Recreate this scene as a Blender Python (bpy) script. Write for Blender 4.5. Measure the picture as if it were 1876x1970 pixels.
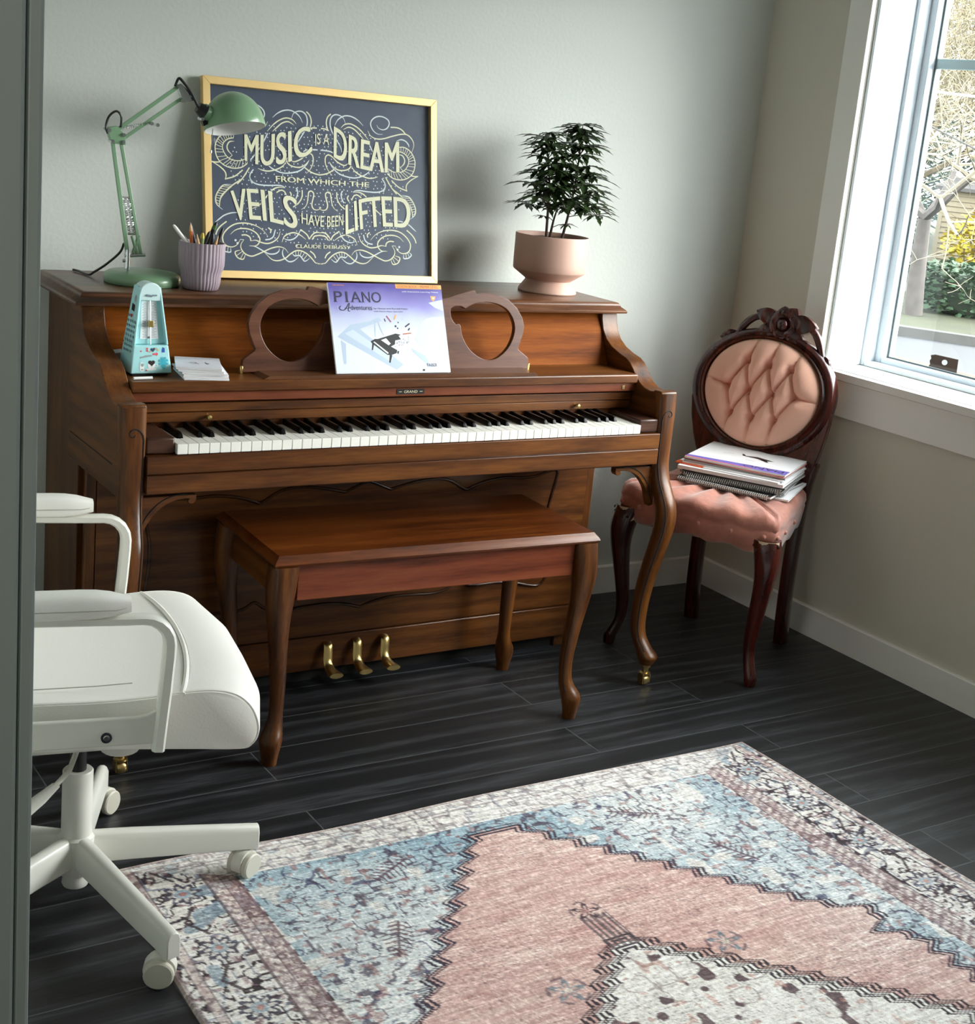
import bpy, bmesh, math, random
import numpy as np
from mathutils import Vector, Matrix, noise as mnoise

for _o in list(bpy.data.objects):
    bpy.data.objects.remove(_o)
SC = bpy.context.scene
COL = SC.collection
R = math.radians

# ------------------------------------------------------------------ camera
FPX, PPX, PPY = 2739.3818, 1027.1902, 921.1283
cam = bpy.data.cameras.new('camera')
cam.sensor_fit = 'VERTICAL'
cam.sensor_height = 24.0
cam.lens = FPX * 24.0 / 1970.0
cam.shift_x = -(PPX - 938.0) / 1970.0
cam.shift_y = (PPY - 985.0) / 1970.0
cam.clip_start = 0.02
cam.clip_end = 200
camo = bpy.data.objects.new('camera', cam)
COL.objects.link(camo)
cr = Vector((0.82902927, -0.55002027, 0.10093648))
cu = Vector((0.0531597, 0.25719796, 0.96489546))
cf = Vector((0.55667272, 0.79456083, -0.24246355))
camo.matrix_world = Matrix(((cr.x, cu.x, -cf.x, -1.64940429), (cr.y, cu.y, -cf.y, -3.44113381),
                            (cr.z, cu.z, -cf.z, 1.44444523), (0, 0, 0, 1)))
SC.camera = camo

# ------------------------------------------------------------------ light
XR = 1.4741                      # right wall
WIN_Y0, WIN_Y1, WIN_Z0, WIN_Z1 = -2.55, -0.424, 0.822, 2.16
world = bpy.data.worlds.new('overcast_sky')
SC.world = world
world.use_nodes = True
wn = world.node_tree
wn.nodes.clear()
w_out = wn.nodes.new('ShaderNodeOutputWorld')
w_bg = wn.nodes.new('ShaderNodeBackground')
w_bg.inputs['Color'].default_value = (0.92, 0.97, 1.0, 1)
w_bg.inputs['Strength'].default_value = 8.6
wn.links.new(w_bg.outputs[0], w_out.inputs[0])

sun = bpy.data.lights.new('soft_sun', 'SUN')
sun.energy = 8.0
sun.angle = R(50)
sun.color = (1.0, 0.97, 0.92)
suno = bpy.data.objects.new('soft_sun', sun)
COL.objects.link(suno)
suno.rotation_euler = Vector((-0.74, 0.50, -0.45)).to_track_quat('-Z', 'Y').to_euler()

port = bpy.data.lights.new('window_portal', 'AREA')
port.shape = 'RECTANGLE'
port.size, port.size_y = WIN_Y1 - WIN_Y0, WIN_Z1 - WIN_Z0
port.cycles.is_portal = True
porto = bpy.data.objects.new('window_portal', port)
COL.objects.link(porto)
porto.location = (XR + 0.30, (WIN_Y0 + WIN_Y1) / 2, (WIN_Z0 + WIN_Z1) / 2)
porto.rotation_euler = Vector((-1, 0, 0)).to_track_quat('-Z', 'Z').to_euler()

HALL_W = 26.0                     # added fill light in the hall behind the camera

vs = SC.view_settings
vs.view_transform = 'Standard'
vs.look = 'None'
vs.exposure = 0.22
vs.gamma = 1.0
vs.use_curve_mapping = False
SC.cycles.use_denoising = True
SC.cycles.max_bounces = 10
SC.cycles.diffuse_bounces = 6
SC.cycles.glossy_bounces = 4
SC.cycles.transparent_max_bounces = 12
SC.cycles.sample_clamp_indirect = 6.0
SC.cycles.caustics_reflective = False
SC.cycles.caustics_refractive = False

# ------------------------------------------------------------------ helpers
def lin(c):
    return tuple((x / 12.92 if x <= 0.04045 else ((x + 0.055) / 1.055) ** 2.4) for x in c)

def rgb(r, g, b):
    return lin((r / 255, g / 255, b / 255)) + (1.0,)

class MB:
    """collects geometry; build() links it as one mesh object"""
    def __init__(self):
        self.v, self.f, self.m = [], [], []
    def add(self, vs, fs, m=0, M=None):
        n = len(self.v)
        if M is not None:
            vs = [M @ Vector(p) for p in vs]
        self.v += [tuple(p) for p in vs]
        self.f += [tuple(i + n for i in f) for f in fs]
        self.m += [m] * len(fs)
        return self
    def box(self, x0, x1, y0, y1, z0, z1, m=0, M=None):
        vs = [(x, y, z) for z in (z0, z1) for y in (y0, y1) for x in (x0, x1)]
        return self.add(vs, [(0, 2, 3, 1), (4, 5, 7, 6), (0, 1, 5, 4), (2, 6, 7, 3), (0, 4, 6, 2), (1, 3, 7, 5)], m, M)
    def prism(self, poly, ax, a, b, m=0, M=None):
        """polygon in the plane across axis ax (0: y,z  1: x,z  2: x,y) from a to b"""
        def pt(p, t):
            return (t, p[0], p[1]) if ax == 0 else ((p[0], t, p[1]) if ax == 1 else (p[0], p[1], t))
        n = len(poly)
        vs = [pt(p, a) for p in poly] + [pt(p, b) for p in poly]
        fs = [tuple(range(n))[::-1], tuple(range(n, 2 * n))]
        fs += [(i, (i + 1) % n, n + (i + 1) % n, n + i) for i in range(n)]
        return self.add(vs, fs, m, M)
    def loft(self, rings, m=0, caps=True, closed=False, M=None):
        n = len(rings[0])
        vs = [p for r in rings for p in r]
        fs = []
        k = len(rings)
        for j in range(k if closed else k - 1):
            a, b = j * n, ((j + 1) % k) * n
            for i in range(n):
                fs.append((a + i, a + (i + 1) % n, b + (i + 1) % n, b + i))
        if caps and not closed:
            fs.append(tuple(range(n))[::-1])
            fs.append(tuple(range((k - 1) * n, k * n)))
        return self.add(vs, fs, m, M)
    def tube(self, path, rad, n=10, m=0, closed=False, flat=1.0, up=None, caps=True, M=None):
        P = [Vector(p) for p in path]
        k = len(P)
        if not hasattr(rad, '__len__'):
            rad = [rad] * k
        T = []
        for i in range(k):
            a = P[(i - 1) % k] if closed else P[max(i - 1, 0)]
            b = P[(i + 1) % k] if closed else P[min(i + 1, k - 1)]
            t = b - a
            T.append(t.normalized() if t.length > 1e-9 else Vector((0, 0, 1)))
        u = Vector(up) if up is not None else (Vector((0, 0, 1)) if abs(T[0].z) < 0.9 else Vector((1, 0, 0)))
        rings = []
        for i in range(k):
            t = T[i]
            u = (u - t * u.dot(t))
            u = u.normalized() if u.length > 1e-6 else t.orthogonal().normalized()
            w = t.cross(u)
            rings.append([P[i] + (u * math.cos(2 * math.pi * j / n) * flat + w * math.sin(2 * math.pi * j / n)) * rad[i]
                          for j in range(n)])
        return self.loft(rings, m, caps, closed, M)
    def lathe(self, prof, c=(0, 0, 0), n=32, m=0, M=None, flute=None):
        rings = []
        for (r, z) in prof:
            rings.append([(c[0] + max(r, 1e-5) * (flute(j / n) if flute else 1) * math.cos(2 * math.pi * j / n),
                           c[1] + max(r, 1e-5) * (flute(j / n) if flute else 1) * math.sin(2 * math.pi * j / n),
                           c[2] + z) for j in range(n)])
        return self.loft(rings, m, True, False, M)
    def ball(self, c, r, n=12, m=0, s=(1, 1, 1), M=None):
        rings = []
        k = max(6, n // 2)
        for j in range(k + 1):
            a = -math.pi / 2 + math.pi * j / k
            rr = max(math.cos(a), 1e-4) * r
            rings.append([(c[0] + s[0] * rr * math.cos(2 * math.pi * i / n), c[1] + s[1] * rr * math.sin(2 * math.pi * i / n),
                           c[2] + s[2] * r * math.sin(a)) for i in range(n)])
        return self.loft(rings, m, True, False, M)
    def grid(self, rows, m=0, M=None, wrap=False):
        n = len(rows[0])
        vs = [p for r in rows for p in r]
        fs = []
        for j in range(len(rows) - 1):
            for i in range(n - (0 if wrap else 1)):
                i2 = (i + 1) % n
                fs.append((j * n + i, j * n + i2, (j + 1) * n + i2, (j + 1) * n + i))
        return self.add(vs, fs, m, M)
    def ribbon(self, pts, w, z=0.0, m=0, M=None, taper=False):
        """flat stroke in the xy plane"""
        P = [Vector((p[0], p[1])) for p in pts]
        k = len(P)
        L, Q = [], []
        for i in range(k):
            t = P[min(i + 1, k - 1)] - P[max(i - 1, 0)]
            t = t.normalized() if t.length > 1e-9 else Vector((1, 0))
            nn = Vector((-t.y, t.x))
            ww = w * (min(1, 0.25 + 3 * min(i, k - 1 - i) / k) if taper else 1)
            L.append((P[i].x + nn.x * ww / 2, P[i].y + nn.y * ww / 2, z))
            Q.append((P[i].x - nn.x * ww / 2, P[i].y - nn.y * ww / 2, z))
        return self.grid([Q, L], m, M)
    def disc(self, c, r, z=0.0, m=0, n=10, M=None):
        return self.add([(c[0] + r * math.cos(2 * math.pi * i / n), c[1] + r * math.sin(2 * math.pi * i / n), z) for i in range(n)],
                        [tuple(range(n))], m, M)
    def poly(self, pts, z=0.0, m=0, M=None):
        return self.add([(p[0], p[1], z) for p in pts], [tuple(range(len(pts)))], m, M)
    def build(self, name, mats, parent=None, smooth=40, bevel=0, bseg=2, sub=0, fixn=True):
        me = bpy.data.meshes.new(name)
        inv = ROOTM[parent.name].inverted() if parent is not None and parent.name in ROOTM else None
        vs = self.v if inv is None else [tuple(inv @ Vector(p)) for p in self.v]
        me.from_pydata(vs, [], self.f)
        if not isinstance(mats, (list, tuple)):
            mats = [mats]
        for mt in mats:
            me.materials.append(mt)
        me.polygons.foreach_set('material_index', self.m)
        if fixn:
            bm = bmesh.new()
            bm.from_mesh(me)
            bmesh.ops.recalc_face_normals(bm, faces=bm.faces)
            bm.to_mesh(me)
            bm.free()
        if smooth:
            me.shade_smooth()
            me.set_sharp_from_angle(angle=R(smooth))
        me.update()
        o = bpy.data.objects.new(name, me)
        COL.objects.link(o)
        if parent is not None:
            o.parent = parent
            if parent.name in ROOTM:
                ROOTM[o.name] = ROOTM[parent.name]
        if bevel:
            b = o.modifiers.new('edge', 'BEVEL')
            b.width, b.segments, b.limit_method, b.angle_limit = bevel, bseg, 'ANGLE', R(35)
            b.harden_normals = False
        if sub:
            s = o.modifiers.new('soft', 'SUBSURF')
            s.levels = s.render_levels = sub
        return o

ROOTM = {}

def tag(o, label=None, cat=None, group=None, kind=None):
    if label: o['label'] = label
    if cat: o['category'] = cat
    if group: o['group'] = group
    if kind: o['kind'] = kind
    return o

def thing(name, label, cat, loc=(0, 0, 0), rz=0.0, group=None, M=None):
    """an Empty at the thing's base; geometry given afterwards in world space is stored relative to it"""
    o = bpy.data.objects.new(name, None)
    o.empty_display_size = 0.05
    COL.objects.link(o)
    mw = M if M is not None else Matrix.Translation(loc) @ Matrix.Rotation(rz, 4, 'Z')
    o.matrix_world = mw
    ROOTM[o.name] = mw.copy()
    return tag(o, label, cat, group)

def structure(name, mb, mats, **k):
    o = mb.build(name, mats, None, **k)
    o['kind'] = 'structure'
    return o

def spline(pts, n=8, closed=False):
    """Catmull-Rom through the points (2D or 3D)"""
    P = [Vector(p) for p in pts]
    k = len(P)
    out = []
    for i in range(k if closed else k - 1):
        p0 = P[(i - 1) % k] if closed else P[max(i - 1, 0)]
        p1, p2 = P[i], P[(i + 1) % k]
        p3 = P[(i + 2) % k] if closed else P[min(i + 2, k - 1)]
        for j in range(n):
            t = j / n
            out.append(0.5 * ((2 * p1) + (p2 - p0) * t + (2 * p0 - 5 * p1 + 4 * p2 - p3) * t * t + (3 * p1 - p0 - 3 * p2 + p3) * t ** 3))
    if not closed:
        out.append(P[-1].copy())
    return out

_TXT = {}
def text_shape(s, bold=0.0, spacing=1.0):
    """outline of a word in the built-in font, scaled into the unit square"""
    key = (s, bold, spacing)
    if key not in _TXT:
        cu_ = bpy.data.curves.new('t', 'FONT')
        cu_.body = s
        cu_.offset = bold
        cu_.space_character = spacing
        cu_.resolution_u = 4
        ob = bpy.data.objects.new('t', cu_)
        COL.objects.link(ob)
        bpy.context.view_layer.update()
        dg = bpy.context.evaluated_depsgraph_get()
        me = bpy.data.meshes.new_from_object(ob.evaluated_get(dg))
        vs_ = [tuple(v.co) for v in me.vertices]
        fs_ = [tuple(p.vertices) for p in me.polygons]
        bpy.data.objects.remove(ob)
        bpy.data.curves.remove(cu_)
        bpy.data.meshes.remove(me)
        x0, x1 = min(v[0] for v in vs_), max(v[0] for v in vs_)
        y0, y1 = min(v[1] for v in vs_), max(v[1] for v in vs_)
        _TXT[key] = ([((v[0] - x0) / (x1 - x0), (v[1] - y0) / (y1 - y0)) for v in vs_], fs_, (x1 - x0) / (y1 - y0))
    return _TXT[key]

def put_text(mb, s, fn, z, m, M=None, bold=0.0, spacing=1.0):
    """fn maps unit-square text coordinates to the plane"""
    vs_, fs_, _a = text_shape(s, bold, spacing)
    mb.add([(*fn(x, y), z) for x, y in vs_], fs_, m, M)

def plane_matrix(o, u, w):
    u, w = Vector(u).normalized(), Vector(w).normalized()
    n = u.cross(w)
    return Matrix(((u.x, w.x, n.x, o[0]), (u.y, w.y, n.y, o[1]), (u.z, w.z, n.z, o[2]), (0, 0, 0, 1)))

def shape_with_holes(outer, holes, t, bevel=0.0):
    """flat board (xy outline with holes, thickness t, centred on z=0) as verts, faces"""
    cv = bpy.data.curves.new('s', 'CURVE')
    cv.dimensions = '2D'
    cv.fill_mode = 'BOTH'
    cv.extrude = t / 2 - bevel
    cv.bevel_depth = bevel
    cv.bevel_resolution = 1
    for loop in [outer] + holes:
        sp = cv.splines.new('POLY')
        sp.points.add(len(loop) - 1)
        for p, q in zip(sp.points, loop):
            p.co = (q[0], q[1], 0, 1)
        sp.use_cyclic_u = True
    ob = bpy.data.objects.new('s', cv)
    COL.objects.link(ob)
    bpy.context.view_layer.update()
    me = bpy.data.meshes.new_from_object(ob.evaluated_get(bpy.context.evaluated_depsgraph_get()))
    vs_ = [tuple(v.co) for v in me.vertices]
    fs_ = [tuple(p.vertices) for p in me.polygons]
    bpy.data.objects.remove(ob)
    bpy.data.curves.remove(cv)
    bpy.data.meshes.remove(me)
    return vs_, fs_

def smoothstep(a, b, x):
    t = max(0.0, min(1.0, (x - a) / (b - a)))
    return t * t * (3 - 2 * t)

# ------------------------------------------------------------------ materials
def mat(name, col, rough=0.5, metal=0.0, spec=0.5, coat=0.0, bump=0.0, bscale=200.0, vary=0.0, vscale=6.0, trans=0.0, sheen=0.0, sub=0.0):
    m = bpy.data.materials.new(name)
    m.use_nodes = True
    nt = m.node_tree
    b = nt.nodes['Principled BSDF']
    b.inputs['Base Color'].default_value = col
    b.inputs['Roughness'].default_value = rough
    b.inputs['Metallic'].default_value = metal
    b.inputs['Specular IOR Level'].default_value = spec
    b.inputs['Coat Weight'].default_value = coat
    b.inputs['Coat Roughness'].default_value = 0.15
    b.inputs['Transmission Weight'].default_value = trans
    b.inputs['Sheen Weight'].default_value = sheen
    tc = nt.nodes.new('ShaderNodeTexCoord')
    if vary:
        nz = nt.nodes.new('ShaderNodeTexNoise')
        nz.inputs['Scale'].default_value = vscale
        nz.inputs['Detail'].default_value = 6
        nt.links.new(tc.outputs['Object'], nz.inputs['Vector'])
        mx = nt.nodes.new('ShaderNodeMix')
        mx.data_type = 'RGBA'
        mx.inputs[6].default_value = tuple(c * (1 - vary) for c in col[:3]) + (1,)
        mx.inputs[7].default_value = tuple(min(1, c * (1 + vary)) for c in col[:3]) + (1,)
        nt.links.new(nz.outputs['Fac'], mx.inputs[0])
        nt.links.new(mx.outputs[2], b.inputs['Base Color'])
    if bump:
        nb = nt.nodes.new('ShaderNodeTexNoise')
        nb.inputs['Scale'].default_value = bscale
        nb.inputs['Detail'].default_value = 4
        nt.links.new(tc.outputs['Object'], nb.inputs['Vector'])
        bp = nt.nodes.new('ShaderNodeBump')
        bp.inputs['Strength'].default_value = bump
        bp.inputs['Distance'].default_value = 0.002
        nt.links.new(nb.outputs['Fac'], bp.inputs['Height'])
        nt.links.new(bp.outputs['Normal'], b.inputs['Normal'])
    return m

def wood(name, dark, mid, light, axis='X', rough=0.38, coat=0.12, scale=1.0, figure=1.0):
    """varnished wood with the grain along one axis"""
    m = bpy.data.materials.new(name)
    m.use_nodes = True
    nt = m.node_tree
    N, L = nt.nodes, nt.links
    b = N['Principled BSDF']
    tc = N.new('ShaderNodeTexCoord')
    mp = N.new('ShaderNodeMapping')
    s = {'X': (1.2, 14, 14), 'Y': (14, 1.2, 14), 'Z': (14, 14, 1.2)}[axis]
    mp.inputs['Scale'].default_value = tuple(k * scale for k in s)
    L.new(tc.outputs['Object'], mp.inputs['Vector'])
    n1 = N.new('ShaderNodeTexNoise')
    n1.inputs['Scale'].default_value = 1.6
    n1.inputs['Detail'].default_value = 8
    n1.inputs['Distortion'].default_value = 0.9 * figure
    L.new(mp.outputs[0], n1.inputs['Vector'])
    n2 = N.new('ShaderNodeTexNoise')
    n2.inputs['Scale'].default_value = 14
    n2.inputs['Detail'].default_value = 5
    L.new(mp.outputs[0], n2.inputs['Vector'])
    n3 = N.new('ShaderNodeTexNoise')
    n3.inputs['Scale'].default_value = 3.0
    L.new(tc.outputs['Object'], n3.inputs['Vector'])
    wv = N.new('ShaderNodeTexWave')
    wv.bands_direction = {'X': 'Z', 'Y': 'Z', 'Z': 'X'}[axis]
    wv.inputs['Scale'].default_value = 0.55
    wv.inputs['Distortion'].default_value = 5.0 * figure
    wv.inputs['Detail'].default_value = 3
    wv.inputs['Detail Scale'].default_value = 0.7
    L.new(mp.outputs[0], wv.inputs['Vector'])
    a1 = N.new('ShaderNodeMath'); a1.operation = 'MULTIPLY_ADD'
    a1.inputs[1].default_value = 0.10
    L.new(wv.outputs['Fac'], a1.inputs[0])
    a2 = N.new('ShaderNodeMath'); a2.operation = 'MULTIPLY_ADD'
    a2.inputs[1].default_value = 0.58
    a2.inputs[2].default_value = 0.12
    L.new(n1.outputs['Fac'], a2.inputs[0])
    L.new(a2.outputs[0], a1.inputs[2])
    a3 = N.new('ShaderNodeMath'); a3.operation = 'MULTIPLY_ADD'
    a3.inputs[1].default_value = 0.30
    L.new(n2.outputs['Fac'], a3.inputs[0])
    L.new(a1.outputs[0], a3.inputs[2])
    a4 = N.new('ShaderNodeMath'); a4.operation = 'MULTIPLY_ADD'
    a4.inputs[1].default_value = 0.24
    L.new(n3.outputs['Fac'], a4.inputs[0])
    L.new(a3.outputs[0], a4.inputs[2])
    rp = N.new('ShaderNodeValToRGB')
    rp.color_ramp.elements[0].position = 0.50
    rp.color_ramp.elements[0].color = dark
    rp.color_ramp.elements[1].position = 0.92
    rp.color_ramp.elements[1].color = light
    e = rp.color_ramp.elements.new(0.69)
    e.color = mid
    L.new(a4.outputs[0], rp.inputs['Fac'])
    L.new(rp.outputs['Color'], b.inputs['Base Color'])
    b.inputs['Roughness'].default_value = rough
    b.inputs['Specular IOR Level'].default_value = 0.3
    b.inputs['Coat Weight'].default_value = coat
    b.inputs['Coat Roughness'].default_value = 0.22
    bp = N.new('ShaderNodeBump')
    bp.inputs['Strength'].default_value = 0.12
    bp.inputs['Distance'].default_value = 0.001
    L.new(n2.outputs['Fac'], bp.inputs['Height'])
    L.new(bp.outputs['Normal'], b.inputs['Normal'])
    return m

def wall_paint(name, col, bump=0.35):
    m = mat(name, col, rough=0.62, spec=0.3, bump=bump, bscale=95)
    return m

W_ARGS = (rgb(36, 16, 4), rgb(80, 43, 13), rgb(116, 70, 27))
WX = wood('walnut_along', *W_ARGS, 'X')
WY = wood('walnut_depth', *W_ARGS, 'Y')
WZ = wood('walnut_upright', *W_ARGS, 'Z')
WTOP = wood('walnut_top_dark', rgb(38, 21, 12), rgb(78, 46, 26), rgb(112, 72, 44), 'X', rough=0.36, coat=0.3)
WPANEL = wood('walnut_panel_honey', rgb(60, 26, 3), rgb(106, 52, 9), rgb(132, 72, 18), 'X', rough=0.55, coat=0.0)
WPANEL.node_tree.nodes['Principled BSDF'].inputs['Specular IOR Level'].default_value = 0.06
WDESK = wood('walnut_desk', rgb(52, 27, 18), rgb(86, 51, 35), rgb(106, 68, 49), 'X', rough=0.34)
WRED = wood('bench_apron_wood', rgb(66, 26, 12), rgb(108, 50, 28), rgb(126, 66, 38), 'X', rough=0.4)
MAHO = wood('dark_mahogany', rgb(20, 6, 4), rgb(54, 17, 12), rgb(88, 30, 20), 'Z', rough=0.22, coat=0.6)
BRASS = mat('brass', rgb(216, 188, 124), 0.3, 1.0)
CHROME = mat('chrome', rgb(215, 218, 220), 0.12, 1.0)
BLACK = mat('black_plastic', rgb(18, 18, 19), 0.4)
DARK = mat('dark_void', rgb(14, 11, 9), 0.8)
IVORY = mat('white_key', rgb(242, 241, 234), 0.25, coat=0.3)
EBONY = mat('black_key', rgb(8, 8, 9), 0.28, spec=0.18)
PAPER = mat('white_paper', rgb(240, 240, 242), 0.7)
TRIM = mat('white_trim_paint', rgb(236, 235, 230), 0.4)
VINYL = mat('white_vinyl', rgb(212, 220, 226), 0.3)
# ------------------------------------------------------------------ room shell
WALLP = wall_paint('wall_paint', rgb(200, 204, 198))
WALLR = wall_paint('wall_paint_smooth_bounce_tint', rgb(206, 202, 189), bump=0.12)  # same paint, with warm bounced light tinted into its colour
CEILP = wall_paint('ceiling_paint', rgb(232, 232, 228), bump=0.3)

def plank_floor():
    m = bpy.data.materials.new('charcoal_planks')
    m.use_nodes = True
    N, L = m.node_tree.nodes, m.node_tree.links
    b = N['Principled BSDF']
    tc = N.new('ShaderNodeTexCoord')
    br = N.new('ShaderNodeTexBrick')
    br.offset = 0.37
    br.offset_frequency = 2
    br.squash = 1.0
    for k, v in (('Scale', 1.0), ('Mortar Size', 0.0016), ('Mortar Smooth', 0.1), ('Bias', 0.0), ('Brick Width', 1.22), ('Row Height', 0.15)):
        br.inputs[k].default_value = v
    br.inputs['Color1'].default_value = (0, 0, 0, 1)
    br.inputs['Color2'].default_value = (1, 1, 1, 1)
    br.inputs['Mortar'].default_value = (0.5, 0.5, 0.5, 1)
    mp = N.new('ShaderNodeMapping')
    mp.inputs['Location'].default_value = (0.42, 0.085, 0)
    L.new(tc.outputs['Object'], mp.inputs['Vector'])
    L.new(mp.outputs[0], br.inputs['Vector'])
    # every plank shifts its own piece of grain
    cmb = N.new('ShaderNodeVectorMath'); cmb.operation = 'MULTIPLY_ADD'
    L.new(br.outputs['Color'], cmb.inputs[0])
    cmb.inputs[1].default_value = (7.3, 3.1, 5.7)
    L.new(tc.outputs['Object'], cmb.inputs[2])
    mg = N.new('ShaderNodeMapping')
    mg.inputs['Scale'].default_value = (1.4, 20, 1)
    L.new(cmb.outputs[0], mg.inputs['Vector'])
    wv = N.new('ShaderNodeTexWave')
    wv.bands_direction = 'Y'
    wv.inputs['Scale'].default_value = 0.22
    wv.inputs['Distortion'].default_value = 16.0
    wv.inputs['Detail'].default_value = 4
    wv.inputs['Detail Scale'].default_value = 1.3
    L.new(mg.outputs[0], wv.inputs['Vector'])
    nf = N.new('ShaderNodeTexNoise')
    nf.inputs['Scale'].default_value = 9
    nf.inputs['Detail'].default_value = 7
    L.new(mg.outputs[0], nf.inputs['Vector'])
    md = N.new('ShaderNodeMath'); md.operation = 'MULTIPLY'
    L.new(wv.outputs['Fac'], md.inputs[0])
    L.new(nf.outputs['Fac'], md.inputs[1])
    rp = N.new('ShaderNodeValToRGB')
    rp.color_ramp.elements[0].position = 0.10
    rp.color_ramp.elements[0].color = rgb(26, 27, 29)
    rp.color_ramp.elements[1].position = 0.62
    rp.color_ramp.elements[1].color = rgb(58, 60, 64)
    e = rp.color_ramp.elements.new(0.38); e.color = rgb(38, 39, 42)
    L.new(md.outputs[0], rp.inputs['Fac'])
    mx = N.new('ShaderNodeMix'); mx.data_type = 'RGBA'
    L.new(br.outputs['Fac'], mx.inputs[0])
    L.new(rp.outputs['Color'], mx.inputs[6])
    mx.inputs[7].default_value = rgb(82, 84, 87)
    L.new(mx.outputs[2], b.inputs['Base Color'])
    b.inputs['Roughness'].default_value = 0.42
    b.inputs['Specular IOR Level'].default_value = 0.45
    bp = N.new('ShaderNodeBump')
    bp.inputs['Strength'].default_value = 0.25
    bp.inputs['Distance'].default_value = 0.0015
    L.new(nf.outputs['Fac'], bp.inputs['Height'])
    L.new(bp.outputs['Normal'], b.inputs['Normal'])
    return m

H = 2.62
XL = -1.323                      # room side of the left wall
XH = -3.3                        # far side of the hall
YF = -4.3
structure('floor', MB().box(XH - 0.1, XR + 0.2, YF - 0.1, 0.12, -0.12, 0.0), plank_floor(), smooth=0)
structure('ceiling', MB().box(XH - 0.1, XR + 0.26, YF - 0.1, 0.12, H, H + 0.12), CEILP, smooth=0)
structure('wall_back', MB().box(XH - 0.1, XR + 0.26, 0.0, 0.12, 0.0, H), WALLP, smooth=0)
structure('wall_front', MB().box(XH - 0.1, XR + 0.26, YF - 0.12, YF, 0.0, H), WALLP, smooth=0)
structure('wall_hall', MB().box(XH - 0.12, XH, YF, 0.0, 0.0, H), WALLP, smooth=0)
wr = MB()
XO = XR + 0.26
wr.box(XR, XO, YF, WIN_Y0, 0, H)
wr.box(XR, XO, WIN_Y1, 0.0, 0, H)
wr.box(XR, XO, WIN_Y0, WIN_Y1, 0, WIN_Z0)
wr.box(XR, XO, WIN_Y0, WIN_Y1, WIN_Z1, H)
structure('wall_right', wr, WALLR, smooth=0)
DY0, DY1, DZ = -3.36, -2.2, 2.1
wl = MB()
wl.box(XL - 0.13, XL, DY1 + 0.02, 0.0, 0, H)
wl.box(XL - 0.13, XL, YF, DY0 - 0.02, 0, H)
wl.box(XL - 0.13, XL, DY0 - 0.02, DY1 + 0.02, DZ + 0.02, H)
structure('wall_left', wl, WALLP, smooth=0)
# cased opening the photograph is taken through
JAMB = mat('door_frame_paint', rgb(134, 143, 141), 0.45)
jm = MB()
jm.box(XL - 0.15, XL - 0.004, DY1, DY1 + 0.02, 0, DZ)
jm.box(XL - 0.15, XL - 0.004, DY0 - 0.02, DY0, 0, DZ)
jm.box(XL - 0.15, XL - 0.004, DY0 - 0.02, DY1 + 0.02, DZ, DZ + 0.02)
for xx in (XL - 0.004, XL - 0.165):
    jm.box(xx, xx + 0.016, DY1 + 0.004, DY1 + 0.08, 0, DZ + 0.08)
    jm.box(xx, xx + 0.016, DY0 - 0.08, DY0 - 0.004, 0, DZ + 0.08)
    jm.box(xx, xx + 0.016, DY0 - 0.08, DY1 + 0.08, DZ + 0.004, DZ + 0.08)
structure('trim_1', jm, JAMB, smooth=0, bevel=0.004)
# baseboards
structure('baseboard_back', MB().prism([(0, 0), (-0.014, 0), (-0.014, 0.088), (-0.010, 0.0915), (0, 0.0915)], 0, XL, XR - 0.0141), TRIM, smooth=0)
structure('baseboard_right', MB().prism([(XR, 0), (XR - 0.014, 0), (XR - 0.014, 0.088), (XR - 0.010, 0.0915), (XR, 0.0915)], 1, YF, 0), TRIM, smooth=0)

# ------------------------------------------------------------------ window
win = thing('window_1', None, None, (XR, (WIN_Y0 + WIN_Y1) / 2, WIN_Z0))
win['kind'] = 'structure'
y0, y1, z0, z1 = WIN_Y0, WIN_Y1, WIN_Z0, WIN_Z1
cs = MB()
cs.box(XR - 0.018, XR - 0.0005, y1, y1 + 0.086, z0 - 0.0, z1 + 0.09)
cs.box(XR - 0.018, XR - 0.0005, y0 - 0.086, y0, z0 - 0.0, z1 + 0.09)
cs.box(XR - 0.020, XR - 0.0005, y0, y1, z1, z1 + 0.09)
cs.build('casing', TRIM, win, bevel=0.002)
MB().box(XR - 0.018, XR - 0.0005, y0 - 0.07, y1 + 0.07, 0.690, 0.7965).build('apron', TRIM, win, bevel=0.002)
sl = MB()
sl.box(XR - 0.036, XR - 0.0005, y0 - 0.10, y1 + 0.10, 0.800, 0.8222)
sl.box(XR - 0.0005, XR + 0.155, y0 + 0.001, y1 - 0.001, 0.8222 - 0.0002, 0.8242)
sl.build('sill', TRIM, win, bevel=0.0025)
fr = MB()
ft = 0.052
for (xa, xb, th) in ((XR + 0.006, XR + 0.153, 0.010), (XR + 0.153, XR + 0.200, 0.022), (XR + 0.200, XR + 0.2300, 0.046)):
    zz = z0 + 0.0025
    fr.box(xa, xb, y1 - th, y1, zz, z1)
    fr.box(xa, xb, y0, y0 + th, zz, z1)
    fr.box(xa, xb, y0 + th, y1 - th, z1 - th, z1)
    if th > 0.02:
        fr.box(xa, xb, y0 + th, y1 - th, zz, zz + th * 0.62)
fr.build('sash_frame', VINYL, win, bevel=0.003)
gk = MB()
gx = XR + 0.2305
a, bq, c, d = y0 + 0.046, y1 - 0.046, z0 + 0.031, z1 - 0.046
for (ya, yb, za, zb) in ((bq - 0.006, bq, c, d), (a, a + 0.006, c, d), (a + 0.006, bq - 0.006, d - 0.006, d), (a + 0.006, bq - 0.006, c, c + 0.005)):
    gk.box(gx - 0.004, gx, ya, yb, za, zb)
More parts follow.
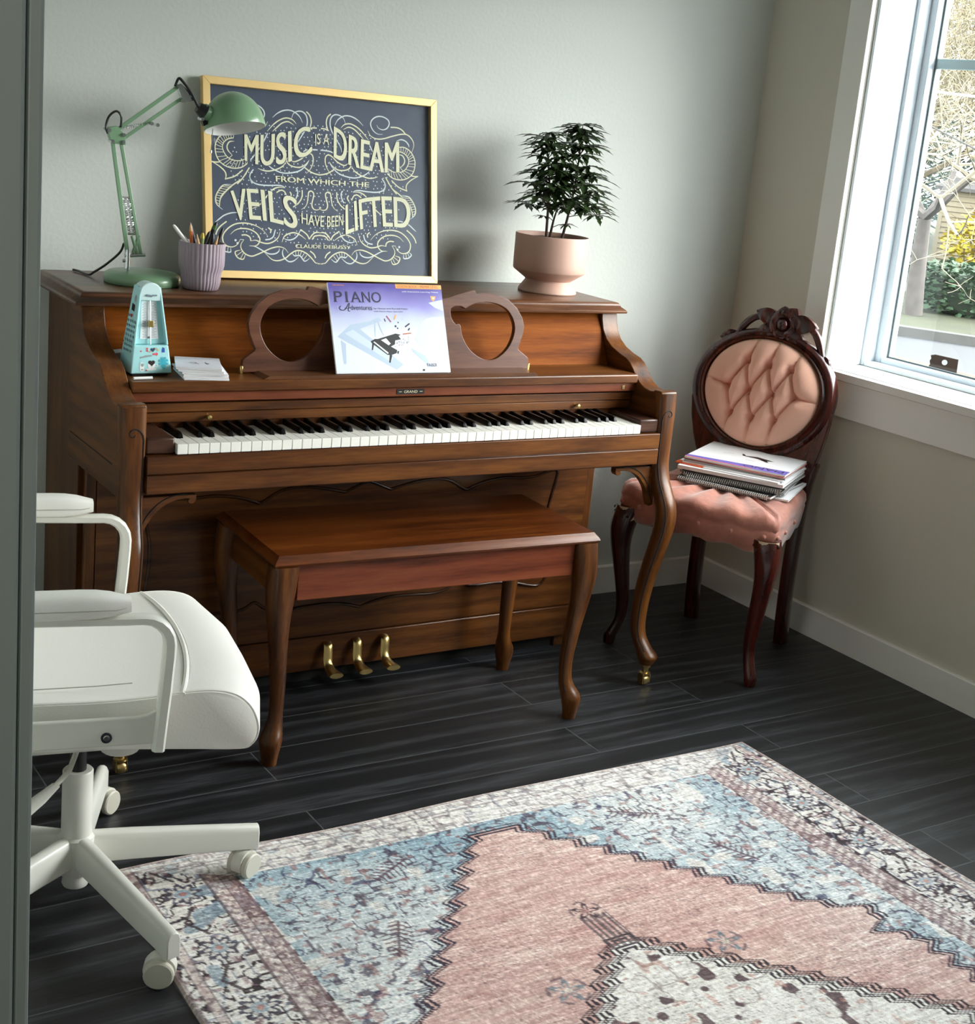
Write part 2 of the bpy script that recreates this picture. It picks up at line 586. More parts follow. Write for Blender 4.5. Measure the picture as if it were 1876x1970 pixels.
gk.build('gasket', mat('grey_gasket', rgb(92, 104, 106), 0.6), win, smooth=0)
GLASS = bpy.data.materials.new('clear_pane')
GLASS.use_nodes = True
gn, gl = GLASS.node_tree.nodes, GLASS.node_tree.links
gn.remove(gn['Principled BSDF'])
gt = gn.new('ShaderNodeBsdfTransparent'); gt.inputs[0].default_value = (0.97, 0.985, 0.98, 1)
gg = gn.new('ShaderNodeBsdfGlossy'); gg.inputs['Roughness'].default_value = 0.0
fz = gn.new('ShaderNodeFresnel'); fz.inputs['IOR'].default_value = 1.45
gb_ = gn.new('ShaderNodeNewGeometry'); gs_ = gn.new('ShaderNodeMath'); gs_.operation = 'SUBTRACT'; gs_.inputs[0].default_value = 1.0
gk_ = gn.new('ShaderNodeMath'); gk_.operation = 'MULTIPLY'
gl.new(gb_.outputs['Backfacing'], gs_.inputs[1]); gl.new(gs_.outputs[0], gk_.inputs[0]); gl.new(fz.outputs[0], gk_.inputs[1])
gm = gn.new('ShaderNodeMixShader')
gl.new(gk_.outputs[0], gm.inputs[0]); gl.new(gt.outputs[0], gm.inputs[1]); gl.new(gg.outputs[0], gm.inputs[2])
gl.new(gm.outputs[0], gn['Material Output'].inputs[0])
MB().box(XR + 0.2320, XR + 0.2360, a + 0.001, bq - 0.001, c + 0.001, d - 0.001).build('pane', GLASS, win, smooth=0)
MB().box(XR + 0.228, XR + 0.2315, a, bq, 1.7100, 1.7385).box(XR + 0.2365, XR + 0.246, a, bq, 1.7100, 1.7385).build('muntin', mat('grey_green_muntin', rgb(168, 190, 192), 0.4), win, bevel=0.002)
MB().box(XR + 0.2365, XR + 0.2565, y1 - 0.046, y1 - 0.028, z0 + 0.02, z1 - 0.02).box(XR + 0.2365, XR + 0.2565, y0 + 0.028, y0 + 0.046, z0 + 0.02, z1 - 0.02)\
    .box(XR + 0.2365, XR + 0.2565, y0 + 0.046, y1 - 0.046, z0 + 0.004, z0 + 0.031).build('outer_stop', VINYL, win, smooth=0)

# fill light with a made-up fixture, added unseen behind the camera
hl = thing('hall_fill_fixture', 'added round white fill lamp, unseen on the hall ceiling outside the doorway', 'lamp', (-2.35, -3.0, H))
MB().lathe([(0.0, -0.06), (0.10, -0.055), (0.16, -0.03), (0.17, -0.001), (0.0, -0.001)], (-2.35, -3.0, H), 32).build('lamp_shade', VINYL, hl)
hfill = bpy.data.lights.new('hall_fill_light', 'AREA')
hfill.shape = 'DISK'
hfill.size = 0.34
hfill.energy = HALL_W
hfill.color = (1.0, 0.93, 0.84)
hlo = bpy.data.objects.new('hall_fill_light', hfill)
COL.objects.link(hlo)
hlo.location = (-2.35, -3.0, H - 0.07)
hlo.parent = None
# ------------------------------------------------------------------ piano
P = thing('upright_piano', 'old walnut console upright piano against the back wall', 'piano', (0, -0.33, 0))
XI, XA = 0.676, 0.7275            # cheek inner / outer faces
LT = 0.9915
# lid with a moulded edge: profile swept round left, front and right
lid = MB()
prof = [(0.0, 0.9915), (0.010, 0.990), (0.014, 0.985), (0.017, 0.979), (0.026, 0.973), (0.030, 0.968), (0.029, 0.9635), (0.020, 0.9615), (0.0, 0.9615)]
xl, yb_, yf_ = 0.716, -0.022, -0.352
rings = []
for (o, z) in prof:
    rings.append([(-xl - o, yb_, z), (-xl - o, yf_ - o, z), (xl + o, yf_ - o, z), (xl + o, yb_, z)])
lid.loft(rings, caps=True)
lid.build('lid', WTOP, P, smooth=50)
# case sides behind the arms
for s in (-1, 1):
    sd = MB()
    xa, xb = sorted((s * 0.652, s * 0.703))
    sd.box(xa, xb, -0.285, -0.024, 0.0, 0.9612)
    xa, xb = sorted((s * 0.640, s * 0.690))
    sd.box(xa, xb, -0.3545, -0.2853, 0.0, 0.60)
    sd.build('side_panel', WZ, P, bevel=0.002)
# scrolled arms (cheeks)
inner = [(-0.3612, 0.9610), (-0.3640, 0.944), (-0.3735, 0.918), (-0.392, 0.8965), (-0.42, 0.880), (-0.4547, 0.8690), (-0.488, 0.862), (-0.506, 0.853),
         (-0.521, 0.840), (-0.538, 0.824), (-0.556, 0.810), (-0.578, 0.8005), (-0.602, 0.7975), (-0.619, 0.7995), (-0.622, 0.8040), (-0.640, 0.8050), (-0.650, 0.8040)]
arm_prof = [(-0.2857, 0.9610)] + inner + [(-0.653, 0.800), (-0.653, 0.6055), (-0.2857, 0.6055)]
for s in (-1, 1):
    a_ = MB()
    a_.prism(arm_prof, 0, s * XI, s * XA)
    ar = a_.build('arm', WY, P, smooth=35, bevel=0.0025)
    # dark seam line low on the outer face and on the key bed line
    g = MB()
    xo = s * (XA + 0.0003)
    g.box(min(xo, xo - s * 0.002), max(xo, xo - s * 0.002), -0.60, -0.30, 0.6665, 0.6695)
    g.build('seam', DARK, ar, smooth=0)
# front of the arms + cabriole legs with casters
def cab_ring(cx, cy, z, rx, ry, n=20, sq=0.0):
    out = []
    for i in range(n):
        a = 2 * math.pi * i / n
        c, s_ = math.cos(a), math.sin(a)
        k = (abs(c) ** (2 + 4 * sq) + abs(s_) ** (2 + 4 * sq)) ** (-1 / (2 + 4 * sq))
        out.append((cx + rx * c * k, cy + ry * s_ * k, z))
    return out
LEG = [  # z, y, dx from 0.702, rx, ry, squareness
    (0.7990, -0.640, 0.000, 0.0265, 0.0185, 1.0), (0.745, -0.6425, 0.000, 0.0262, 0.019, 0.7), (0.70, -0.6430, 0.0, 0.0255, 0.020, 0.5), (0.66, -0.643, 0.0, 0.0250, 0.0200, 0.45),
    (0.615, -0.644, 0.001, 0.0245, 0.0205, 0.35), (0.575, -0.652, 0.003, 0.0245, 0.0225, 0.25), (0.545, -0.665, 0.006, 0.0250, 0.0245, 0.2), (0.515, -0.679, 0.009, 0.0262, 0.0262, 0.15),
    (0.485, -0.685, 0.0115, 0.0268, 0.0268, 0.1), (0.45, -0.684, 0.012, 0.0262, 0.0265, 0.1), (0.40, -0.674, 0.010, 0.0255, 0.025, 0.1), (0.34, -0.660, 0.006, 0.0240, 0.0235, 0.1),
    (0.28, -0.648, 0.003, 0.0225, 0.0220, 0.1), (0.22, -0.640, 0.002, 0.0210, 0.0205, 0.1), (0.165, -0.640, 0.002, 0.0195, 0.0190, 0.1), (0.132, -0.648, 0.004, 0.0195, 0.0195, 0.1),
    (0.108, -0.664, 0.008, 0.0215, 0.0225, 0.1), (0.094, -0.676, 0.012, 0.0245, 0.0255, 0.1), (0.084, -0.681, 0.014, 0.0260, 0.0270, 0.1), (0.075, -0.681, 0.014, 0.0240, 0.0245, 0.1), (0.062, -0.680, 0.014, 0.0190, 0.0190, 0.0)]
def interp_leg(L, k=4):
    pts = spline([Vector(q[:3]) for q in L], k)
    rs = spline([Vector(q[3:6]) for q in L], k)
    return pts, rs
for s in (-1, 1):
    lg = MB()
    pts, rs = interp_leg(LEG)
    lg.loft([cab_ring(s * (0.702 + p[2]), p[1], p[0], r[0], r[1], 20, max(0, r[2])) for p, r in zip(pts, rs)])
    leg = lg.build('leg', WZ, P, smooth=50)
    # carved groove running down the front edge, ending in a little scroll at the top
    gv = MB()
    gp = []
    for p, r in zip(pts, rs):
        if 0.10 < p[0] < 0.735:
            a = R(-52)
            c_, s_ = math.cos(a), math.sin(a); q_ = max(0, r[2]); kk = (abs(c_) ** (2 + 4 * q_) + abs(s_) ** (2 + 4 * q_)) ** (-1 / (2 + 4 * q_))
            gp.append((s * (0.702 + p[2]) - s * r[0] * c_ * kk, p[1] + r[1] * s_ * kk, p[0]))
    gv.tube(gp, 0.0016, 6)
    top = gp[0]
    for cxx in (0,):
        sc = [(top[0] + s * 0.030 * q, -0.6612, top[2] + 0.022 * w) for q, w in ((0, 0), (0.1, 0.5), (0.35, 0.9), (0.7, 1.0), (0.95, 0.75), (0.95, 0.4), (0.75, 0.25), (0.6, 0.45))]
        gv.tube(spline(sc, 4), 0.0015, 6)
    gv.build('carved_line', DARK, leg)
    cx, cy = s * 0.716, -0.680
    ca = MB()
    ca.lathe([(0.0, 0.0), (0.0150, 0.0), (0.0150, 0.004), (0.0095, 0.006), (0.0095, 0.018), (0.0135, 0.020), (0.0150, 0.0295), (0.0, 0.0295)], (cx, cy, 0.0325), 18)
    ca.box(cx - 0.013, cx - 0.0105, cy - 0.010, cy + 0.012, 0.008, 0.0330)
    ca.box(cx + 0.0105, cx + 0.013, cy - 0.010, cy + 0.012, 0.008, 0.0330)
    Mw = Matrix.Translation((cx, cy + 0.002, 0.0152)) @ Matrix.Rotation(R(90), 4, 'Y')
    ca.lathe([(0.0, -0.0095), (0.0135, -0.0095), (0.0150, -0.006), (0.0150, 0.006), (0.0135, 0.0095), (0.0, 0.0095)], (0, 0, 0), 18, 0, Mw)
    ca.build('caster', BRASS, leg, smooth=35)
    # scroll bracket under the key bed
    br = []
    up = [(0.675, 0.6050), (0.560, 0.6050), (0.560, 0.596)]
    lo = spline([(0.5600, 0.594), (0.5655, 0.5865), (0.574, 0.5865), (0.578, 0.592), (0.575, 0.597), (0.590, 0.5975), (0.612, 0.593), (0.635, 0.581), (0.655, 0.561), (0.668, 0.541), (0.676, 0.517), (0.684, 0.497)], 3)
    poly = up + [(p[0], p[1]) for p in lo] + [(0.695, 0.50), (0.695, 0.6050)]
    b_ = MB()
    b_.prism([(s * p[0], p[1]) for p in poly], 1, -0.648, -0.628)
    bo = b_.build('bracket', WX, P, smooth=35, bevel=0.002)
    gr = MB()
    gr.tube([(s * (p[0] + 0.006), -0.6485, p[1] + 0.010) for p in lo[12:]], 0.0014, 6)
    gr.build('carved_line', DARK, bo)
# key bed, key slip, key blocks
MB().box(-XI, XI, -0.640, -0.356, 0.6075, 0.690).build('key_bed', WX, P, smooth=0)
ks = MB()
ks.box(-XI, XI, -0.668, -0.6405, 0.659, 0.6975)
ks.box(-XI, XI, -0.668, -0.6405, 0.6165, 0.6565)
ks.box(-XI, XI, -0.6655, -0.6405, 0.6565, 0.659)
ks.build('key_slip', WX, P, bevel=0.0015)
kb_m = wood('key_block_wood', rgb(30, 16, 12), rgb(58, 34, 24), rgb(80, 52, 38), 'X')
for s in (-1, 1):
    xa, xb = sorted((s * 0.6145, s * (XI - 0.0005)))
    MB().box(xa, xb, -0.655, -0.515, 0.6985, 0.7335).build('key_block', kb_m, P, bevel=0.004)
# keys: every key its own mesh
PITCH = 1.225 / 52
KX0, KF, KB, KT = -0.6125, -0.6643, -0.512, 0.7210
names = 'ABCDEFG'
wm = {}
def white_mesh(key):
    l, r = key                               # notch on the left / right side
    w = PITCH - 0.0013
    mb = MB()
    nl = 0.0052 if l else 0.0
    nr = 0.0052 if r else 0.0
    yk = KF + 0.051
    pl = [(0, KF), (w, KF), (w, yk), (w - nr, yk), (w - nr, KB), (nl, KB), (nl, yk), (0, yk)]
    pl = [p for i, p in enumerate(pl) if i == 0 or p != pl[i - 1]]
    mb.prism(pl, 2, 0.6990, KT)
    return mb
white_src, n_white = {}, 0
black_src = None
def has_black_after(i):
    return i < 51 and names[i % 7] in 'ACDFG'
for i in range(52):
    key = (i > 0 and has_black_after(i - 1), has_black_after(i))
    x = KX0 + i * PITCH + 0.00065
    if key not in white_src:
        o = white_mesh(key).build('white_key', IVORY, P, smooth=0, bevel=0.0008, bseg=1)
        # keep the mesh at its place through the object's own location
        white_src[key] = o
        o.location.x = x
    else:
        o = white_src[key].copy()
        COL.objects.link(o)
        o.parent = P
        o.location.x = x
for i in range(51):
    if not has_black_after(i):
        continue
    off = {'A': 0.0022, 'C': -0.0018, 'D': 0.0018, 'F': -0.0026, 'G': 0.0}[names[i % 7]]
    x = KX0 + (i + 1) * PITCH + off
    if black_src is None:
        mb = MB()
        rings = []
        for (y, h, w) in ((-0.6135, 0.0, 0.0050), (-0.6105, 0.0085, 0.0046), (-0.6070, 0.0112, 0.0042), (-0.59, 0.0120, 0.0042), (-0.514, 0.0125, 0.0042)):
            zt = KT + h
            zb = KT - 0.012
            rings.append([(-0.0050, y, zb), (0.0050, y, zb), (0.0050, y, KT + 0.0004 + h * 0.3), (w, y, zt - 0.0012 if h > 0.002 else KT + 0.0006), (w * 0.6, y, zt + 0.0006), (-w * 0.6, y, zt + 0.0006), (-w, y, zt - 0.0012 if h > 0.002 else KT + 0.0006), (-0.0050, y, KT + 0.0004 + h * 0.3)])
        mb.loft(rings)
        o = mb.build('black_key', EBONY, P, smooth=40)
        black_src = o
    else:
        o = black_src.copy()
        COL.objects.link(o)
        o.parent = P
    o.location.x = x
# fallboard folded above the keys, and the shelf
fb = MB()
fb.box(-XI + 0.0005, XI - 0.0005, -0.530, -0.500, 0.7365, 0.7575)
fb.box(-XI + 0.0005, XI - 0.0005, -0.533, -0.500, 0.7595, 0.7790)
fb.box(-XI + 0.0005, XI - 0.0005, -0.5285, -0.500, 0.7575, 0.7595)
fbo = fb.build('fallboard', WX, P, bevel=0.002)
for s in (-1, 1):
    k = MB()
    Mk = Matrix.Translation((s * 0.497, -0.530, 0.7475)) @ Matrix.Rotation(R(90), 4, 'X')
    k.lathe([(0.0, 0.0), (0.003, 0.0), (0.003, 0.005), (0.0058, 0.0075), (0.0065, 0.011), (0.0050, 0.0145), (0.0, 0.0155)], (0, 0, 0), 14, 0, Mk)
    k.build('knob', BRASS, fbo)
MB().box(-XI + 0.0005, XI - 0.0005, -0.520, -0.470, 0.690, 0.7355).build('name_strip', WX, P, smooth=0)
sh = MB()
sh.box(-XI + 0.0005, XI - 0.0005, -0.551, -0.345, 0.806, 0.830)
sh.build('shelf', WX, P, bevel=0.004, bseg=3)
lb = MB()
lb.box(-XI + 0.0005, XI - 0.0005, -0.542, -0.505, 0.7835, 0.8055)
lbo = lb.build('rail', wood('rail_red_wood', rgb(52, 22, 12), rgb(96, 46, 26), rgb(124, 66, 38), 'X'), P, bevel=0.002)
npl = MB()
npl.box(-0.037, 0.037, -0.5432, -0.5421, 0.7895, 0.8015)
Mn = plane_matrix((-0.037, -0.5433, 0.7895), (1, 0, 0), (0, 0, 1))
put_text(npl, 'GRAND', lambda x, y: (0.019 + 0.036 * x, 0.0030 + 0.0062 * y), 0.0002, 1, Mn)
for q in (0.005, 0.061):
    npl.add([(q, 0.0055, 0.0002), (q + 0.008, 0.0055, 0.0002), (q + 0.008, 0.0066, 0.0002), (q, 0.0066, 0.0002)], [(0, 1, 2, 3)], 1, Mn)
npl.build('name_plate', [BLACK, mat('plate_lettering', rgb(225, 215, 180), 0.4)], lbo, smooth=0, fixn=False)
ht = MB()
ht.box(0.632, 0.640, -0.5435, -0.5422, 0.789, 0.800)
ht.box(0.4905, 0.4935, -0.5425, -0.5512, 0.8155, 0.8225) if False else None
ht.build('hinge_tip', BRASS, lbo, smooth=0)
# upper panel, slightly leaning back
up_ = MB()
up_.prism([(-0.412, 0.8302), (-0.402, 0.8302), (-0.335, 0.9612), (-0.345, 0.9612)], 0, -XI + 0.0008, XI - 0.0008)
up_.build('upper_panel', WPANEL, P, smooth=0)
# pierced music desk
def desk_half():
    out = [(0.0, 0.170), (0.055, 0.166), (0.110, 0.171), (0.150, 0.176), (0.178, 0.185), (0.2210, 0.1955), (0.2295, 0.1955), (0.2335, 0.187), (0.262, 0.190), (0.300, 0.186), (0.332, 0.174),
           (0.358, 0.154), (0.375, 0.130), (0.3815, 0.110), (0.379, 0.090), (0.371, 0.068), (0.364, 0.052), (0.366, 0.047), (0.394, 0.028), (0.396, 0.024), (0.396, 0.0), (0.0, 0.0)]
    return out
half = desk_half()
outer = [(x, y) for x, y in half if y > 0.0 or x > 0.3] + []
outer = half[:-1] + [(-x, y) for x, y in half[:-1]][::-1]
outer = [p for i, p in enumerate(outer) if i == 0 or (abs(p[0] - outer[i - 1][0]) + abs(p[1] - outer[i - 1][1])) > 1e-6]
if outer[0] == outer[-1]:
    outer = outer[:-1]
def ring_hole(s):
    pts = spline([(0.208, 0.155), (0.232, 0.165), (0.268, 0.169), (0.305, 0.163), (0.335, 0.146), (0.353, 0.115), (0.352, 0.085), (0.335, 0.052), (0.305, 0.028), (0.275, 0.021), (0.245, 0.029),
                  (0.215, 0.050), (0.195, 0.080), (0.188, 0.108)], 5)
    tail = [(0.184, 0.112), (0.176, 0.1105), (0.168, 0.116), (0.160, 0.128), (0.158, 0.142), (0.160, 0.152), (0.172, 0.158), (0.190, 0.158), (0.204, 0.152)]
    pts = [(p[0], p[1]) for p in pts] + tail
    return [(s * p[0], p[1]) for p in pts]
vs_, fs_ = shape_with_holes(outer, [ring_hole(1), ring_hole(-1)], 0.014, 0.0012)
dk = MB()
lean = R(8)
Md = plane_matrix((-0.0135, -0.472, 0.834), (1, 0, 0), (0, math.sin(lean), math.cos(lean))) @ Matrix.Diagonal((0.97, 0.985, 1, 1))
dk.add(vs_, fs_, 0, Md)
dko = dk.build('music_desk', WDESK, P, smooth=35, fixn=True)
for s in (-1, 1):
    hg = MB()
    hx = -0.0135 + s * 0.3875
    hg.box(hx - 0.003, hx + 0.003, -0.478, -0.466, 0.8302, 0.8475)
    hg.build('hinge', BRASS, dko, bevel=0.001)
ld = MB()
ld.prism([(-0.375, 0.8302), (0.360, 0.8302), (0.352, 0.8372), (-0.362, 0.8372)], 1, -0.5445, -0.464)
ld.build('book_ledge', WTOP, P, smooth=0)
# lower panel with its carved frame line, toe rail, corner posts
MB().box(-0.684, 0.684, -0.368, -0.3560, 0.1290, 0.6070).build('lower_panel', WX, P, smooth=0)
lp = P.children[-1]
lp = [c for c in bpy.data.objects if c.name.startswith('lower_panel')][0]
half_top = [(0.0, 0.529), (0.020, 0.522), (0.055, 0.5075), (0.065, 0.504), (0.085, 0.5085), (0.130, 0.518), (0.188, 0.524), (0.235, 0.518), (0.275, 0.497), (0.291, 0.4895), (0.308, 0.496), (0.345, 0.507), (0.405, 0.515), (0.460, 0.512), (0.505, 0.514), (0.545, 0.524), (0.570, 0.5285), (0.580, 0.522), (0.578, 0.50), (0.568, 0.455), (0.560, 0.415)]
half_bot = [(0.560, 0.415), (0.559, 0.36), (0.566, 0.30), (0.576, 0.245), (0.574, 0.215), (0.555, 0.197), (0.525, 0.199), (0.470, 0.212), (0.420, 0.2185), (0.350, 0.218), (0.318, 0.222), (0.290, 0.236), (0.262, 0.218), (0.215, 0.208), (0.150, 0.211), (0.090, 0.212), (0.040, 0.205), (0.0, 0.193)]
loop = spline(half_top, 4) + spline(half_bot, 4)[1:]
loop = loop + [Vector((-p[0], p[1])) for p in loop[::-1][1:-1]]
ml = MB()
ml.tube([(p[0], -0.3680, p[1]) for p in loop], 0.0042, 8, closed=True)
ml.build('moulding', wood('moulding_dark', rgb(26, 14, 8), rgb(56, 32, 18), rgb(84, 52, 30), 'X', rough=0.25), lp, smooth=60)
MB().box(-0.684, 0.684, -0.372, -0.330, 0.0365, 0.1262).build('toe_rail', WX, P, bevel=0.003)
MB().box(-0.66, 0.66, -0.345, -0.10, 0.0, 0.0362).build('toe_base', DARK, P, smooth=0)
for s in (-1, 1):
    xa, xb = sorted((s * 0.6845, s * 0.7085))
    MB().box(xa, xb, -0.366, -0.3548, 0.0, 0.6053).build('corner_post', WZ, P, bevel=0.002)
# pedals
for x0 in (-0.091, -0.008, 0.072):
    pd = MB()
    path = spline([(x0 + 0.004, -0.373, 0.108), (x0 + 0.003, -0.383, 0.104), (x0 + 0.001, -0.389, 0.090), (x0 - 0.001, -0.394, 0.070), (x0 - 0.002, -0.404, 0.055), (x0 - 0.002, -0.425, 0.048), (x0 - 0.002, -0.450, 0.047)], 4)
    rads = [0.0125 + 0.0065 * smoothstep(14, 24, i) for i in range(len(path))]
    pd.tube([tuple(p) for p in path], rads, 12, flat=0.38, up=(0, -1, 0.4))
    pd.build('pedal', BRASS, P, smooth=60)
# ------------------------------------------------------------------ piano bench
BZ = 0.490
BM = Matrix.Translation((0.0015, -0.602, 0)) @ Matrix.Rotation(R(-2.2), 4, 'Z')
B = thing('piano_bench', 'walnut piano bench with cabriole legs in front of the piano pedals', 'bench', M=BM)
def w(mb_pts):
    return mb_pts
bx, by = 0.421, 0.188
tp = MB()
rings = []
for (o, z) in ((-0.010, BZ - 0.024), (-0.003, BZ - 0.0235), (0.0, BZ - 0.018), (-0.003, BZ - 0.012), (-0.010, BZ - 0.004), (-0.013, BZ)):
    rings.append([(-bx - o, -by - o, z), (bx + o, -by - o, z), (bx + o, by + o, z), (-bx - o, by + o, z)])
tp.loft([[tuple(BM @ Vector(p)) for p in r] for r in rings])
tp.build('seat_top', wood('bench_top_wood', rgb(44, 18, 5), rgb(90, 43, 12), rgb(124, 68, 25), 'X', rough=0.3, coat=0.35), B, smooth=50)
ax_, ay_ = 0.390, 0.162
def bb(name, m, *a, **k):
    mb = MB(); mb.box(*a, M=BM); return mb.build(name, m, B, **k)
bb('apron', WRED, -ax_ + 0.03, ax_ - 0.03, -ay_ - 0.008, -ay_ + 0.010, 0.382, BZ - 0.0243, bevel=0.002)
bb('apron', WRED, -ax_ + 0.03, ax_ - 0.03, ay_ - 0.010, ay_ + 0.008, 0.382, BZ - 0.0243, bevel=0.002)
bb('apron', WY, -ax_ - 0.006, -ax_ + 0.012, -ay_ + 0.03, ay_ - 0.03, 0.382, BZ - 0.0243, bevel=0.002)
bb('apron', WY, ax_ - 0.012, ax_ + 0.006, -ay_ + 0.03, ay_ - 0.03, 0.382, BZ - 0.0243, bevel=0.002)
BL = [  # z, outward offset along the diagonal, radius x, radius y, squareness
    (0.4655, 0.000, 0, 0.0300, 0.0300, 0.8), (0.45, 0.002, 0, 0.0305, 0.0305, 0.5), (0.412, 0.007, 0, 0.0310, 0.0310, 0.25), (0.372, 0.0105, 0, 0.0285, 0.0285, 0.15),
    (0.32, 0.008, 0, 0.0235, 0.0235, 0.1), (0.27, 0.002, 0, 0.0205, 0.0205, 0.1), (0.21, -0.005, 0, 0.0180, 0.0180, 0.1), (0.155, -0.009, 0, 0.0160, 0.0160, 0.1), (0.11, -0.007, 0, 0.0155, 0.0155, 0.1),
    (0.085, -0.001, 0, 0.0195, 0.0195, 0.05), (0.068, 0.008, 0, 0.0240, 0.0240, 0.0), (0.056, 0.012, 0, 0.0255, 0.0255, 0.0), (0.040, 0.014, 0, 0.0235, 0.0235, 0.0), (0.018, 0.014, 0, 0.0190, 0.0190, 0.0), (0.0, 0.013, 0, 0.0165, 0.0165, 0.0)]
for sx, sy in ((-1, -1), (1, -1), (1, 1), (-1, 1)):
    pts, rs = interp_leg(BL)
    lg = MB()
    d = 0.72
    lg.loft([cab_ring(sx * (ax_ + 0.000 + d * p[1]), sy * (ay_ - 0.004 + d * p[1]), p[0], r[0], r[1], 18, max(0, r[2])) for p, r in zip(pts, rs)], M=BM)
    lo = lg.build('leg', WZ, B, smooth=50)
    gv = MB()
    gp = [(sx * (ax_ + d * p[1] - r[0] * 0.985 * math.cos(R(38))), sy * (ay_ - 0.004 + d * p[1] + r[1] * 0.985 * math.sin(R(38))), p[0]) for p, r in zip(pts, rs) if 0.075 < p[0] < 0.37]
    gv.tube(gp, 0.0016, 6, M=BM)
    gv.build('carved_line', DARK, lo)
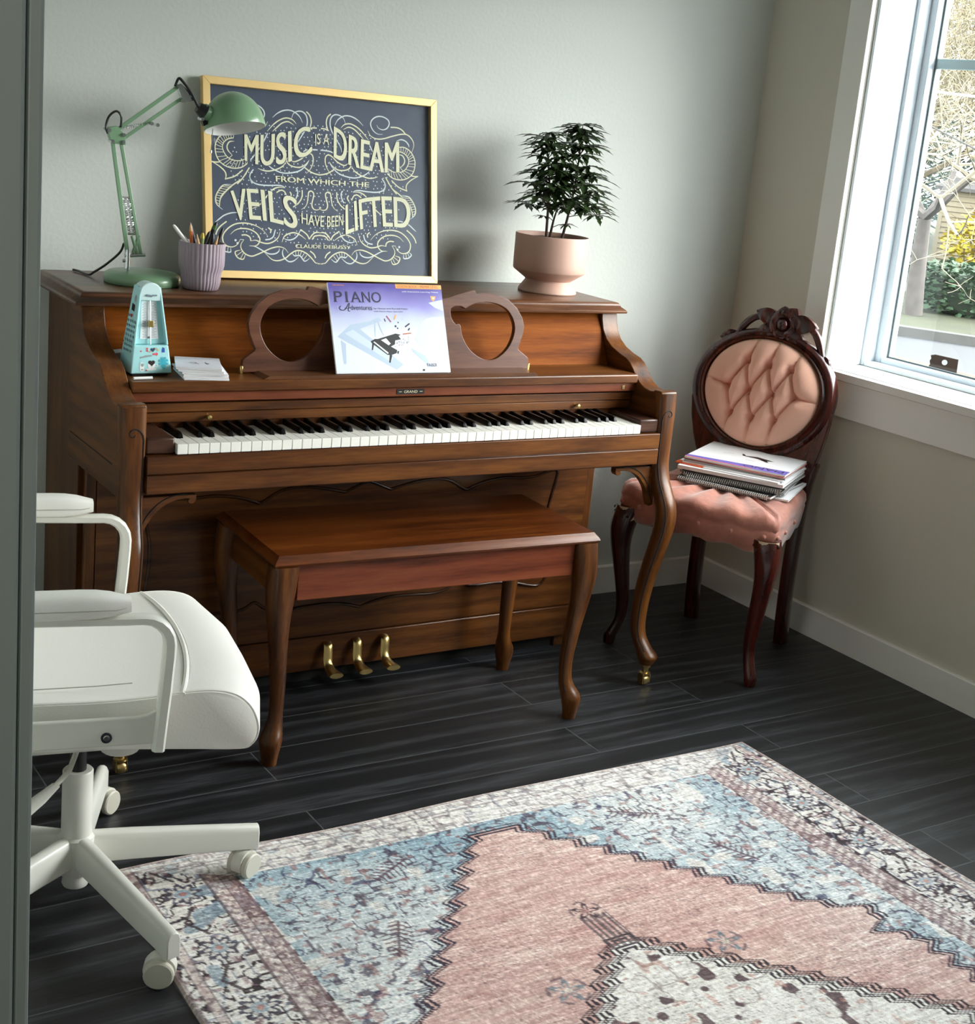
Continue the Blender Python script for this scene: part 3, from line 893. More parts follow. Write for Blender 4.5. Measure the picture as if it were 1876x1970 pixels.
POSTER_STROKES = [[[.4911,.3832],[.4766,.3826],[.4633,.3906],[.4561,.4051],[.4608,.4178],[.4747,.4268],[.4918,.4277],[.507,.4207],[.5101,.4102],[.5028,.3988],[.4906,.3946],[.4788,.3981],[.474,.4053]],[[.448,.3891],[.456,.3762],[.4727,.37],[.4932,.3719],[.5193,.3803],[.5454,.3873],[.5628,.3873],[.5764,.3777],[.5828,.3628],[.5768,.3422]],[[.5141,.4029],[.5339,.4032],[.5476,.3983],[.5577,.3892]],[[.3539,.394],[.3635,.41],[.3821,.4208],[.402,.4205],[.4202,.4124],[.4349,.4001]],[[.3711,.3896],[.3814,.3989],[.3981,.402],[.4162,.3953],[.4326,.3832],[.4497,.365]],[[.3776,.3857],[.3928,.3931],[.4093,.3886],[.4256,.375],[.4362,.3653]],[[.3839,.4014],[.3786,.4144],[.3672,.4209],[.354,.4211],[.3439,.4126],[.3409,.3958],[.3461,.3783],[.3586,.3584],[.3696,.3413],[.3733,.3281]],[[.3433,.4223],[.334,.4132],[.3303,.3978],[.3346,.3802]],[[.3346,.3802],[.3266,.3832],[.3152,.3837]],[[.3517,.3233],[.3412,.3277],[.3249,.3293],[.3135,.3293]],[[.3458,.2676],[.3332,.2815],[.3264,.2988],[.3277,.3138],[.336,.319],[.3473,.314],[.3601,.303],[.378,.2955],[.388,.2993],[.3916,.3056]],[[.3371,.3027],[.3482,.2901],[.3643,.2824],[.3842,.284],[.396,.2909],[.3981,.3016],[.3915,.3041]],[[.3371,.3027],[.3449,.2899],[.3625,.2748],[.3853,.2676],[.4102,.2657],[.4338,.2728],[.4493,.283],[.4564,.2926]],[[.3083,.2669],[.323,.2695],[.3362,.2743],[.3496,.2828]],[[.3995,.2957],[.4091,.2829],[.4255,.2736],[.4471,.2677],[.464,.269],[.476,.2729]],[[.4486,.3603],[.4661,.3284],[.4905,.2968],[.4954,.2927]],[[.5365,.3342],[.5485,.3321],[.5551,.3219],[.5529,.311],[.5421,.3001]],[[.5421,.3001],[.5505,.2923]],[[.5291,.3674],[.5449,.3734],[.5587,.37],[.567,.3614],[.5685,.3554]],[[.5744,.2819],[.5848,.2804],[.5953,.2812]],[[.5953,.2812],[.5757,.2712],[.5622,.2595],[.5592,.2487],[.5624,.2411]],[[.4878,.2692],[.4959,.2577],[.4972,.2487],[.4916,.2346]],[[.4981,.2731],[.5095,.2556],[.5193,.2426],[.5309,.2312]],[[.5158,.266],[.53,.2541],[.5418,.2473],[.5624,.2411]],[[.4948,.2575],[.4969,.249],[.49,.2384],[.4736,.2329],[.4479,.2325],[.4224,.2343],[.4096,.2327],[.4039,.2287]],[[.4039,.2287],[.4191,.2298],[.4348,.2244],[.4503,.2097],[.4657,.1906],[.4797,.1785],[.5005,.1704]],[[.5054,.2583],[.5179,.2447],[.5355,.2328],[.5499,.2222],[.561,.2113],[.5706,.2017],[.5766,.1875],[.5777,.173]],[[.5452,.2291],[.5666,.2262],[.5793,.2125],[.5869,.1954],[.5846,.1792],[.5692,.1666]],[[.3074,.1875],[.311,.1807],[.3202,.1784],[.328,.1818],[.3314,.1919],[.3273,.2085],[.3261,.2197],[.3325,.2251],[.3394,.2221],[.3414,.2109],[.344,.1955],[.3499,.1846],[.3606,.1775]],[[.3575,.2262],[.3585,.2092],[.3674,.1942],[.3827,.1824]],[[.3741,.2309],[.3698,.2214],[.3725,.2087],[.3777,.1999]],[[.391,.22],[.3876,.2126],[.3921,.2044]],[[.3993,.2077],[.406,.2196],[.4156,.2224],[.4273,.216]],[[.5238,.1617],[.5458,.1601],[.5654,.1533],[.5782,.1439],[.5887,.1357]],[[.5598,.1385],[.5743,.1276],[.5838,.1165],[.5883,.1051]],[[.4531,.1082],[.4681,.1233],[.4894,.1331],[.5139,.1366],[.5382,.1329],[.5575,.1209],[.57,.1042],[.5694,.0882],[.5608,.0791],[.5459,.0769],[.5331,.0835],[.5254,.0961]],[[.5254,.0961],[.5156,.0956]],[[.5156,.0956],[.5233,.0845],[.5229,.0729],[.5127,.061],[.4963,.0559],[.4803,.0609],[.4629,.0687],[.4424,.0777],[.4235,.0817],[.4075,.0781],[.3977,.067]],[[.5504,.1075],[.5377,.1184],[.5199,.1232],[.4987,.1213],[.4822,.1126],[.4736,.0992],[.478,.0866],[.4875,.0813],[.5021,.0813]],[[.5021,.0813],[.4858,.0798],[.4629,.0687],[.4483,.063],[.4324,.0644],[.4231,.071],[.4218,.0781]],[[.5217,.1067],[.5095,.1075],[.4996,.102],[.4976,.0933]],[[.4976,.0933],[.4848,.0955],[.4685,.0904],[.4524,.0888],[.4366,.0945],[.4243,.1052],[.4185,.1206]],[[.4328,.1213],[.4371,.1073],[.4464,.1],[.4591,.0978]],[[.4506,.128],[.444,.122],[.4453,.1149]],[[.3021,.0415],[.316,.0436],[.3238,.0453],[.3349,.057],[.3477,.0674],[.3634,.0738],[.3775,.0731],[.3913,.0653],[.4067,.0533],[.4255,.047],[.4414,.0492],[.4546,.0597],[.4628,.0672]],[[.4107,.0775],[.4135,.0678],[.4099,.0562],[.397,.0458],[.3829,.048],[.3692,.0586]],[[.3069,.1207],[.3184,.1221],[.3276,.1184],[.3351,.1104],[.3395,.1036]],[[.3395,.1036],[.3461,.1152],[.3636,.1274]],[[.3636,.1274],[.3695,.115],[.3801,.1043],[.3956,.0995],[.41,.103]],[[.4144,.0933],[.4085,.1072],[.3962,.1151],[.3806,.1185],[.3647,.1134],[.3488,.1027]],[[.3067,.1151],[.3182,.1137],[.3258,.1113],[.3318,.1032]],[[.5507,.0743],[.5512,.0642],[.5652,.0655],[.5738,.0739],[.5658,.0808]],[[.5126,.0595],[.5187,.0476],[.5335,.0518],[.5389,.065],[.5244,.0701]],[[.5574,.076],[.5586,.0648]],[[.5624,.0784],[.5678,.0678]],[[.5176,.0626],[.526,.0479]],[[.521,.0664],[.5361,.0555]],[[.3395,.0558],[.3533,.048],[.3661,.0613],[.3802,.0605],[.3867,.0665]],[[.3226,.0571],[.3275,.0665],[.3378,.074]],[[.3468,.0632],[.3565,.0517]],[[.3539,.0677],[.3613,.0575]],[[.3618,.0716],[.3661,.0613]],[[.3696,.0727],[.3708,.0615]],[[.3775,.0724],[.3771,.0611]]]
POSTER_BANDS = [[[[.5036,.2826],[.5203,.2717],[.5444,.2689],[.5672,.2767],[.5818,.2932],[.5862,.3167],[.58,.3347],[.5682,.3477],[.5528,.3541],[.5372,.3527]],[[.5041,.2964],[.521,.2885],[.5417,.2886],[.5576,.2975],[.567,.3152],[.564,.3288],[.5522,.3386],[.5385,.3421]],20],[[[.5666,.2262],[.5793,.2125],[.5869,.1954],[.5846,.1792]],[[.545,.2248],[.561,.2105],[.5744,.1932],[.5778,.1744]],9]]
POSTER_WORDS = [["MUSIC",[[.11,.3537],[.1902,.3618],[.2832,.3889]],[[.1092,.2885],[.1881,.2833],[.2892,.3196]],1],["IS A",[[.2988,.3687],[.3184,.3712],[.338,.3708]],[[.2988,.3424],[.3175,.344],[.3371,.343]],0],["DREAM",[[.3523,.3924],[.442,.3643],[.5369,.3681]],[[.3506,.3142],[.4394,.2883],[.5373,.2883]],1],["FROM WHICH THE",[[.19,.2574],[.3183,.2565],[.4498,.2569]],[[.191,.2431],[.3179,.2439],[.4494,.2441]],0],["VEILS",[[.0708,.2138],[.1463,.2222],[.2461,.2047]],[[.077,.1393],[.1525,.1446],[.2455,.1258]],1],["HAVE BEEN",[[.2581,.1694],[.3227,.1642],[.3747,.1714]],[[.2588,.1426],[.3218,.1364],[.3738,.1428]],0],["LIFTED",[[.3823,.1945],[.4635,.2207],[.5713,.2207]],[[.3821,.1193],[.4688,.1434],[.5682,.1418]],1],["CLAUDE DEBUSSY",[[.2411,.0901],[.3175,.0908],[.3946,.0914]],[[.2408,.0804],[.3172,.0816],[.3943,.0828]],0]]
# ------------------------------------------------------------------ framed poster leaning on the wall
GOLD = mat('gold_frame', rgb(240, 206, 142), 0.38, 0.5, vary=0.05)
PM = plane_matrix((-0.350, -0.0914, 0.9917), (math.cos(-.0124), math.sin(-.0124), 0.0032), (0.0022, math.sin(.1776), math.cos(.1776)))
F = thing('framed_poster', 'gold framed navy poster of swirling cream lettering on the piano lid', 'picture', M=PM)
PW, PH, FW = 0.646, 0.4835, 0.0185
def trap(mb, pts, z0, z1):
    mb.prism(pts, 2, z0, z1, 0, PM)
for nm, pts in (('frame_rail', [(0, 0), (PW, 0), (PW - FW, FW), (FW, FW)]), ('frame_rail', [(0, PH), (FW, PH - FW), (PW - FW, PH - FW), (PW, PH)]),
                ('frame_rail', [(0, 0), (FW, FW), (FW, PH - FW), (0, PH)]), ('frame_rail', [(PW, 0), (PW, PH), (PW - FW, PH - FW), (PW - FW, FW)])):
    m_ = MB()
    q = [(p[0] + (0.0004 if p[0] < PW / 2 else -0.0004) * (1 if len(nm) else 0), p[1]) for p in pts]
    trap(m_, pts, 0.001, 0.021)
    m_.build(nm, GOLD, F, smooth=0, bevel=0.0008, bseg=1)
MB().box(FW * 0.4, PW - FW * 0.4, FW * 0.4, PH - FW * 0.4, 0.0015, 0.006, 0, PM).build('backing_board', DARK, F, smooth=0)
NAVY = mat('navy_print', rgb(54, 68, 90), 0.5)
CREAM = mat('cream_ink', rgb(228, 228, 196), 0.6)
ICE = mat('pale_ink', rgb(214, 226, 228), 0.6)
pr = MB()
pr.box(FW * 0.5, PW - FW * 0.5, FW * 0.5, PH - FW * 0.5, 0.0062, 0.0072, 0, PM)
ZI = 0.0075
PC = 0.3095
rng = random.Random(4)
# scattered drops
for iy in range(34):
    for ix in range(46):
        u_ = 0.055 + ix * 0.0115 + (0.0055 if iy % 2 else 0) + rng.uniform(-.0018, .0018)
        v_ = 0.075 + iy * 0.0098 + rng.uniform(-.0018, .0018)
        du, dv = abs(u_ - PC) / 0.245, abs(v_ - 0.235) / 0.155
        wob = 0.93 + 0.10 * math.sin(9 * math.atan2(v_ - 0.235, u_ - PC))
        if (du ** 3.2 + dv ** 3.2) > wob or rng.random() < 0.34:
            continue
        pr.poly([(u_ - .0015, v_ - .0008), (u_ - .0004, v_ - .0017), (u_ + .0012, v_ - .0012), (u_ + .0016, v_ + .0003), (u_ - .0008, v_ + .0021)], ZI, 2, PM)
def mir(pts):
    return [(2 * PC - p[0], p[1]) for p in pts]
for i, s_ in enumerate(POSTER_STROKES):
    for pts in (s_, mir(s_)):
        if pts is not s_ and any(abs(p[0] - PC) < .004 for p in s_) and s_[0][0] < PC:
            pass
        q = spline([Vector(p) for p in pts], 6) if len(pts) > 2 else [Vector(p) for p in pts]
        pr.ribbon(q, 0.0032 if len(pts) > 2 else 0.0016, ZI + 0.0001 * (1 + i % 3), 1 if i % 3 else 2, PM, taper=len(pts) > 4)
for (o_, i_, n_) in POSTER_BANDS:
    for f_ in (lambda p: p, mir):
        a_, b_ = spline([Vector(p) for p in f_(o_)], 6), spline([Vector(p) for p in f_(i_)], 6)
        pr.ribbon(a_, 0.0028, ZI + .0004, 1, PM)
        pr.ribbon(b_, 0.0024, ZI + .0004, 1, PM)
        for k in range(n_ + 1):
            p, q = a_[int(k / n_ * (len(a_) - 1))], b_[int(k / n_ * (len(b_) - 1))]
            pr.ribbon([p, q], 0.0015, ZI + .0003, 1, PM)
for (sx_, sy_) in ((0.5375, 0.0935), (0.5325, 0.0865)):
    for pts in ((sx_, sy_), (2 * PC - sx_, sy_)):
        pr.disc(pts, 0.0030, ZI + .0002, 2, 10, PM)
def quad(c, x):
    a, b, d = (Vector(p) for p in c)
    return a * (2 * (x - .5) * (x - 1)) + b * (4 * x * (1 - x)) + d * (2 * x * (x - .5))
for (wd, top, bot, big) in POSTER_WORDS:
    def fn(x, y, top=top, bot=bot):
        p = quad(bot, x).lerp(quad(top, x), y)
        return (p.x, p.y)
    if big:      # dark halo so the swirls stop behind the letters
        for kx, ky in ((.013, .02), (-.013, .02), (.013, -.02), (-.013, -.02)):
            put_text(pr, wd, lambda x, y, kx=kx, ky=ky: fn(x + kx, y + ky), ZI + .0005 + .0001 * (kx > 0) + .0002 * (ky > 0), 0, PM)
    for kx, ky in ((0, 0), (.0085, 0), (-.0085, 0)) if big else ((0, 0), (.0025, 0), (-.0025, 0)):
        put_text(pr, wd, lambda x, y, kx=kx: fn(x + kx, y), ZI + .0010 + .00012 * (kx > 0) + .00024 * (kx < 0), 1, PM)
pr.build('print', [NAVY, CREAM, ICE], F, smooth=0, fixn=False)
PG = bpy.data.materials.new('frame_glazing')
PG.use_nodes = True
gn, gl = PG.node_tree.nodes, PG.node_tree.links
gn.remove(gn['Principled BSDF'])
gt = gn.new('ShaderNodeBsdfTransparent')
gg = gn.new('ShaderNodeBsdfGlossy'); gg.inputs['Roughness'].default_value = 0.02
fz = gn.new('ShaderNodeFresnel'); fz.inputs['IOR'].default_value = 1.5
gb_ = gn.new('ShaderNodeNewGeometry'); gs_ = gn.new('ShaderNodeMath'); gs_.operation = 'SUBTRACT'; gs_.inputs[0].default_value = 1.0
gk_ = gn.new('ShaderNodeMath'); gk_.operation = 'MULTIPLY'
gl.new(gb_.outputs['Backfacing'], gs_.inputs[1]); gl.new(gs_.outputs[0], gk_.inputs[0]); gl.new(fz.outputs[0], gk_.inputs[1])
gm = gn.new('ShaderNodeMixShader')
gl.new(gk_.outputs[0], gm.inputs[0]); gl.new(gt.outputs[0], gm.inputs[1]); gl.new(gg.outputs[0], gm.inputs[2])
gl.new(gm.outputs[0], gn['Material Output'].inputs[0])
MB().box(FW * 0.6, PW - FW * 0.6, FW * 0.6, PH - FW * 0.6, 0.0105, 0.0118, 0, PM).build('glazing', PG, F, smooth=0)

# ------------------------------------------------------------------ lesson book on the music desk
BA = R(22.5)
KM = plane_matrix((-0.192, -0.5305, 0.8375), (1, 0, 0), (0, math.sin(BA), math.cos(BA)))
K = thing('lesson_book', 'white and violet music lesson book standing on the music desk of the piano', 'book', M=KM)
COVER = bpy.data.materials.new('cover_violet_fade')
COVER.use_nodes = True
N, L = COVER.node_tree.nodes, COVER.node_tree.links
tc = N.new('ShaderNodeTexCoord'); sp = N.new('ShaderNodeSeparateXYZ'); nz = N.new('ShaderNodeTexNoise')
nz.inputs['Scale'].default_value = 9
ad = N.new('ShaderNodeMath'); ad.operation = 'MULTIPLY_ADD'; ad.inputs[1].default_value = 0.05
rp = N.new('ShaderNodeValToRGB')
L.new(tc.outputs['Object'], sp.inputs[0]); L.new(tc.outputs['Object'], nz.inputs['Vector'])
L.new(nz.outputs['Fac'], ad.inputs[0]); L.new(sp.outputs['Y'], ad.inputs[2])
mr = N.new('ShaderNodeMapRange'); mr.inputs['From Min'].default_value = 0.10; mr.inputs['From Max'].default_value = 0.25
L.new(ad.outputs[0], mr.inputs['Value']); L.new(mr.outputs[0], rp.inputs['Fac'])
els = rp.color_ramp.elements
els[0].position, els[0].color = 0.12, rgb(214, 221, 232)
els[1].position, els[1].color = 0.86, rgb(92, 82, 158)
e = els.new(0.38); e.color = rgb(186, 193, 222)
e = els.new(0.62); e.color = rgb(140, 136, 200)
L.new(rp.outputs['Color'], N['Principled BSDF'].inputs['Base Color'])
N['Principled BSDF'].inputs['Roughness'].default_value = 0.3
KW, KH = 0.302, 0.214
MB().box(0.0006, KW - 0.0012, 0.001, KH - 0.001, 0.0004, 0.0044, 0, KM).build('pages', PAPER, K, smooth=0)
MB().box(0, KW, 0, KH, -0.0006, 0.0003, 0, KM).box(-0.0008, -0.0001, 0, KH, -0.0006, 0.0054, 0, KM).build('back_cover', PAPER, K, smooth=0)
INK = mat('cover_navy_ink', rgb(34, 32, 62), 0.4)
ORANGE = mat('cover_orange', rgb(240, 164, 84), 0.4)
PALE = mat('cover_pale_blue', rgb(172, 190, 212), 0.4)
PALE2 = mat('cover_lighter_blue', rgb(194, 208, 226), 0.4)
RUST = mat('cover_rust_ink', rgb(176, 96, 60), 0.4)
PLUM = mat('cover_plum_ink', rgb(150, 70, 110), 0.4)
BKK = mat('cover_black', rgb(20, 22, 26), 0.35)
WHITE = mat('cover_white', rgb(226, 230, 238), 0.4)
cv_ = MB()
cv_.box(0, KW, 0, KH, 0.0046, 0.0054, 0, KM)
Z = 0.0056
def cp(pts, m, dz=0.0):
    cv_.poly(pts, Z + dz, m, KM)
cp([(0.2318, 0.1172), (0.2480, 0.1300), (0.2654, 0.1345), (0.2999, 0.136), (0.3005, 0.150), (0.278, 0.158), (0.262, 0.170), (0.301, 0.178), (0.301, 0.076), (0.2564, 0.0476), (0.2277, 0.0571), (0.213, 0.082)], 8)
cp([(0.0104, 0.0863), (0.0476, 0.1154), (0.0983, 0.1232), (0.122, 0.134), (0.1300, 0.1250), (0.0700, 0.105), (0.175, 0.020), (0.1557, 0.0073)], 3)
cp([(0.030, 0.094), (0.052, 0.103), (0.150, 0.036), (0.143, 0.026)], 8, .0001)
cp([(0.018, 0.078), (0.030, 0.070), (0.026, 0.022), (0.020, 0.022)], 3)
cp([(0.200, 0.060), (0.238, 0.040), (0.248, 0.012), (0.204, 0.050)], 3)
cp([(0.0945, 0.0756), (0.1061, 0.0811), (0.1141, 0.0812), (0.1459, 0.0635), (0.1626, 0.0544), (0.1598, 0.047), (0.1449, 0.0425), (0.1348, 0.0434), (0.097, 0.071)], 6, .0002)
cp([(0.1142, 0.0812), (0.1626, 0.0943), (0.1768, 0.0916), (0.1703, 0.0887), (0.1756, 0.0804), (0.1598, 0.0776), (0.1579, 0.0683), (0.146, 0.0628)], 6, .0002)
cp([(0.122, 0.0785), (0.136, 0.083), (0.147, 0.070), (0.141, 0.066)], 7, .0003)
for q in ([(0.098, 0.0701), (0.1028, 0.0683), (0.0984, 0.0546), (0.0948, 0.0546)], [(0.1409, 0.0434), (0.148, 0.0424), (0.141, 0.024), (0.1374, 0.025)], [(0.1623, 0.0516), (0.1676, 0.0526), (0.1648, 0.0452), (0.1627, 0.0452)]):
    cp(q, 6, .0002)
cp([(0.1014, 0.0738), (0.1045, 0.0750), (0.1390, 0.0480), (0.136, 0.0453)], 7, .0003)
cv_.ribbon(spline([Vector(p) for p in ((0.108, 0.086), (0.1124, 0.1234), (0.1187, 0.1253), (0.1231, 0.1088), (0.1312, 0.0886))], 5), 0.0016, Z + .0001, 3, KM)
cv_.ribbon([(0.1433, 0.1367), (0.1541, 0.122)], 0.0030, Z + .0002, 9, KM)
cv_.ribbon([(0.1693, 0.1398), (0.1655, 0.131), (0.163, 0.128)], 0.0034, Z + .0002, 2, KM)
cv_.ribbon([(0.1902, 0.1103), (0.2036, 0.1188)], 0.0034, Z + .0002, 1, KM)
cv_.ribbon([(0.1976, 0.1019), (0.2024, 0.1076)], 0.0034, Z + .0002, 1, KM)
cv_.ribbon([(0.137, 0.130), (0.1395, 0.123)], 0.0022, Z + .0002, 1, KM)
cv_.ribbon([(0.186, 0.134), (0.1845, 0.127)], 0.0020, Z + .0002, 3, KM)
cv_.ribbon([(0.182, 0.093), (0.205, 0.0955)], 0.0028, Z + .0002, 5, KM)
for c_, r_ in (((0.165, 0.112), 0.0026), ((0.170, 0.107), 0.0020), ((0.173, 0.121), 0.0018)):
    cv_.disc(c_, r_, Z + .0002, 1, 8, KM)
for k in range(26):
    cv_.disc((0.160 + 0.0016 * k + rng.uniform(-.003, .003), 0.066 + 0.0006 * k + rng.uniform(-.007, .007)), 0.0009, Z + .0002, 1, 6, KM)
cp([(0.1759, 0.2139), (0.3020, 0.2139), (0.3020, 0.2035), (0.1769, 0.2037)], 2, .0001)
def rect(x0, x1, y0, y1):
    return lambda x, y: (x0 + (x1 - x0) * x, y0 + (y1 - y0) * y)
for i, ch in enumerate('PIANO'):
    xa, xb = ((0.0131, 0.0335), (0.0425, 0.0475), (0.0560, 0.0810), (0.0850, 0.1055), (0.1100, 0.1345))[i]
    put_text(cv_, ch, rect(xa, xb, 0.1683, 0.1935), Z + .0004, 1, KM)
for xa, xb in ((0.0108, 0.0200), (0.0395, 0.0505), (0.0530, 0.0640), (0.0740, 0.0850), (0.0825, 0.0900)):
    cv_.poly([(xa, 0.1683), (xb, 0.1683), (xb, 0.1695), (xa, 0.1695)], Z + .0004, 1, KM)
put_text(cv_, 'dventures', rect(0.0525, 0.108, 0.1500, 0.1615), Z + .0004, 1, KM)
cv_.ribbon(spline([Vector(p) for p in ((0.0270, 0.1590), (0.0235, 0.153), (0.029, 0.149), (0.038, 0.151), (0.0496, 0.1660), (0.0475, 0.155), (0.0455, 0.1480), (0.050, 0.147))], 5), 0.0018, Z + .0004, 1, KM)
cv_.ribbon(spline([Vector(p) for p in ((0.036, 0.1535), (0.046, 0.1535), (0.0525, 0.1560))], 4), 0.0011, Z + .0004, 1, KM)
cv_.ribbon(spline([Vector(p) for p in ((0.020, 0.161), (0.0165, 0.151), (0.024, 0.1435), (0.036, 0.1455), (0.041, 0.142), (0.047, 0.1445))], 5), 0.0007, Z + .0003, 3, KM)
put_text(cv_, 'by Nancy and Randall Faber', rect(0.1126, 0.2042, 0.1515, 0.1558), Z + .0004, 1, KM)
put_text(cv_, 'with Nancy Faber, Specialist', rect(0.1119, 0.1889, 0.1451, 0.1487), Z + .0004, 1, KM)
put_text(cv_, 'LESSON BOOK - PRIMER LEVEL', rect(0.1809, 0.2931, 0.2056, 0.2116), Z + .0004, 5, KM)
put_text(cv_, 'with Interactive Learning Videos', rect(0.1919, 0.2916, 0.1935, 0.1980), Z + .0004, 7, KM)
put_text(cv_, '2ND EDITION', rect(0.011, 0.041, 0.2065, 0.2095), Z + .0004, 2, KM)
put_text(cv_, 'FABER', rect(0.2388, 0.2664, 0.0140, 0.0220), Z + .0004, 1, KM)
cv_.poly([(0.2395, 0.0118), (0.2655, 0.0118), (0.2655, 0.0123), (0.2395, 0.0123)], Z + .0004, 3, KM)
cp([(0.2257, 0.0085), (0.232, 0.0085), (0.2316, 0.0036), (0.2252, 0.0037)], 6, .0002)
cp([(0.2689, 0.1866), (0.2839, 0.186), (0.2809, 0.1783), (0.275, 0.1735), (0.2702, 0.1781)], 2, .0002)
cv_.disc((0.2762, 0.1815), 0.0028, Z + .0004, 7, 10, KM)
cv_.build('front_cover', [COVER, INK, ORANGE, PALE, PAPER, RUST, BKK, WHITE, PALE2, PLUM], K, smooth=0, fixn=False)
# ------------------------------------------------------------------ green desk lamp
GREEN = mat('sage_green_enamel', rgb(122, 158, 124), 0.32, coat=0.3)
LX, LY = -0.545, -0.215
Lp = thing('desk_lamp', 'sage green metal arm lamp standing on the left of the piano lid', 'lamp', (LX, LY, LT))
MB().lathe([(0.0, 0.0002), (0.084, 0.0002), (0.086, 0.003), (0.0865, 0.014), (0.084, 0.0215), (0.076, 0.0265), (0.060, 0.0292), (0.0, 0.0305)], (LX, LY, LT), 40).build('lamp_base', GREEN, Lp, smooth=60)
pz = LT + 0.0295
px_, py_ = -0.578, -0.205
pst = MB()
pst.tube([(px_, py_, pz - 0.002), (px_, py_, pz + 0.046)], 0.0062, 14)
pst.tube([(px_ - 0.011, py_, pz + 0.020), (px_ - 0.004, py_, pz + 0.020)], 0.004, 10)
pst.build('post', CHROME, Lp)
def P3(x, z, dy=0.0):
    return (x, py_ + dy, z)
la = MB()
e0, e1 = P3(-0.577, 1.050), P3(-0.6195, 1.306)
f0, f1 = P3(-0.547, 1.055), P3(-0.601, 1.306)
for dy in (0.010,):
    pass
for a_, b_, r_ in ((e0, e1, 0.0058), (f0, f1, 0.0050)):
    la.tube([a_, b_], r_, 4, up=(1, 1, 0))
la.build('lower_arm', GREEN, Lp, smooth=0, bevel=0.0008)
br_ = MB()
br_.tube([P3(-0.585, 1.052), P3(-0.537, 1.056)], 0.0042, 10)
br_.tube([P3(-0.600, 1.1835), P3(-0.572, 1.1825)], 0.0030, 8)
br_.tube([P3(-0.5795, 1.103), P3(-0.555, 1.103)], 0.0028, 8)
br_.build('crossbar', CHROME, Lp)
def coil(mb, a, b, r, turns, wire):
    a, b = Vector(a), Vector(b)
    t = (b - a).normalized()
    u = t.orthogonal().normalized()
    v = t.cross(u)
    n = turns * 8
    mb.tube([a.lerp(b, i / n) + (u * math.cos(2 * math.pi * i / 8) + v * math.sin(2 * math.pi * i / 8)) * r for i in range(n + 1)], wire, 5)
sp_ = MB()
for dx in (-0.004, 0.006):
    coil(sp_, P3(-0.5865 + dx, 1.1815), P3(-0.572 + dx, 1.106), 0.0034, 18, 0.0009)
sp_.build('spring', CHROME, Lp)
gb = MB()
gb.tube([P3(-0.569, 1.098), P3(-0.556, 1.058)], 0.004, 8)
gb.tube([P3(-0.553, 1.100), P3(-0.566, 1.058)], 0.004, 8)
gb.build('gusset', GREEN, Lp)
el = MB()
el.prism([(-0.632, 1.324), (-0.640, 1.334), (-0.612, 1.340), (-0.594, 1.322), (-0.592, 1.300), (-0.624, 1.302)], 1, py_ - 0.008, py_ + 0.008)
el.build('elbow', GREEN, Lp, bevel=0.001)
jb = MB()
for x, z in ((-0.6225, 1.306), (-0.5985, 1.306), (-0.631, 1.330), (-0.598, 1.322), (-0.4745, 1.438), (-0.4665, 1.408), (-0.443, 1.421), (-0.417, 1.372), (-0.5360, 1.352), (-0.522, 1.350)):
    jb.tube([(x, py_ - 0.012, z), (x, py_ + 0.012, z)], 0.0042, 8)
jb.build('joint_bolt', CHROME, Lp)
ua = MB()
ua.tube([P3(-0.606, 1.335), P3(-0.4745, 1.438)], 0.0058, 4, up=(0, 1, 1))
ua.tube([P3(-0.598, 1.312), P3(-0.4665, 1.412)], 0.0052, 4, up=(0, 1, 1))
ua.build('upper_arm', GREEN, Lp, smooth=0, bevel=0.0008)
sp2 = MB()
coil(sp2, P3(-0.618, 1.331), P3(-0.536, 1.3525), 0.0034, 16, 0.0009)
sp2.build('spring', CHROME, Lp)
hd = MB()
hd.prism([(-0.480, 1.442), (-0.470, 1.446), (-0.440, 1.424), (-0.436, 1.412), (-0.462, 1.404)], 1, py_ - 0.007, py_ + 0.007)
hd.build('head_plate', CHROME, Lp, bevel=0.001)
SHC = Vector((-0.333, py_ + 0.008, 1.368))
sax = Vector((-0.10, 0.30, 1.0)).normalized()
q_ = sax.to_track_quat('Z', 'Y').to_matrix().to_4x4()
MS = Matrix.Translation(SHC - sax * 0.012) @ q_
shd = MB()
prof = [(0.0705, 0.0), (0.0715, 0.004)] + [(0.0710 * math.cos(R(t)), 0.006 + 0.0790 * math.sin(R(t))) for t in range(6, 91, 7)] + [(0.0, 0.085)]
inn = [(0.0, 0.0825)] + [(0.0692 * math.cos(R(t)), 0.005 + 0.0772 * math.sin(R(t))) for t in range(84, 3, -8)] + [(0.0695, 0.0)]
shd.lathe(prof, (0, 0, 0), 40, 0, MS)
rings = [[(max(r, 1e-5) * math.cos(2 * math.pi * j / 40), max(r, 1e-5) * math.sin(2 * math.pi * j / 40), z) for j in range(40)] for r, z in prof + inn]
shd = MB()
shd.loft(rings[:len(prof)], 0, caps=False, M=MS)
shd.loft(rings[len(prof):], 1, caps=False, M=MS)
shd.loft([rings[-1], rings[0]], 0, caps=False, M=MS)
so = shd.build('lamp_shade', [GREEN, mat('lamp_inside_white', rgb(222, 222, 218), 0.4)], Lp, smooth=50, fixn=False)
MB().lathe([(0.0, 0.030), (0.020, 0.034), (0.026, 0.046), (0.018, 0.060), (0.013, 0.070), (0.0, 0.070)], (0, 0, 0), 16, 0, MS).build('bulb', mat('bulb_glass', rgb(230, 230, 226), 0.2), so)
MB().add([(0.052, -0.028, 0.034), (0.052, 0.020, 0.034), (0.036, 0.020, 0.056), (0.036, -0.028, 0.056)], [(0, 1, 2, 3)], 0, MS).build('warning_label', mat('label_grey', rgb(120, 122, 116), 0.6), so, smooth=0)
nk = MB()
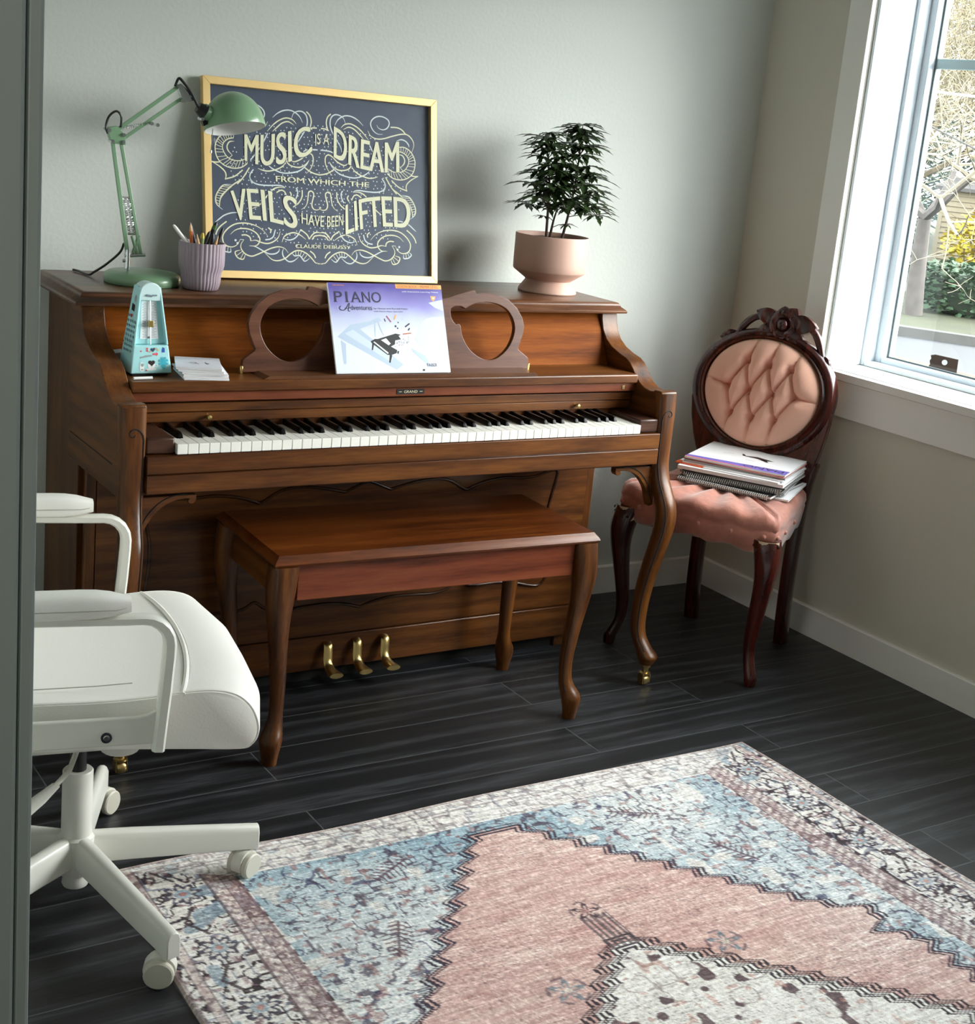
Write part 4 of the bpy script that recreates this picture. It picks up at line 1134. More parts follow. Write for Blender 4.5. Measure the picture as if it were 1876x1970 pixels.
nk.tube([(-0.414, py_, 1.392), (-0.402, py_, 1.386), (-0.394, py_ + 0.004, 1.382)], [0.017, 0.019, 0.016], 14)
nk.build('socket_cap', GREEN, Lp)
nb = MB()
nb.tube([(-0.427, py_ - 0.002, 1.397), (-0.410, py_ - 0.002, 1.388)], [0.012, 0.0185], 14)
nb.prism([(-0.420, 1.382), (-0.404, 1.382), (-0.402, 1.362), (-0.412, 1.356)], 1, py_ - 0.006, py_ + 0.006)
nb.build('socket_collar', BLACK, Lp)
cb = MB()
cb.tube(spline([(-0.6045, py_ - 0.007, 1.338), (-0.606, py_ - 0.012, 1.362), (-0.617, py_ - 0.012, 1.372), (-0.632, py_ - 0.010, 1.360), (-0.638, py_ - 0.008, 1.338), (-0.634, py_ - 0.010, 1.322)], 6), 0.0026, 8)
cb.tube(spline([(-0.484, py_ - 0.008, 1.438), (-0.478, py_ - 0.012, 1.456), (-0.468, py_ - 0.013, 1.450), (-0.448, py_ - 0.012, 1.428), (-0.430, py_ - 0.010, 1.400), (-0.424, py_ - 0.004, 1.394)], 6), 0.0032, 8)
cb.tube(spline([(-0.5860, py_ + 0.004, 1.080), (-0.592, py_ + 0.012, 1.058), (-0.612, py_ + 0.045, 1.026), (-0.632, py_ + 0.070, 1.004), (-0.640, py_ + 0.085, 0.9955), (-0.645, py_ + 0.14, 0.9955), (-0.652, py_ + 0.165, 0.9955)], 6), 0.0028, 8)
cb.build('cable', BLACK, Lp)
MB().tube([(-0.388, py_, 1.352), (-0.3895, py_, 1.30)], 0.0013, 6).tube([(-0.3895, py_, 1.303), (-0.3895, py_, 1.297)], 0.0022, 8).build('pull_chain', CHROME, Lp)

# ------------------------------------------------------------------ fluted pencil cup with its pencils
MAUVE = mat('mauve_ceramic', rgb(158, 142, 152), 0.42)
CX, CY = -0.4335, -0.290
Cp = thing('pencil_cup', 'mauve fluted ceramic cup full of pencils on the piano lid', 'cup', (CX, CY, LT))
NF = 34
fl = lambda t: 1 + 0.040 * (abs(math.sin(math.pi * NF * t)) - 0.6)
cprof = [(0.0, 0.0002), (0.036, 0.0002), (0.0395, 0.003), (0.0425, 0.012), (0.0445, 0.024), (0.0447, 0.034), (0.0455, 0.041), (0.0490, 0.049), (0.0512, 0.058), (0.0516, 0.075), (0.0518, 0.1085)]
nn = NF * 8
cm = MB()
rings = [[(CX + max(r, 1e-5) * fl(j / nn) * math.cos(2 * math.pi * j / nn), CY + max(r, 1e-5) * fl(j / nn) * math.sin(2 * math.pi * j / nn), LT + z) for j in range(nn)] for r, z in cprof]
rings += [[(CX + r * math.cos(2 * math.pi * j / nn), CY + r * math.sin(2 * math.pi * j / nn), LT + z) for j in range(nn)] for r, z in ((0.0490, 0.1090), (0.0475, 0.1070), (0.046, 0.06), (0.039, 0.035), (0.036, 0.007), (0.0001, 0.006))]
cm.loft(rings)
cm.build('cup_body', MAUVE, Cp, smooth=50)
TIPW = mat('pencil_bare_wood', rgb(214, 168, 120), 0.6)
def pencil(tip, low, col, r, kind, label, name='pencil', extra=None):
    t, l = Vector(tip), Vector(low)
    d = (t - l).normalized()
    # run the shaft down into the cup
    root = l + d * -((l.z - (LT + 0.012)) / max(d.z, 0.2)) * 0.8
    o = thing(name, label, name.split('_')[-1], tuple(root), group='pencils and pens in the mauve cup')
    body = mat(name + '_paint', col, 0.4)
    ln = (t - root).length
    if kind == 'pencil':
        c = root + d * (ln - 5.2 * r)
        MB().tube([root, c], r, 6).build('shaft', body, o, smooth=30)
        MB().tube([c, t - d * 1.2 * r], [r * 0.98, r * 0.32], 10).build('sharpened_wood', TIPW, o)
        MB().tube([t - d * 1.2 * r, t], [r * 0.32, r * 0.05], 8).build('lead', mat('lead_' + label[:6], extra or col, 0.4), o)
    elif kind == 'pen':
        MB().tube([root, t - d * 0.012], r, 12).build('barrel', body, o)
        MB().tube([t - d * 0.012, t - d * 0.004, t], [r, r * 0.8, r * 0.45], 12).build('cap', mat('cap_' + label[:6], extra or col, 0.4), o)
    else:
        MB().tube([root, t - d * 0.020], r, 12).build('barrel', body, o)
        MB().tube([t - d * 0.020, t - d * 0.010], [r * 1.12, r * 1.12], 12).build('band', mat('band_' + label[:6], extra, 0.4), o)
        MB().tube([t - d * 0.010, t - d * 0.006, t], [r, r * 0.9, r * 0.2], 12).build('tip', BLACK, o)
    return o
def LP(x, z, y):
    return (x, y, z)
yA, yB, yC = CY - 0.020, CY, CY + 0.020
pencil(LP(-0.5035, 1.1360, yB), LP(-0.473, 1.100, yB), rgb(226, 224, 218), 0.0042, 'pen', 'slim white pen leaning far left in the mauve cup', 'white_pen')
pencil(LP(-0.4640, 1.1445, yB), LP(-0.4600, 1.104, yB), rgb(206, 110, 44), 0.0040, 'pencil', 'tall orange pencil with a sharpened point in the mauve cup', 'pencil', rgb(120, 60, 30))
pencil(LP(-0.4570, 1.1400, yC), LP(-0.4480, 1.108, yC), rgb(52, 42, 60), 0.0040, 'pen', 'dark purple marker with a pale cap end behind the orange pencil', 'marker', rgb(70, 72, 84))
pencil(LP(-0.4545, 1.1200, yA), LP(-0.4510, 1.100, yA), rgb(198, 84, 56), 0.0045, 'pencil', 'short red pencil in front of the tall orange one', 'pencil', rgb(236, 190, 150))
pencil(LP(-0.4415, 1.1230, yA), LP(-0.4425, 1.100, yA), rgb(122, 136, 84), 0.0050, 'pen', 'stubby green pen with a yellow cap in the middle of the cup', 'pen', rgb(190, 166, 50))
pencil(LP(-0.4250, 1.1265, yA), LP(-0.4350, 1.100, yA), rgb(22, 20, 20), 0.0042, 'pen', 'flat topped black pen right of the yellow capped pen', 'pen', rgb(18, 17, 17))
pencil(LP(-0.4160, 1.1285, yB), LP(-0.4280, 1.100, yB), rgb(196, 130, 52), 0.0038, 'pencil', 'thin ochre pencil right of the flat black pen', 'pencil', rgb(190, 150, 110))
pencil(LP(-0.4165, 1.1220, yA), LP(-0.4180, 1.100, yA), rgb(28, 26, 38), 0.0045, 'pen', 'short dark navy pen beside the teal pencil', 'pen', rgb(26, 24, 34))
pencil(LP(-0.3930, 1.1460, yC), LP(-0.4080, 1.110, yC), rgb(24, 24, 22), 0.0048, 'marker', 'tall black marker with green bands at the right of the cup', 'marker', rgb(74, 112, 58))
pencil(LP(-0.4050, 1.1190, yA - 0.004), LP(-0.4110, 1.100, yA - 0.004), rgb(34, 128, 112), 0.0045, 'pencil', 'teal pencil with a bare wood point in the mauve cup', 'pencil', rgb(230, 190, 150))
pencil(LP(-0.3855, 1.1340, yB), LP(-0.3970, 1.100, yB), rgb(36, 28, 28), 0.0042, 'pen', 'dark brown pen leaning furthest right in the cup', 'pen', rgb(42, 34, 34))
pencil(LP(-0.4750, 1.1125, yB + 0.01), LP(-0.4680, 1.100, yB + 0.01), rgb(40, 40, 46), 0.0042, 'pen', 'short pen with a pale grey top beside the white pen', 'pen', rgb(170, 168, 156))

# ------------------------------------------------------------------ potted plant
BLUSH = mat('blush_ceramic', rgb(196, 158, 142), 0.55, bump=0.05, bscale=300)
QX, QY = 0.606, -0.190
G = thing('potted_plant', 'dark leaved plant in a blush pedestal pot on the right of the piano lid', 'plant', (QX, QY, LT))
pp = [(0.0, 0.0002), (0.080, 0.0002), (0.0815, 0.003), (0.0790, 0.010), (0.0700, 0.022), (0.0640, 0.0305), (0.0640, 0.034), (0.0985, 0.0580), (0.1005, 0.062), (0.1010, 0.080), (0.1015, 0.154), (0.1005, 0.1565), (0.0985, 0.1565), (0.0965, 0.153), (0.096, 0.138), (0.0, 0.1375)]
MB().lathe(pp, (QX, QY, LT), 56).build('pot', BLUSH, G, smooth=35)
so_ = MB()
rows = []
for i in range(7):
    r_ = 0.0955 * i / 6
    rows.append([(QX + max(r_, 1e-4) * math.cos(2 * math.pi * j / 24), QY + max(r_, 1e-4) * math.sin(2 * math.pi * j / 24), LT + 0.1440 + 0.003 * math.sin(j * 2.3 + i * 1.7) * (i < 6)) for j in range(24)])
so_.grid(rows, wrap=True)
so_.build('soil', mat('potting_soil', rgb(62, 40, 30), 0.95, bump=0.8, bscale=120), G)
BARK = mat('plant_stem_bark', rgb(62, 48, 38), 0.8)
LEAF = mat('dark_serrated_leaf', rgb(50, 70, 34), 0.42, vary=0.35, vscale=30)
rng = random.Random(11)
ZS = LT + 0.142
def leaflet(mb, base, d, up, ln, wd):
    d = d.normalized()
    side = d.cross(up).normalized()
    nrm = side.cross(d).normalized()
    n = 8
    C_, Lr, Rr = [], [], []
    for i in range(n + 1):
        t = i / n
        p = base + d * (ln * t) - nrm * (ln * 0.30 * t * t)
        wv_ = wd * (math.sin(math.pi * min(1, t * 0.92 + 0.06)) ** 0.8) * (1.0 if i % 2 == 0 else 0.58)
        if i == n: wv_ = 0.0002
        lift = nrm * (wv_ * 0.35)
        Lr.append(p + side * wv_ + lift); Rr.append(p - side * wv_ + lift); C_.append(p)
    mb.grid([Lr, C_, Rr])
def plant_stem(pts, leaves):
    path = spline(pts, 6)
    st = MB()
    st.tube([tuple(p) for p in path], [0.0042 * (1 - 0.6 * i / (len(path) - 1)) for i in range(len(path))], 8)
    fo = MB()
    for (t, az, el, pl, size) in leaves:
        p = Vector(path[int(t * (len(path) - 1))])
        d = Vector((math.cos(az) * math.cos(el), math.sin(az) * math.cos(el), math.sin(el)))
        tip = p + d * pl + Vector((0, 0, 0.10 * pl))
        st.tube([tuple(p), tuple(p.lerp(tip, 0.5) + Vector((0, 0, 0.004))), tuple(tip)], [0.0013, 0.0011, 0.0009], 5)
        nl = rng.choice((7, 8, 9))
        hz = Vector((math.cos(az), math.sin(az), 0.05)).normalized()
        for k in range(nl):
            a = (k - (nl - 1) / 2) / ((nl - 1) / 2) * R(142)
            dd = (Matrix.Rotation(a, 3, 'Z') @ hz)
            dd.z += 0.18 * math.cos(a) + rng.uniform(-.22, .10)
            leaflet(fo, tip, dd, Vector((0, 0, 1)), size * (1 - 0.35 * abs(a) / R(142)) * rng.uniform(.85, 1.12), size * 0.125)
    return st, fo
def ring_leaves(n, t0, t1, pl0, pl1, size, el0, el1):
    out = []
    for i in range(n):
        f = i / (n - 1)
        out.append((t0 + (t1 - t0) * f, i * 2.399 + rng.uniform(-.3, .3), el0 + (el1 - el0) * f + rng.uniform(-.1, .1), (pl0 + (pl1 - pl0) * f) * rng.uniform(.8, 1.15), size * rng.uniform(.85, 1.15)))
    return out
stA = plant_stem([(QX - 0.018, QY + 0.004, ZS), (QX - 0.024, QY, ZS + 0.08), (QX - 0.030, QY - 0.002, ZS + 0.16), (QX - 0.052, QY, ZS + 0.265)], ring_leaves(32, 0.36, 1.0, 0.072, 0.020, 0.074, 0.05, 0.9))
stB = plant_stem([(QX + 0.028, QY - 0.004, ZS), (QX + 0.044, QY - 0.004, ZS + 0.08), (QX + 0.058, QY, ZS + 0.16), (QX + 0.066, QY + 0.004, ZS + 0.295)], ring_leaves(42, 0.32, 1.0, 0.078, 0.020, 0.078, 0.05, 0.95))
small = [(0.22, 2.4, 0.4, 0.028, 0.036), (0.30, 0.3, 0.3, 0.030, 0.038), (0.16, 3.6, 0.5, 0.026, 0.034), (0.30, -1.2, 0.2, 0.03, 0.04)]
stC = plant_stem([(QX + 0.004, QY + 0.02, ZS), (QX + 0.010, QY + 0.018, ZS + 0.05), (QX + 0.018, QY + 0.014, ZS + 0.09)], [(0.5, 2.9, 0.3, 0.03, 0.040), (0.75, 0.4, 0.4, 0.03, 0.040), (1.0, -1.4, 0.5, 0.025, 0.042), (1.0, 1.8, 0.5, 0.025, 0.040), (0.4, -0.4, 0.2, 0.04, 0.036)])
for st, fo in (stA, stB, stC):
    s_o = st.build('stem', BARK, G)
    fo.build('foliage', LEAF, s_o, smooth=60, fixn=False)
# ------------------------------------------------------------------ metronome on the shelf
AQUA = mat('aqua_plastic', rgb(168, 222, 226), 0.35)
AQUA2 = mat('aqua_recess', rgb(128, 204, 216), 0.4)
MXc, MYf, MYb, MZ = -0.6125, -0.492, -0.418, 0.8304
MM = Matrix.Translation((MXc, MYf, MZ)) @ Matrix.Rotation(R(3), 4, 'Z')
Me = thing('metronome', 'aqua pyramid metronome covered in stickers at the left end of the piano shelf', 'metronome', M=MM)
D = MYb - MYf
# lower plinth, tapering
def lerp(a, b, t): return a + (b - a) * t
HT, ZB = 0.190, 0.066
bw, tw = 0.0475, 0.0235          # half width at the bottom / top
bd0, bd1, td0, td1 = 0.0, D, 0.021, 0.056
def rect_at(z, inset=0.0):
    t = z / HT
    hw_ = lerp(bw, tw, t) - inset
    return [(-hw_, lerp(bd0, td0, t) + inset, z), (hw_, lerp(bd0, td0, t) + inset, z), (hw_, lerp(bd1, td1, t) - inset, z), (-hw_, lerp(bd1, td1, t) - inset, z)]
ft_ = MB().box(-0.040, 0.040, 0.008, D - 0.004, -0.0002, 0.006, 0, MM)
ft_.build('foot', BLACK, Me, smooth=0)
MB().loft([rect_at(0.0055), rect_at(ZB)], M=MM).build('base', AQUA, Me, smooth=0, bevel=0.003, bseg=3)
# upper shell: back body and two front cheeks that frame the recess
up = MB()
def rect2(z, fr):
    t = z / HT
    hw_ = lerp(bw, tw, t)
    y0 = lerp(bd0, td0, t) + fr
    return [(-hw_, y0, z), (hw_, y0, z), (hw_, lerp(bd1, td1, t), z), (-hw_, lerp(bd1, td1, t), z)]
up.loft([rect2(ZB + 0.0003, 0.012), rect2(HT, 0.010)], M=MM)
for s in (-1, 1):
    rr = []
    for z in (ZB + 0.0003, HT - 0.001):
        t = z / HT
        hw_ = lerp(bw, tw, t)
        y0 = lerp(bd0, td0, t)
        xs = sorted((s * hw_, s * (hw_ - 0.005)))
        rr.append([(xs[0], y0, z), (xs[1], y0, z), (xs[1], y0 + 0.0125, z), (xs[0], y0 + 0.0125, z)])
    up.loft(rr, M=MM)
up.build('shell', AQUA, Me, smooth=0, bevel=0.002, bseg=3)
cp_ = MB()
arc = [(tw * math.cos(R(a)), HT - 0.010 + 0.019 * math.sin(R(a))) for a in range(0, 181, 15)]
cp_.prism([(-tw, HT - 0.030), (tw, HT - 0.030)] + arc, 1, 0.0195, 0.056, M=MM)
cp_.build('top_cap', mat('pale_aqua_cap', rgb(206, 232, 234), 0.35), Me, smooth=40, bevel=0.002)
SCALEM = mat('scale_white', rgb(232, 236, 238), 0.45)
GREY = mat('scale_grey_ink', rgb(120, 132, 144), 0.5)
fa = MB()
t0_, t1_ = ZB + 0.012, HT - 0.032
def yf_at(z): return lerp(bd0, td0, z / HT) + 0.0105
fa.loft([[(-0.0205, yf_at(t0_), t0_), (0.0205, yf_at(t0_), t0_), (0.0205, yf_at(t0_) + .0014, t0_), (-0.0205, yf_at(t0_) + .0014, t0_)],
         [(-0.0165, yf_at(t1_), t1_), (0.0165, yf_at(t1_), t1_), (0.0165, yf_at(t1_) + .0014, t1_), (-0.0165, yf_at(t1_) + .0014, t1_)]], M=MM)
for k in range(26):
    z = t0_ + 0.004 + k * (t1_ - t0_ - 0.008) / 25
    for s in (-1, 1):
        xa, xb = sorted((s * 0.0055, s * (0.0125 if k % 2 else 0.0150)))
        fa.box(xa, xb, yf_at(z) - 0.0004, yf_at(z) + .0002, z - 0.0004, z + 0.0004, 1, MM)
fa.box(-0.0042, 0.0042, yf_at(t0_) - .0006, yf_at(t0_) + .0002, t0_ + 0.001, t0_ + 0.005, 1, MM)
fa.build('tempo_scale', [SCALEM, GREY], Me, smooth=0)
pe = MB()
pe.tube([(0.001, yf_at(ZB) - 0.004, ZB + 0.001), (0.001, yf_at(HT - .02) - 0.003, HT - 0.020)], 0.0012, 8, M=MM)
peo = pe.build('pendulum', CHROME, Me)
wt = MB()
wt.prism([(-0.0055, 0.104), (0.0075, 0.104), (0.0070, 0.118), (-0.0050, 0.118)], 1, yf_at(0.11) - 0.010, yf_at(0.11) - 0.002, M=MM)
wt.build('weight', BRASS, peo, smooth=0, bevel=0.0015)
cl_ = MB()
cl_.tube([(-0.010, 0.0185, HT - 0.018), (0.002, 0.0180, HT - 0.0195)], 0.0022, 8, M=MM)
cl_.tube([(0.003, 0.0180, HT - 0.018), (0.013, 0.0178, HT - 0.018)], 0.0015, 8, M=MM)
cl_.build('clip', GREY, Me)
# stickers, thin decals on the front and the left face
S = [mat('sticker_' + n, c, 0.35) for n, c in (('white', rgb(238, 240, 240)), ('navy', rgb(58, 74, 104)), ('coral', rgb(224, 86, 100)), ('blue', rgb(52, 88, 176)), ('teal', rgb(60, 176, 196)), ('cocoa', rgb(44, 34, 32)), ('grey', rgb(150, 164, 164)), ('sand', rgb(206, 182, 130)), ('black', rgb(30, 34, 40)))]
sk = MB()
tilt = math.atan2(td0 - bd0, HT)
SM = MM @ plane_matrix((0, -0.0004, 0.0), (1, 0, 0), (0, math.sin(tilt), math.cos(tilt)))
def heart(cx, cy, s, rot=0.0):
    out = []
    for i in range(24):
        t = 2 * math.pi * i / 24
        x, y = 0.0625 * 16 * math.sin(t) ** 3, 0.0625 * (13 * math.cos(t) - 5 * math.cos(2 * t) - 2 * math.cos(3 * t) - math.cos(4 * t))
        out.append((cx + s * (x * math.cos(rot) - y * math.sin(rot)), cy + s * (x * math.sin(rot) + y * math.cos(rot))))
    return out
def st(pts, m, z=0.0002, M_=None): sk.poly(pts, z, m, M_ or SM)
st(heart(0.0035, 0.0570, 0.0052, 0.15), 1)
st([(0.024, 0.051), (0.030, 0.051), (0.030, 0.061), (0.028, 0.060), (0.027, 0.062), (0.025, 0.061), (0.0245, 0.058), (0.0235, 0.057)], 3)
st([(0.003, 0.0455), (0.011, 0.0455), (0.011, 0.0430), (0.0155, 0.0475), (0.011, 0.0520), (0.011, 0.0495), (0.003, 0.0495)], 2)
st([(-0.024, 0.0420), (-0.012, 0.0455), (0.001, 0.0460), (0.0005, 0.0425), (-0.012, 0.0410), (-0.025, 0.0385)], 6)
st([(0.0085, 0.0600), (0.0115, 0.0615), (0.0170, 0.0550), (0.0145, 0.0530)], 7)
st([(-0.0120, 0.0535), (-0.0065, 0.0530), (-0.0080, 0.0570), (-0.0065, 0.0610), (-0.0120, 0.0615), (-0.0100, 0.0570)], 2)
st(heart(-0.0235, 0.0540, 0.0022), 2)
sk.disc((-0.0025, 0.0525), 0.0020, 0.0002, 7, 10, SM)
# coffee cup
st([(-0.0085, 0.0265), (0.0090, 0.0265), (0.0075, 0.0190), (0.0040, 0.0160), (-0.0040, 0.0160), (-0.0075, 0.0190)], 0)
sk.add([(-0.0115 + 0.0 + 0.0115 * (1 + math.cos(a)), 0.0150 + 0.0028 * math.sin(a), 0.00015) for a in [2 * math.pi * i / 18 for i in range(18)]], [tuple(range(18))], 0, SM)
st(heart(0.0005, 0.0285, 0.0075, 0.0), 5, 0.0003)
sk.ribbon(spline([Vector(p) for p in ((0.0085, 0.025), (0.0125, 0.0255), (0.0125, 0.0205), (0.0080, 0.0200))], 4), 0.0012, 0.0003, 0, SM)
# monstera leaf
ml_ = []
for i in range(40):
    a = 2 * math.pi * i / 40
    r_ = 0.0115 * (1.0 if (i % 5) else 0.45)
    ml_.append((0.0270 + r_ * math.cos(a) * 0.95, 0.0300 + r_ * math.sin(a)))
st(ml_, 4)
st([(0.0240, 0.0180), (0.0290, 0.0150), (0.0320, 0.0175), (0.0280, 0.0205)], 4)
st(heart(-0.0115, 0.0125, 0.0022), 2)
st([(-0.0260, 0.0120), (-0.0215, 0.0105), (-0.0170, 0.0120), (-0.0160, 0.0240), (-0.0190, 0.0300), (-0.0240, 0.0300), (-0.0265, 0.0220)], 0)
sk.disc((-0.0205, 0.0245), 0.0036, 0.0003, 6, 12, SM)
st([(-0.0250, 0.0150), (-0.0210, 0.0160), (-0.0170, 0.0150), (-0.0205, 0.0128)], 6, 0.0003)
side_t = math.atan2(bw - tw, HT)
SL = MM @ plane_matrix((-bw - 0.0004, D * 0.5, 0), (0, -1, 0), (math.sin(side_t), 0, math.cos(side_t)))
st([(-0.010, 0.138), (0.006, 0.136), (0.006, 0.150), (-0.010, 0.153)], 8, 0.0002, SL)
st([(0.000, 0.156), (0.008, 0.158), (0.009, 0.168), (0.003, 0.174), (-0.002, 0.166)], 6, 0.0002, SL)
st(heart(-0.004, 0.126, 0.0055), 2, 0.0002, SL)
rng = random.Random(2)
for k in range(30):     # scribbled script stickers
    z = 0.050 + (k // 4) * 0.0105
    x = -0.022 + (k % 4) * 0.0125 + rng.uniform(-.002, .002)
    sk.ribbon(spline([Vector((x, z)), Vector((x + .003, z + .005)), Vector((x + .005, z - .001)), Vector((x + .009, z + .004))], 3), 0.0013, 0.0003, 1 if k % 3 else 8, SL)
sk.build('stickers', S, Me, smooth=0, fixn=False)
# ------------------------------------------------------------------ small things beside it
pc = MB()
PCM = Matrix.Translation((-0.6610, -0.4250, 0.8303)) @ Matrix.Rotation(R(25), 4, 'Z') @ Matrix.Rotation(R(-14), 4, 'X')
pc.box(-0.014, 0.014, 0.0, 0.0010, 0.0, 0.046, 0, PCM)
pc.box(-0.010, 0.010, -0.0004, 0.0, 0.006, 0.038, 1, PCM)
tag(pc.build('photo_card', [PAPER, mat('card_picture_grey', rgb(120, 112, 112), 0.5)], None, smooth=0), 'little white bordered photo card tucked behind the aqua metronome', 'card')
ch = MB().tube([(-0.664, -0.528, 0.8337), (-0.622, -0.5245, 0.8337)], [0.0033, 0.0033], 10)
tag(ch.build('eraser_stick', mat('white_stick', rgb(236, 236, 234), 0.5), None), 'short white stick lying in front of the aqua metronome', 'stick')
# stack of white cards
CARD = mat('card_white', rgb(238, 238, 241), 0.6)
LILAC = mat('card_top_lilac', rgb(226, 226, 236), 0.6)
GOLDP = mat('card_gold_edge', rgb(206, 184, 110), 0.5)
stack = [(0.0040, -9.0, 0.000, 0.000), (0.0042, -12.0, 0.002, 0.001), (0.0038, -8.5, -0.001, 0.003), (0.0042, -13.5, 0.001, 0.0), (0.0050, -17.0, -0.003, 0.004), (0.0052, -18.5, -0.006, 0.004)]
z = 0.8303
lab = ['lowest white card bundle of the pile beside the metronome', 'second from lowest white card bundle in the pile beside the metronome', 'third from lowest white card bundle in the pile beside the metronome',
       'fourth from lowest white card bundle in the pile beside the metronome', 'white card bundle just under the top one of the pile by the metronome', 'topmost white card bundle with two black notes drawn on it']
for i, (h, a, dx, dy) in enumerate(stack):
    M_ = Matrix.Translation((-0.4985 + dx, -0.4835 + dy, z)) @ Matrix.Rotation(R(a), 4, 'Z')
    t_ = thing('card_bundle', lab[i], 'cards', M=M_, group='white card bundles piled on the piano shelf')
    MB().box(-0.049, 0.049, -0.063, 0.063, 0.0, h - 0.0002, 0, M_).build('cards', CARD, t_, smooth=0, bevel=0.0006, bseg=1)
    if i == 5:
        tm = MB()
        tm.box(-0.0488, 0.0488, -0.0628, 0.0628, h - 0.00015, h + 0.0002, 0, M_)
        tm.box(-0.049, 0.049, 0.0628, 0.0640, 0.0005, h + 0.0003, 1, M_)
        Mz = M_ @ Matrix.Translation((0, 0, h + 0.0004))
        tm.ribbon(spline([Vector(p) for p in ((-0.020, -0.008), (-0.012, 0.000), (-0.004, -0.004), (-0.008, -0.014), (-0.016, -0.012))], 4), 0.0022, 0.0001, 2, Mz)
        tm.ribbon([(-0.004, -0.004), (0.001, -0.020)], 0.0016, 0.0001, 2, Mz)
        tm.disc((0.020, -0.010), 0.0040, 0.0001, 2, 12, Mz)
        tm.ribbon([(0.0165, -0.010), (0.0165, 0.010)], 0.0010, 0.0001, 2, Mz)
        tm.build('top_card', [LILAC, GOLDP, BLACK], t_, smooth=0, fixn=False)
    z += h
# ------------------------------------------------------------------ white office chair
WHL = mat('white_leather', rgb(240, 238, 232), 0.42, bump=0.12, bscale=260)
WHF = mat('cream_painted_steel', rgb(226, 225, 216), 0.35, coat=0.2)
OM = Matrix.Translation((-0.9425, -1.127, 0.0)) @ Matrix.Rotation(R(-11), 4, 'Z')
O = thing('office_chair', 'white padded swivel office chair with cream arms behind the door frame', 'chair', M=OM)
FLH = 0.006
# five-legged base
hub = MB()
hub.lathe([(0.0, 0.030), (0.022, 0.031), (0.024, 0.036), (0.020, 0.055), (0.030, 0.057), (0.032, 0.064), (0.032, 0.128), (0.027, 0.1325), (0.0265, 0.254), (0.0245, 0.2565), (0.0, 0.2565)], (0, 0, 0), 28, 0, OM)
hub.build('column', WHF, O, smooth=40)
MB().lathe([(0.0, 0.2568), (0.0145, 0.257), (0.0145, 0.401), (0.0, 0.401)], (0, 0, 0), 20, 0, OM).build('gas_lift', BLACK, O)
for k in range(5):
    a = R(4 + 72 * k)
    LM = OM @ Matrix.Rotation(a, 4, 'Z')
    lg = MB()
    def sec(x, zc, hh, ww):
        return [(x, ww * math.cos(t) * (1 if abs(math.cos(t)) < .9 else 1), zc + hh * math.sin(t)) for t in [0]] and \
               [(x, -ww, zc - hh), (x, ww, zc - hh), (x, ww, zc + hh * 0.45), (x, ww * 0.72, zc + hh * 0.85), (x, ww * 0.3, zc + hh), (x, -ww * 0.3, zc + hh), (x, -ww * 0.72, zc + hh * 0.85), (x, -ww, zc + hh * 0.45)]
    lg.loft([sec(0.026, 0.104, 0.0285, 0.0165), sec(0.10, 0.099, 0.0275, 0.0155), (sec(0.22, 0.088, 0.0255, 0.0140)), sec(0.335, 0.0775, 0.0235, 0.0125)], M=LM)
    lo = lg.build('base_leg', WHF, O, smooth=40, bevel=0.002)
    cm = LM @ Matrix.Translation((0.318, 0.0, 0)) @ Matrix.Rotation(R((-143, -30, 250, 30, -128)[k]), 4, 'Z')
    ca = MB()
    ca.lathe([(0.0, 0.0), (0.0055, 0.0), (0.0055, 0.020), (0.0, 0.020)], (0, 0, 0.036), 10, 1, cm)
    # hood
    hoodp = [(0.027 * math.cos(R(t)), 0.0268 + 0.0255 * math.sin(R(t))) for t in range(-25, 206, 15)]
    ca.prism([(p[0] + 0.012, p[1] + 0.002) for p in hoodp], 1, -0.0105, 0.0105, 1, cm)
    for s in (-1, 1):
        wmx = cm @ Matrix.Translation((0.012, s * 0.0165, 0.0255)) @ Matrix.Rotation(R(90), 4, 'X')
        ca.lathe([(0.0, -0.0065), (0.0225, -0.0065), (0.0252, -0.004), (0.0252, 0.004), (0.0225, 0.0065), (0.0, 0.0072)], (0, 0, 0), 24, 0, wmx)
    ca.build('caster', [mat('caster_cream', rgb(206, 202, 188), 0.45), WHF], lo, smooth=40)
# seat: side profile swept across the width
sp_top = [(-0.27, 0.474), (-0.20, 0.480), (-0.10, 0.478), (0.0, 0.476), (0.08, 0.478), (0.15, 0.484), (0.205, 0.484), (0.245, 0.474), (0.272, 0.452), (0.286, 0.424), (0.288, 0.400), (0.278, 0.383), (0.255, 0.377)]
sp_bot = [(0.15, 0.385), (0.0, 0.395), (-0.15, 0.400), (-0.25, 0.405), (-0.285, 0.430), (-0.285, 0.460)]
prof = [(p[0], p[1] + 0.013) for p in spline([Vector(p) for p in sp_top + sp_bot], 4, closed=True)]
cxm, czm = 0.0, 0.445
st_ = MB()
HW = 0.245
ys = [(-HW, 0.955), (-HW + 0.004, 0.985), (-HW + 0.012, 1.0), (-0.12, 1.02), (0.0, 1.025), (0.12, 1.02), (HW - 0.012, 1.0), (HW - 0.004, 0.985), (HW, 0.955)]
rings = []
for y, k in ys:
    fx = 1.0 - 0.10 * (abs(y) / HW) ** 4
    rings.append([(cxm + (p[0] - cxm) * (fx if p[0] > 0 else 1) * (1 - (1 - k) * 0.35), y, czm + (p[1] - czm) * k) for p in prof])
st_.loft(rings, M=OM)
seat = st_.build('seat', WHL, O, smooth=55)
pi_ = MB()
for s in (0, -1):
    pi_.tube([tuple(OM @ Vector(p)) for p in rings[1 if s == 0 else -2]], 0.0024, 6, closed=True)
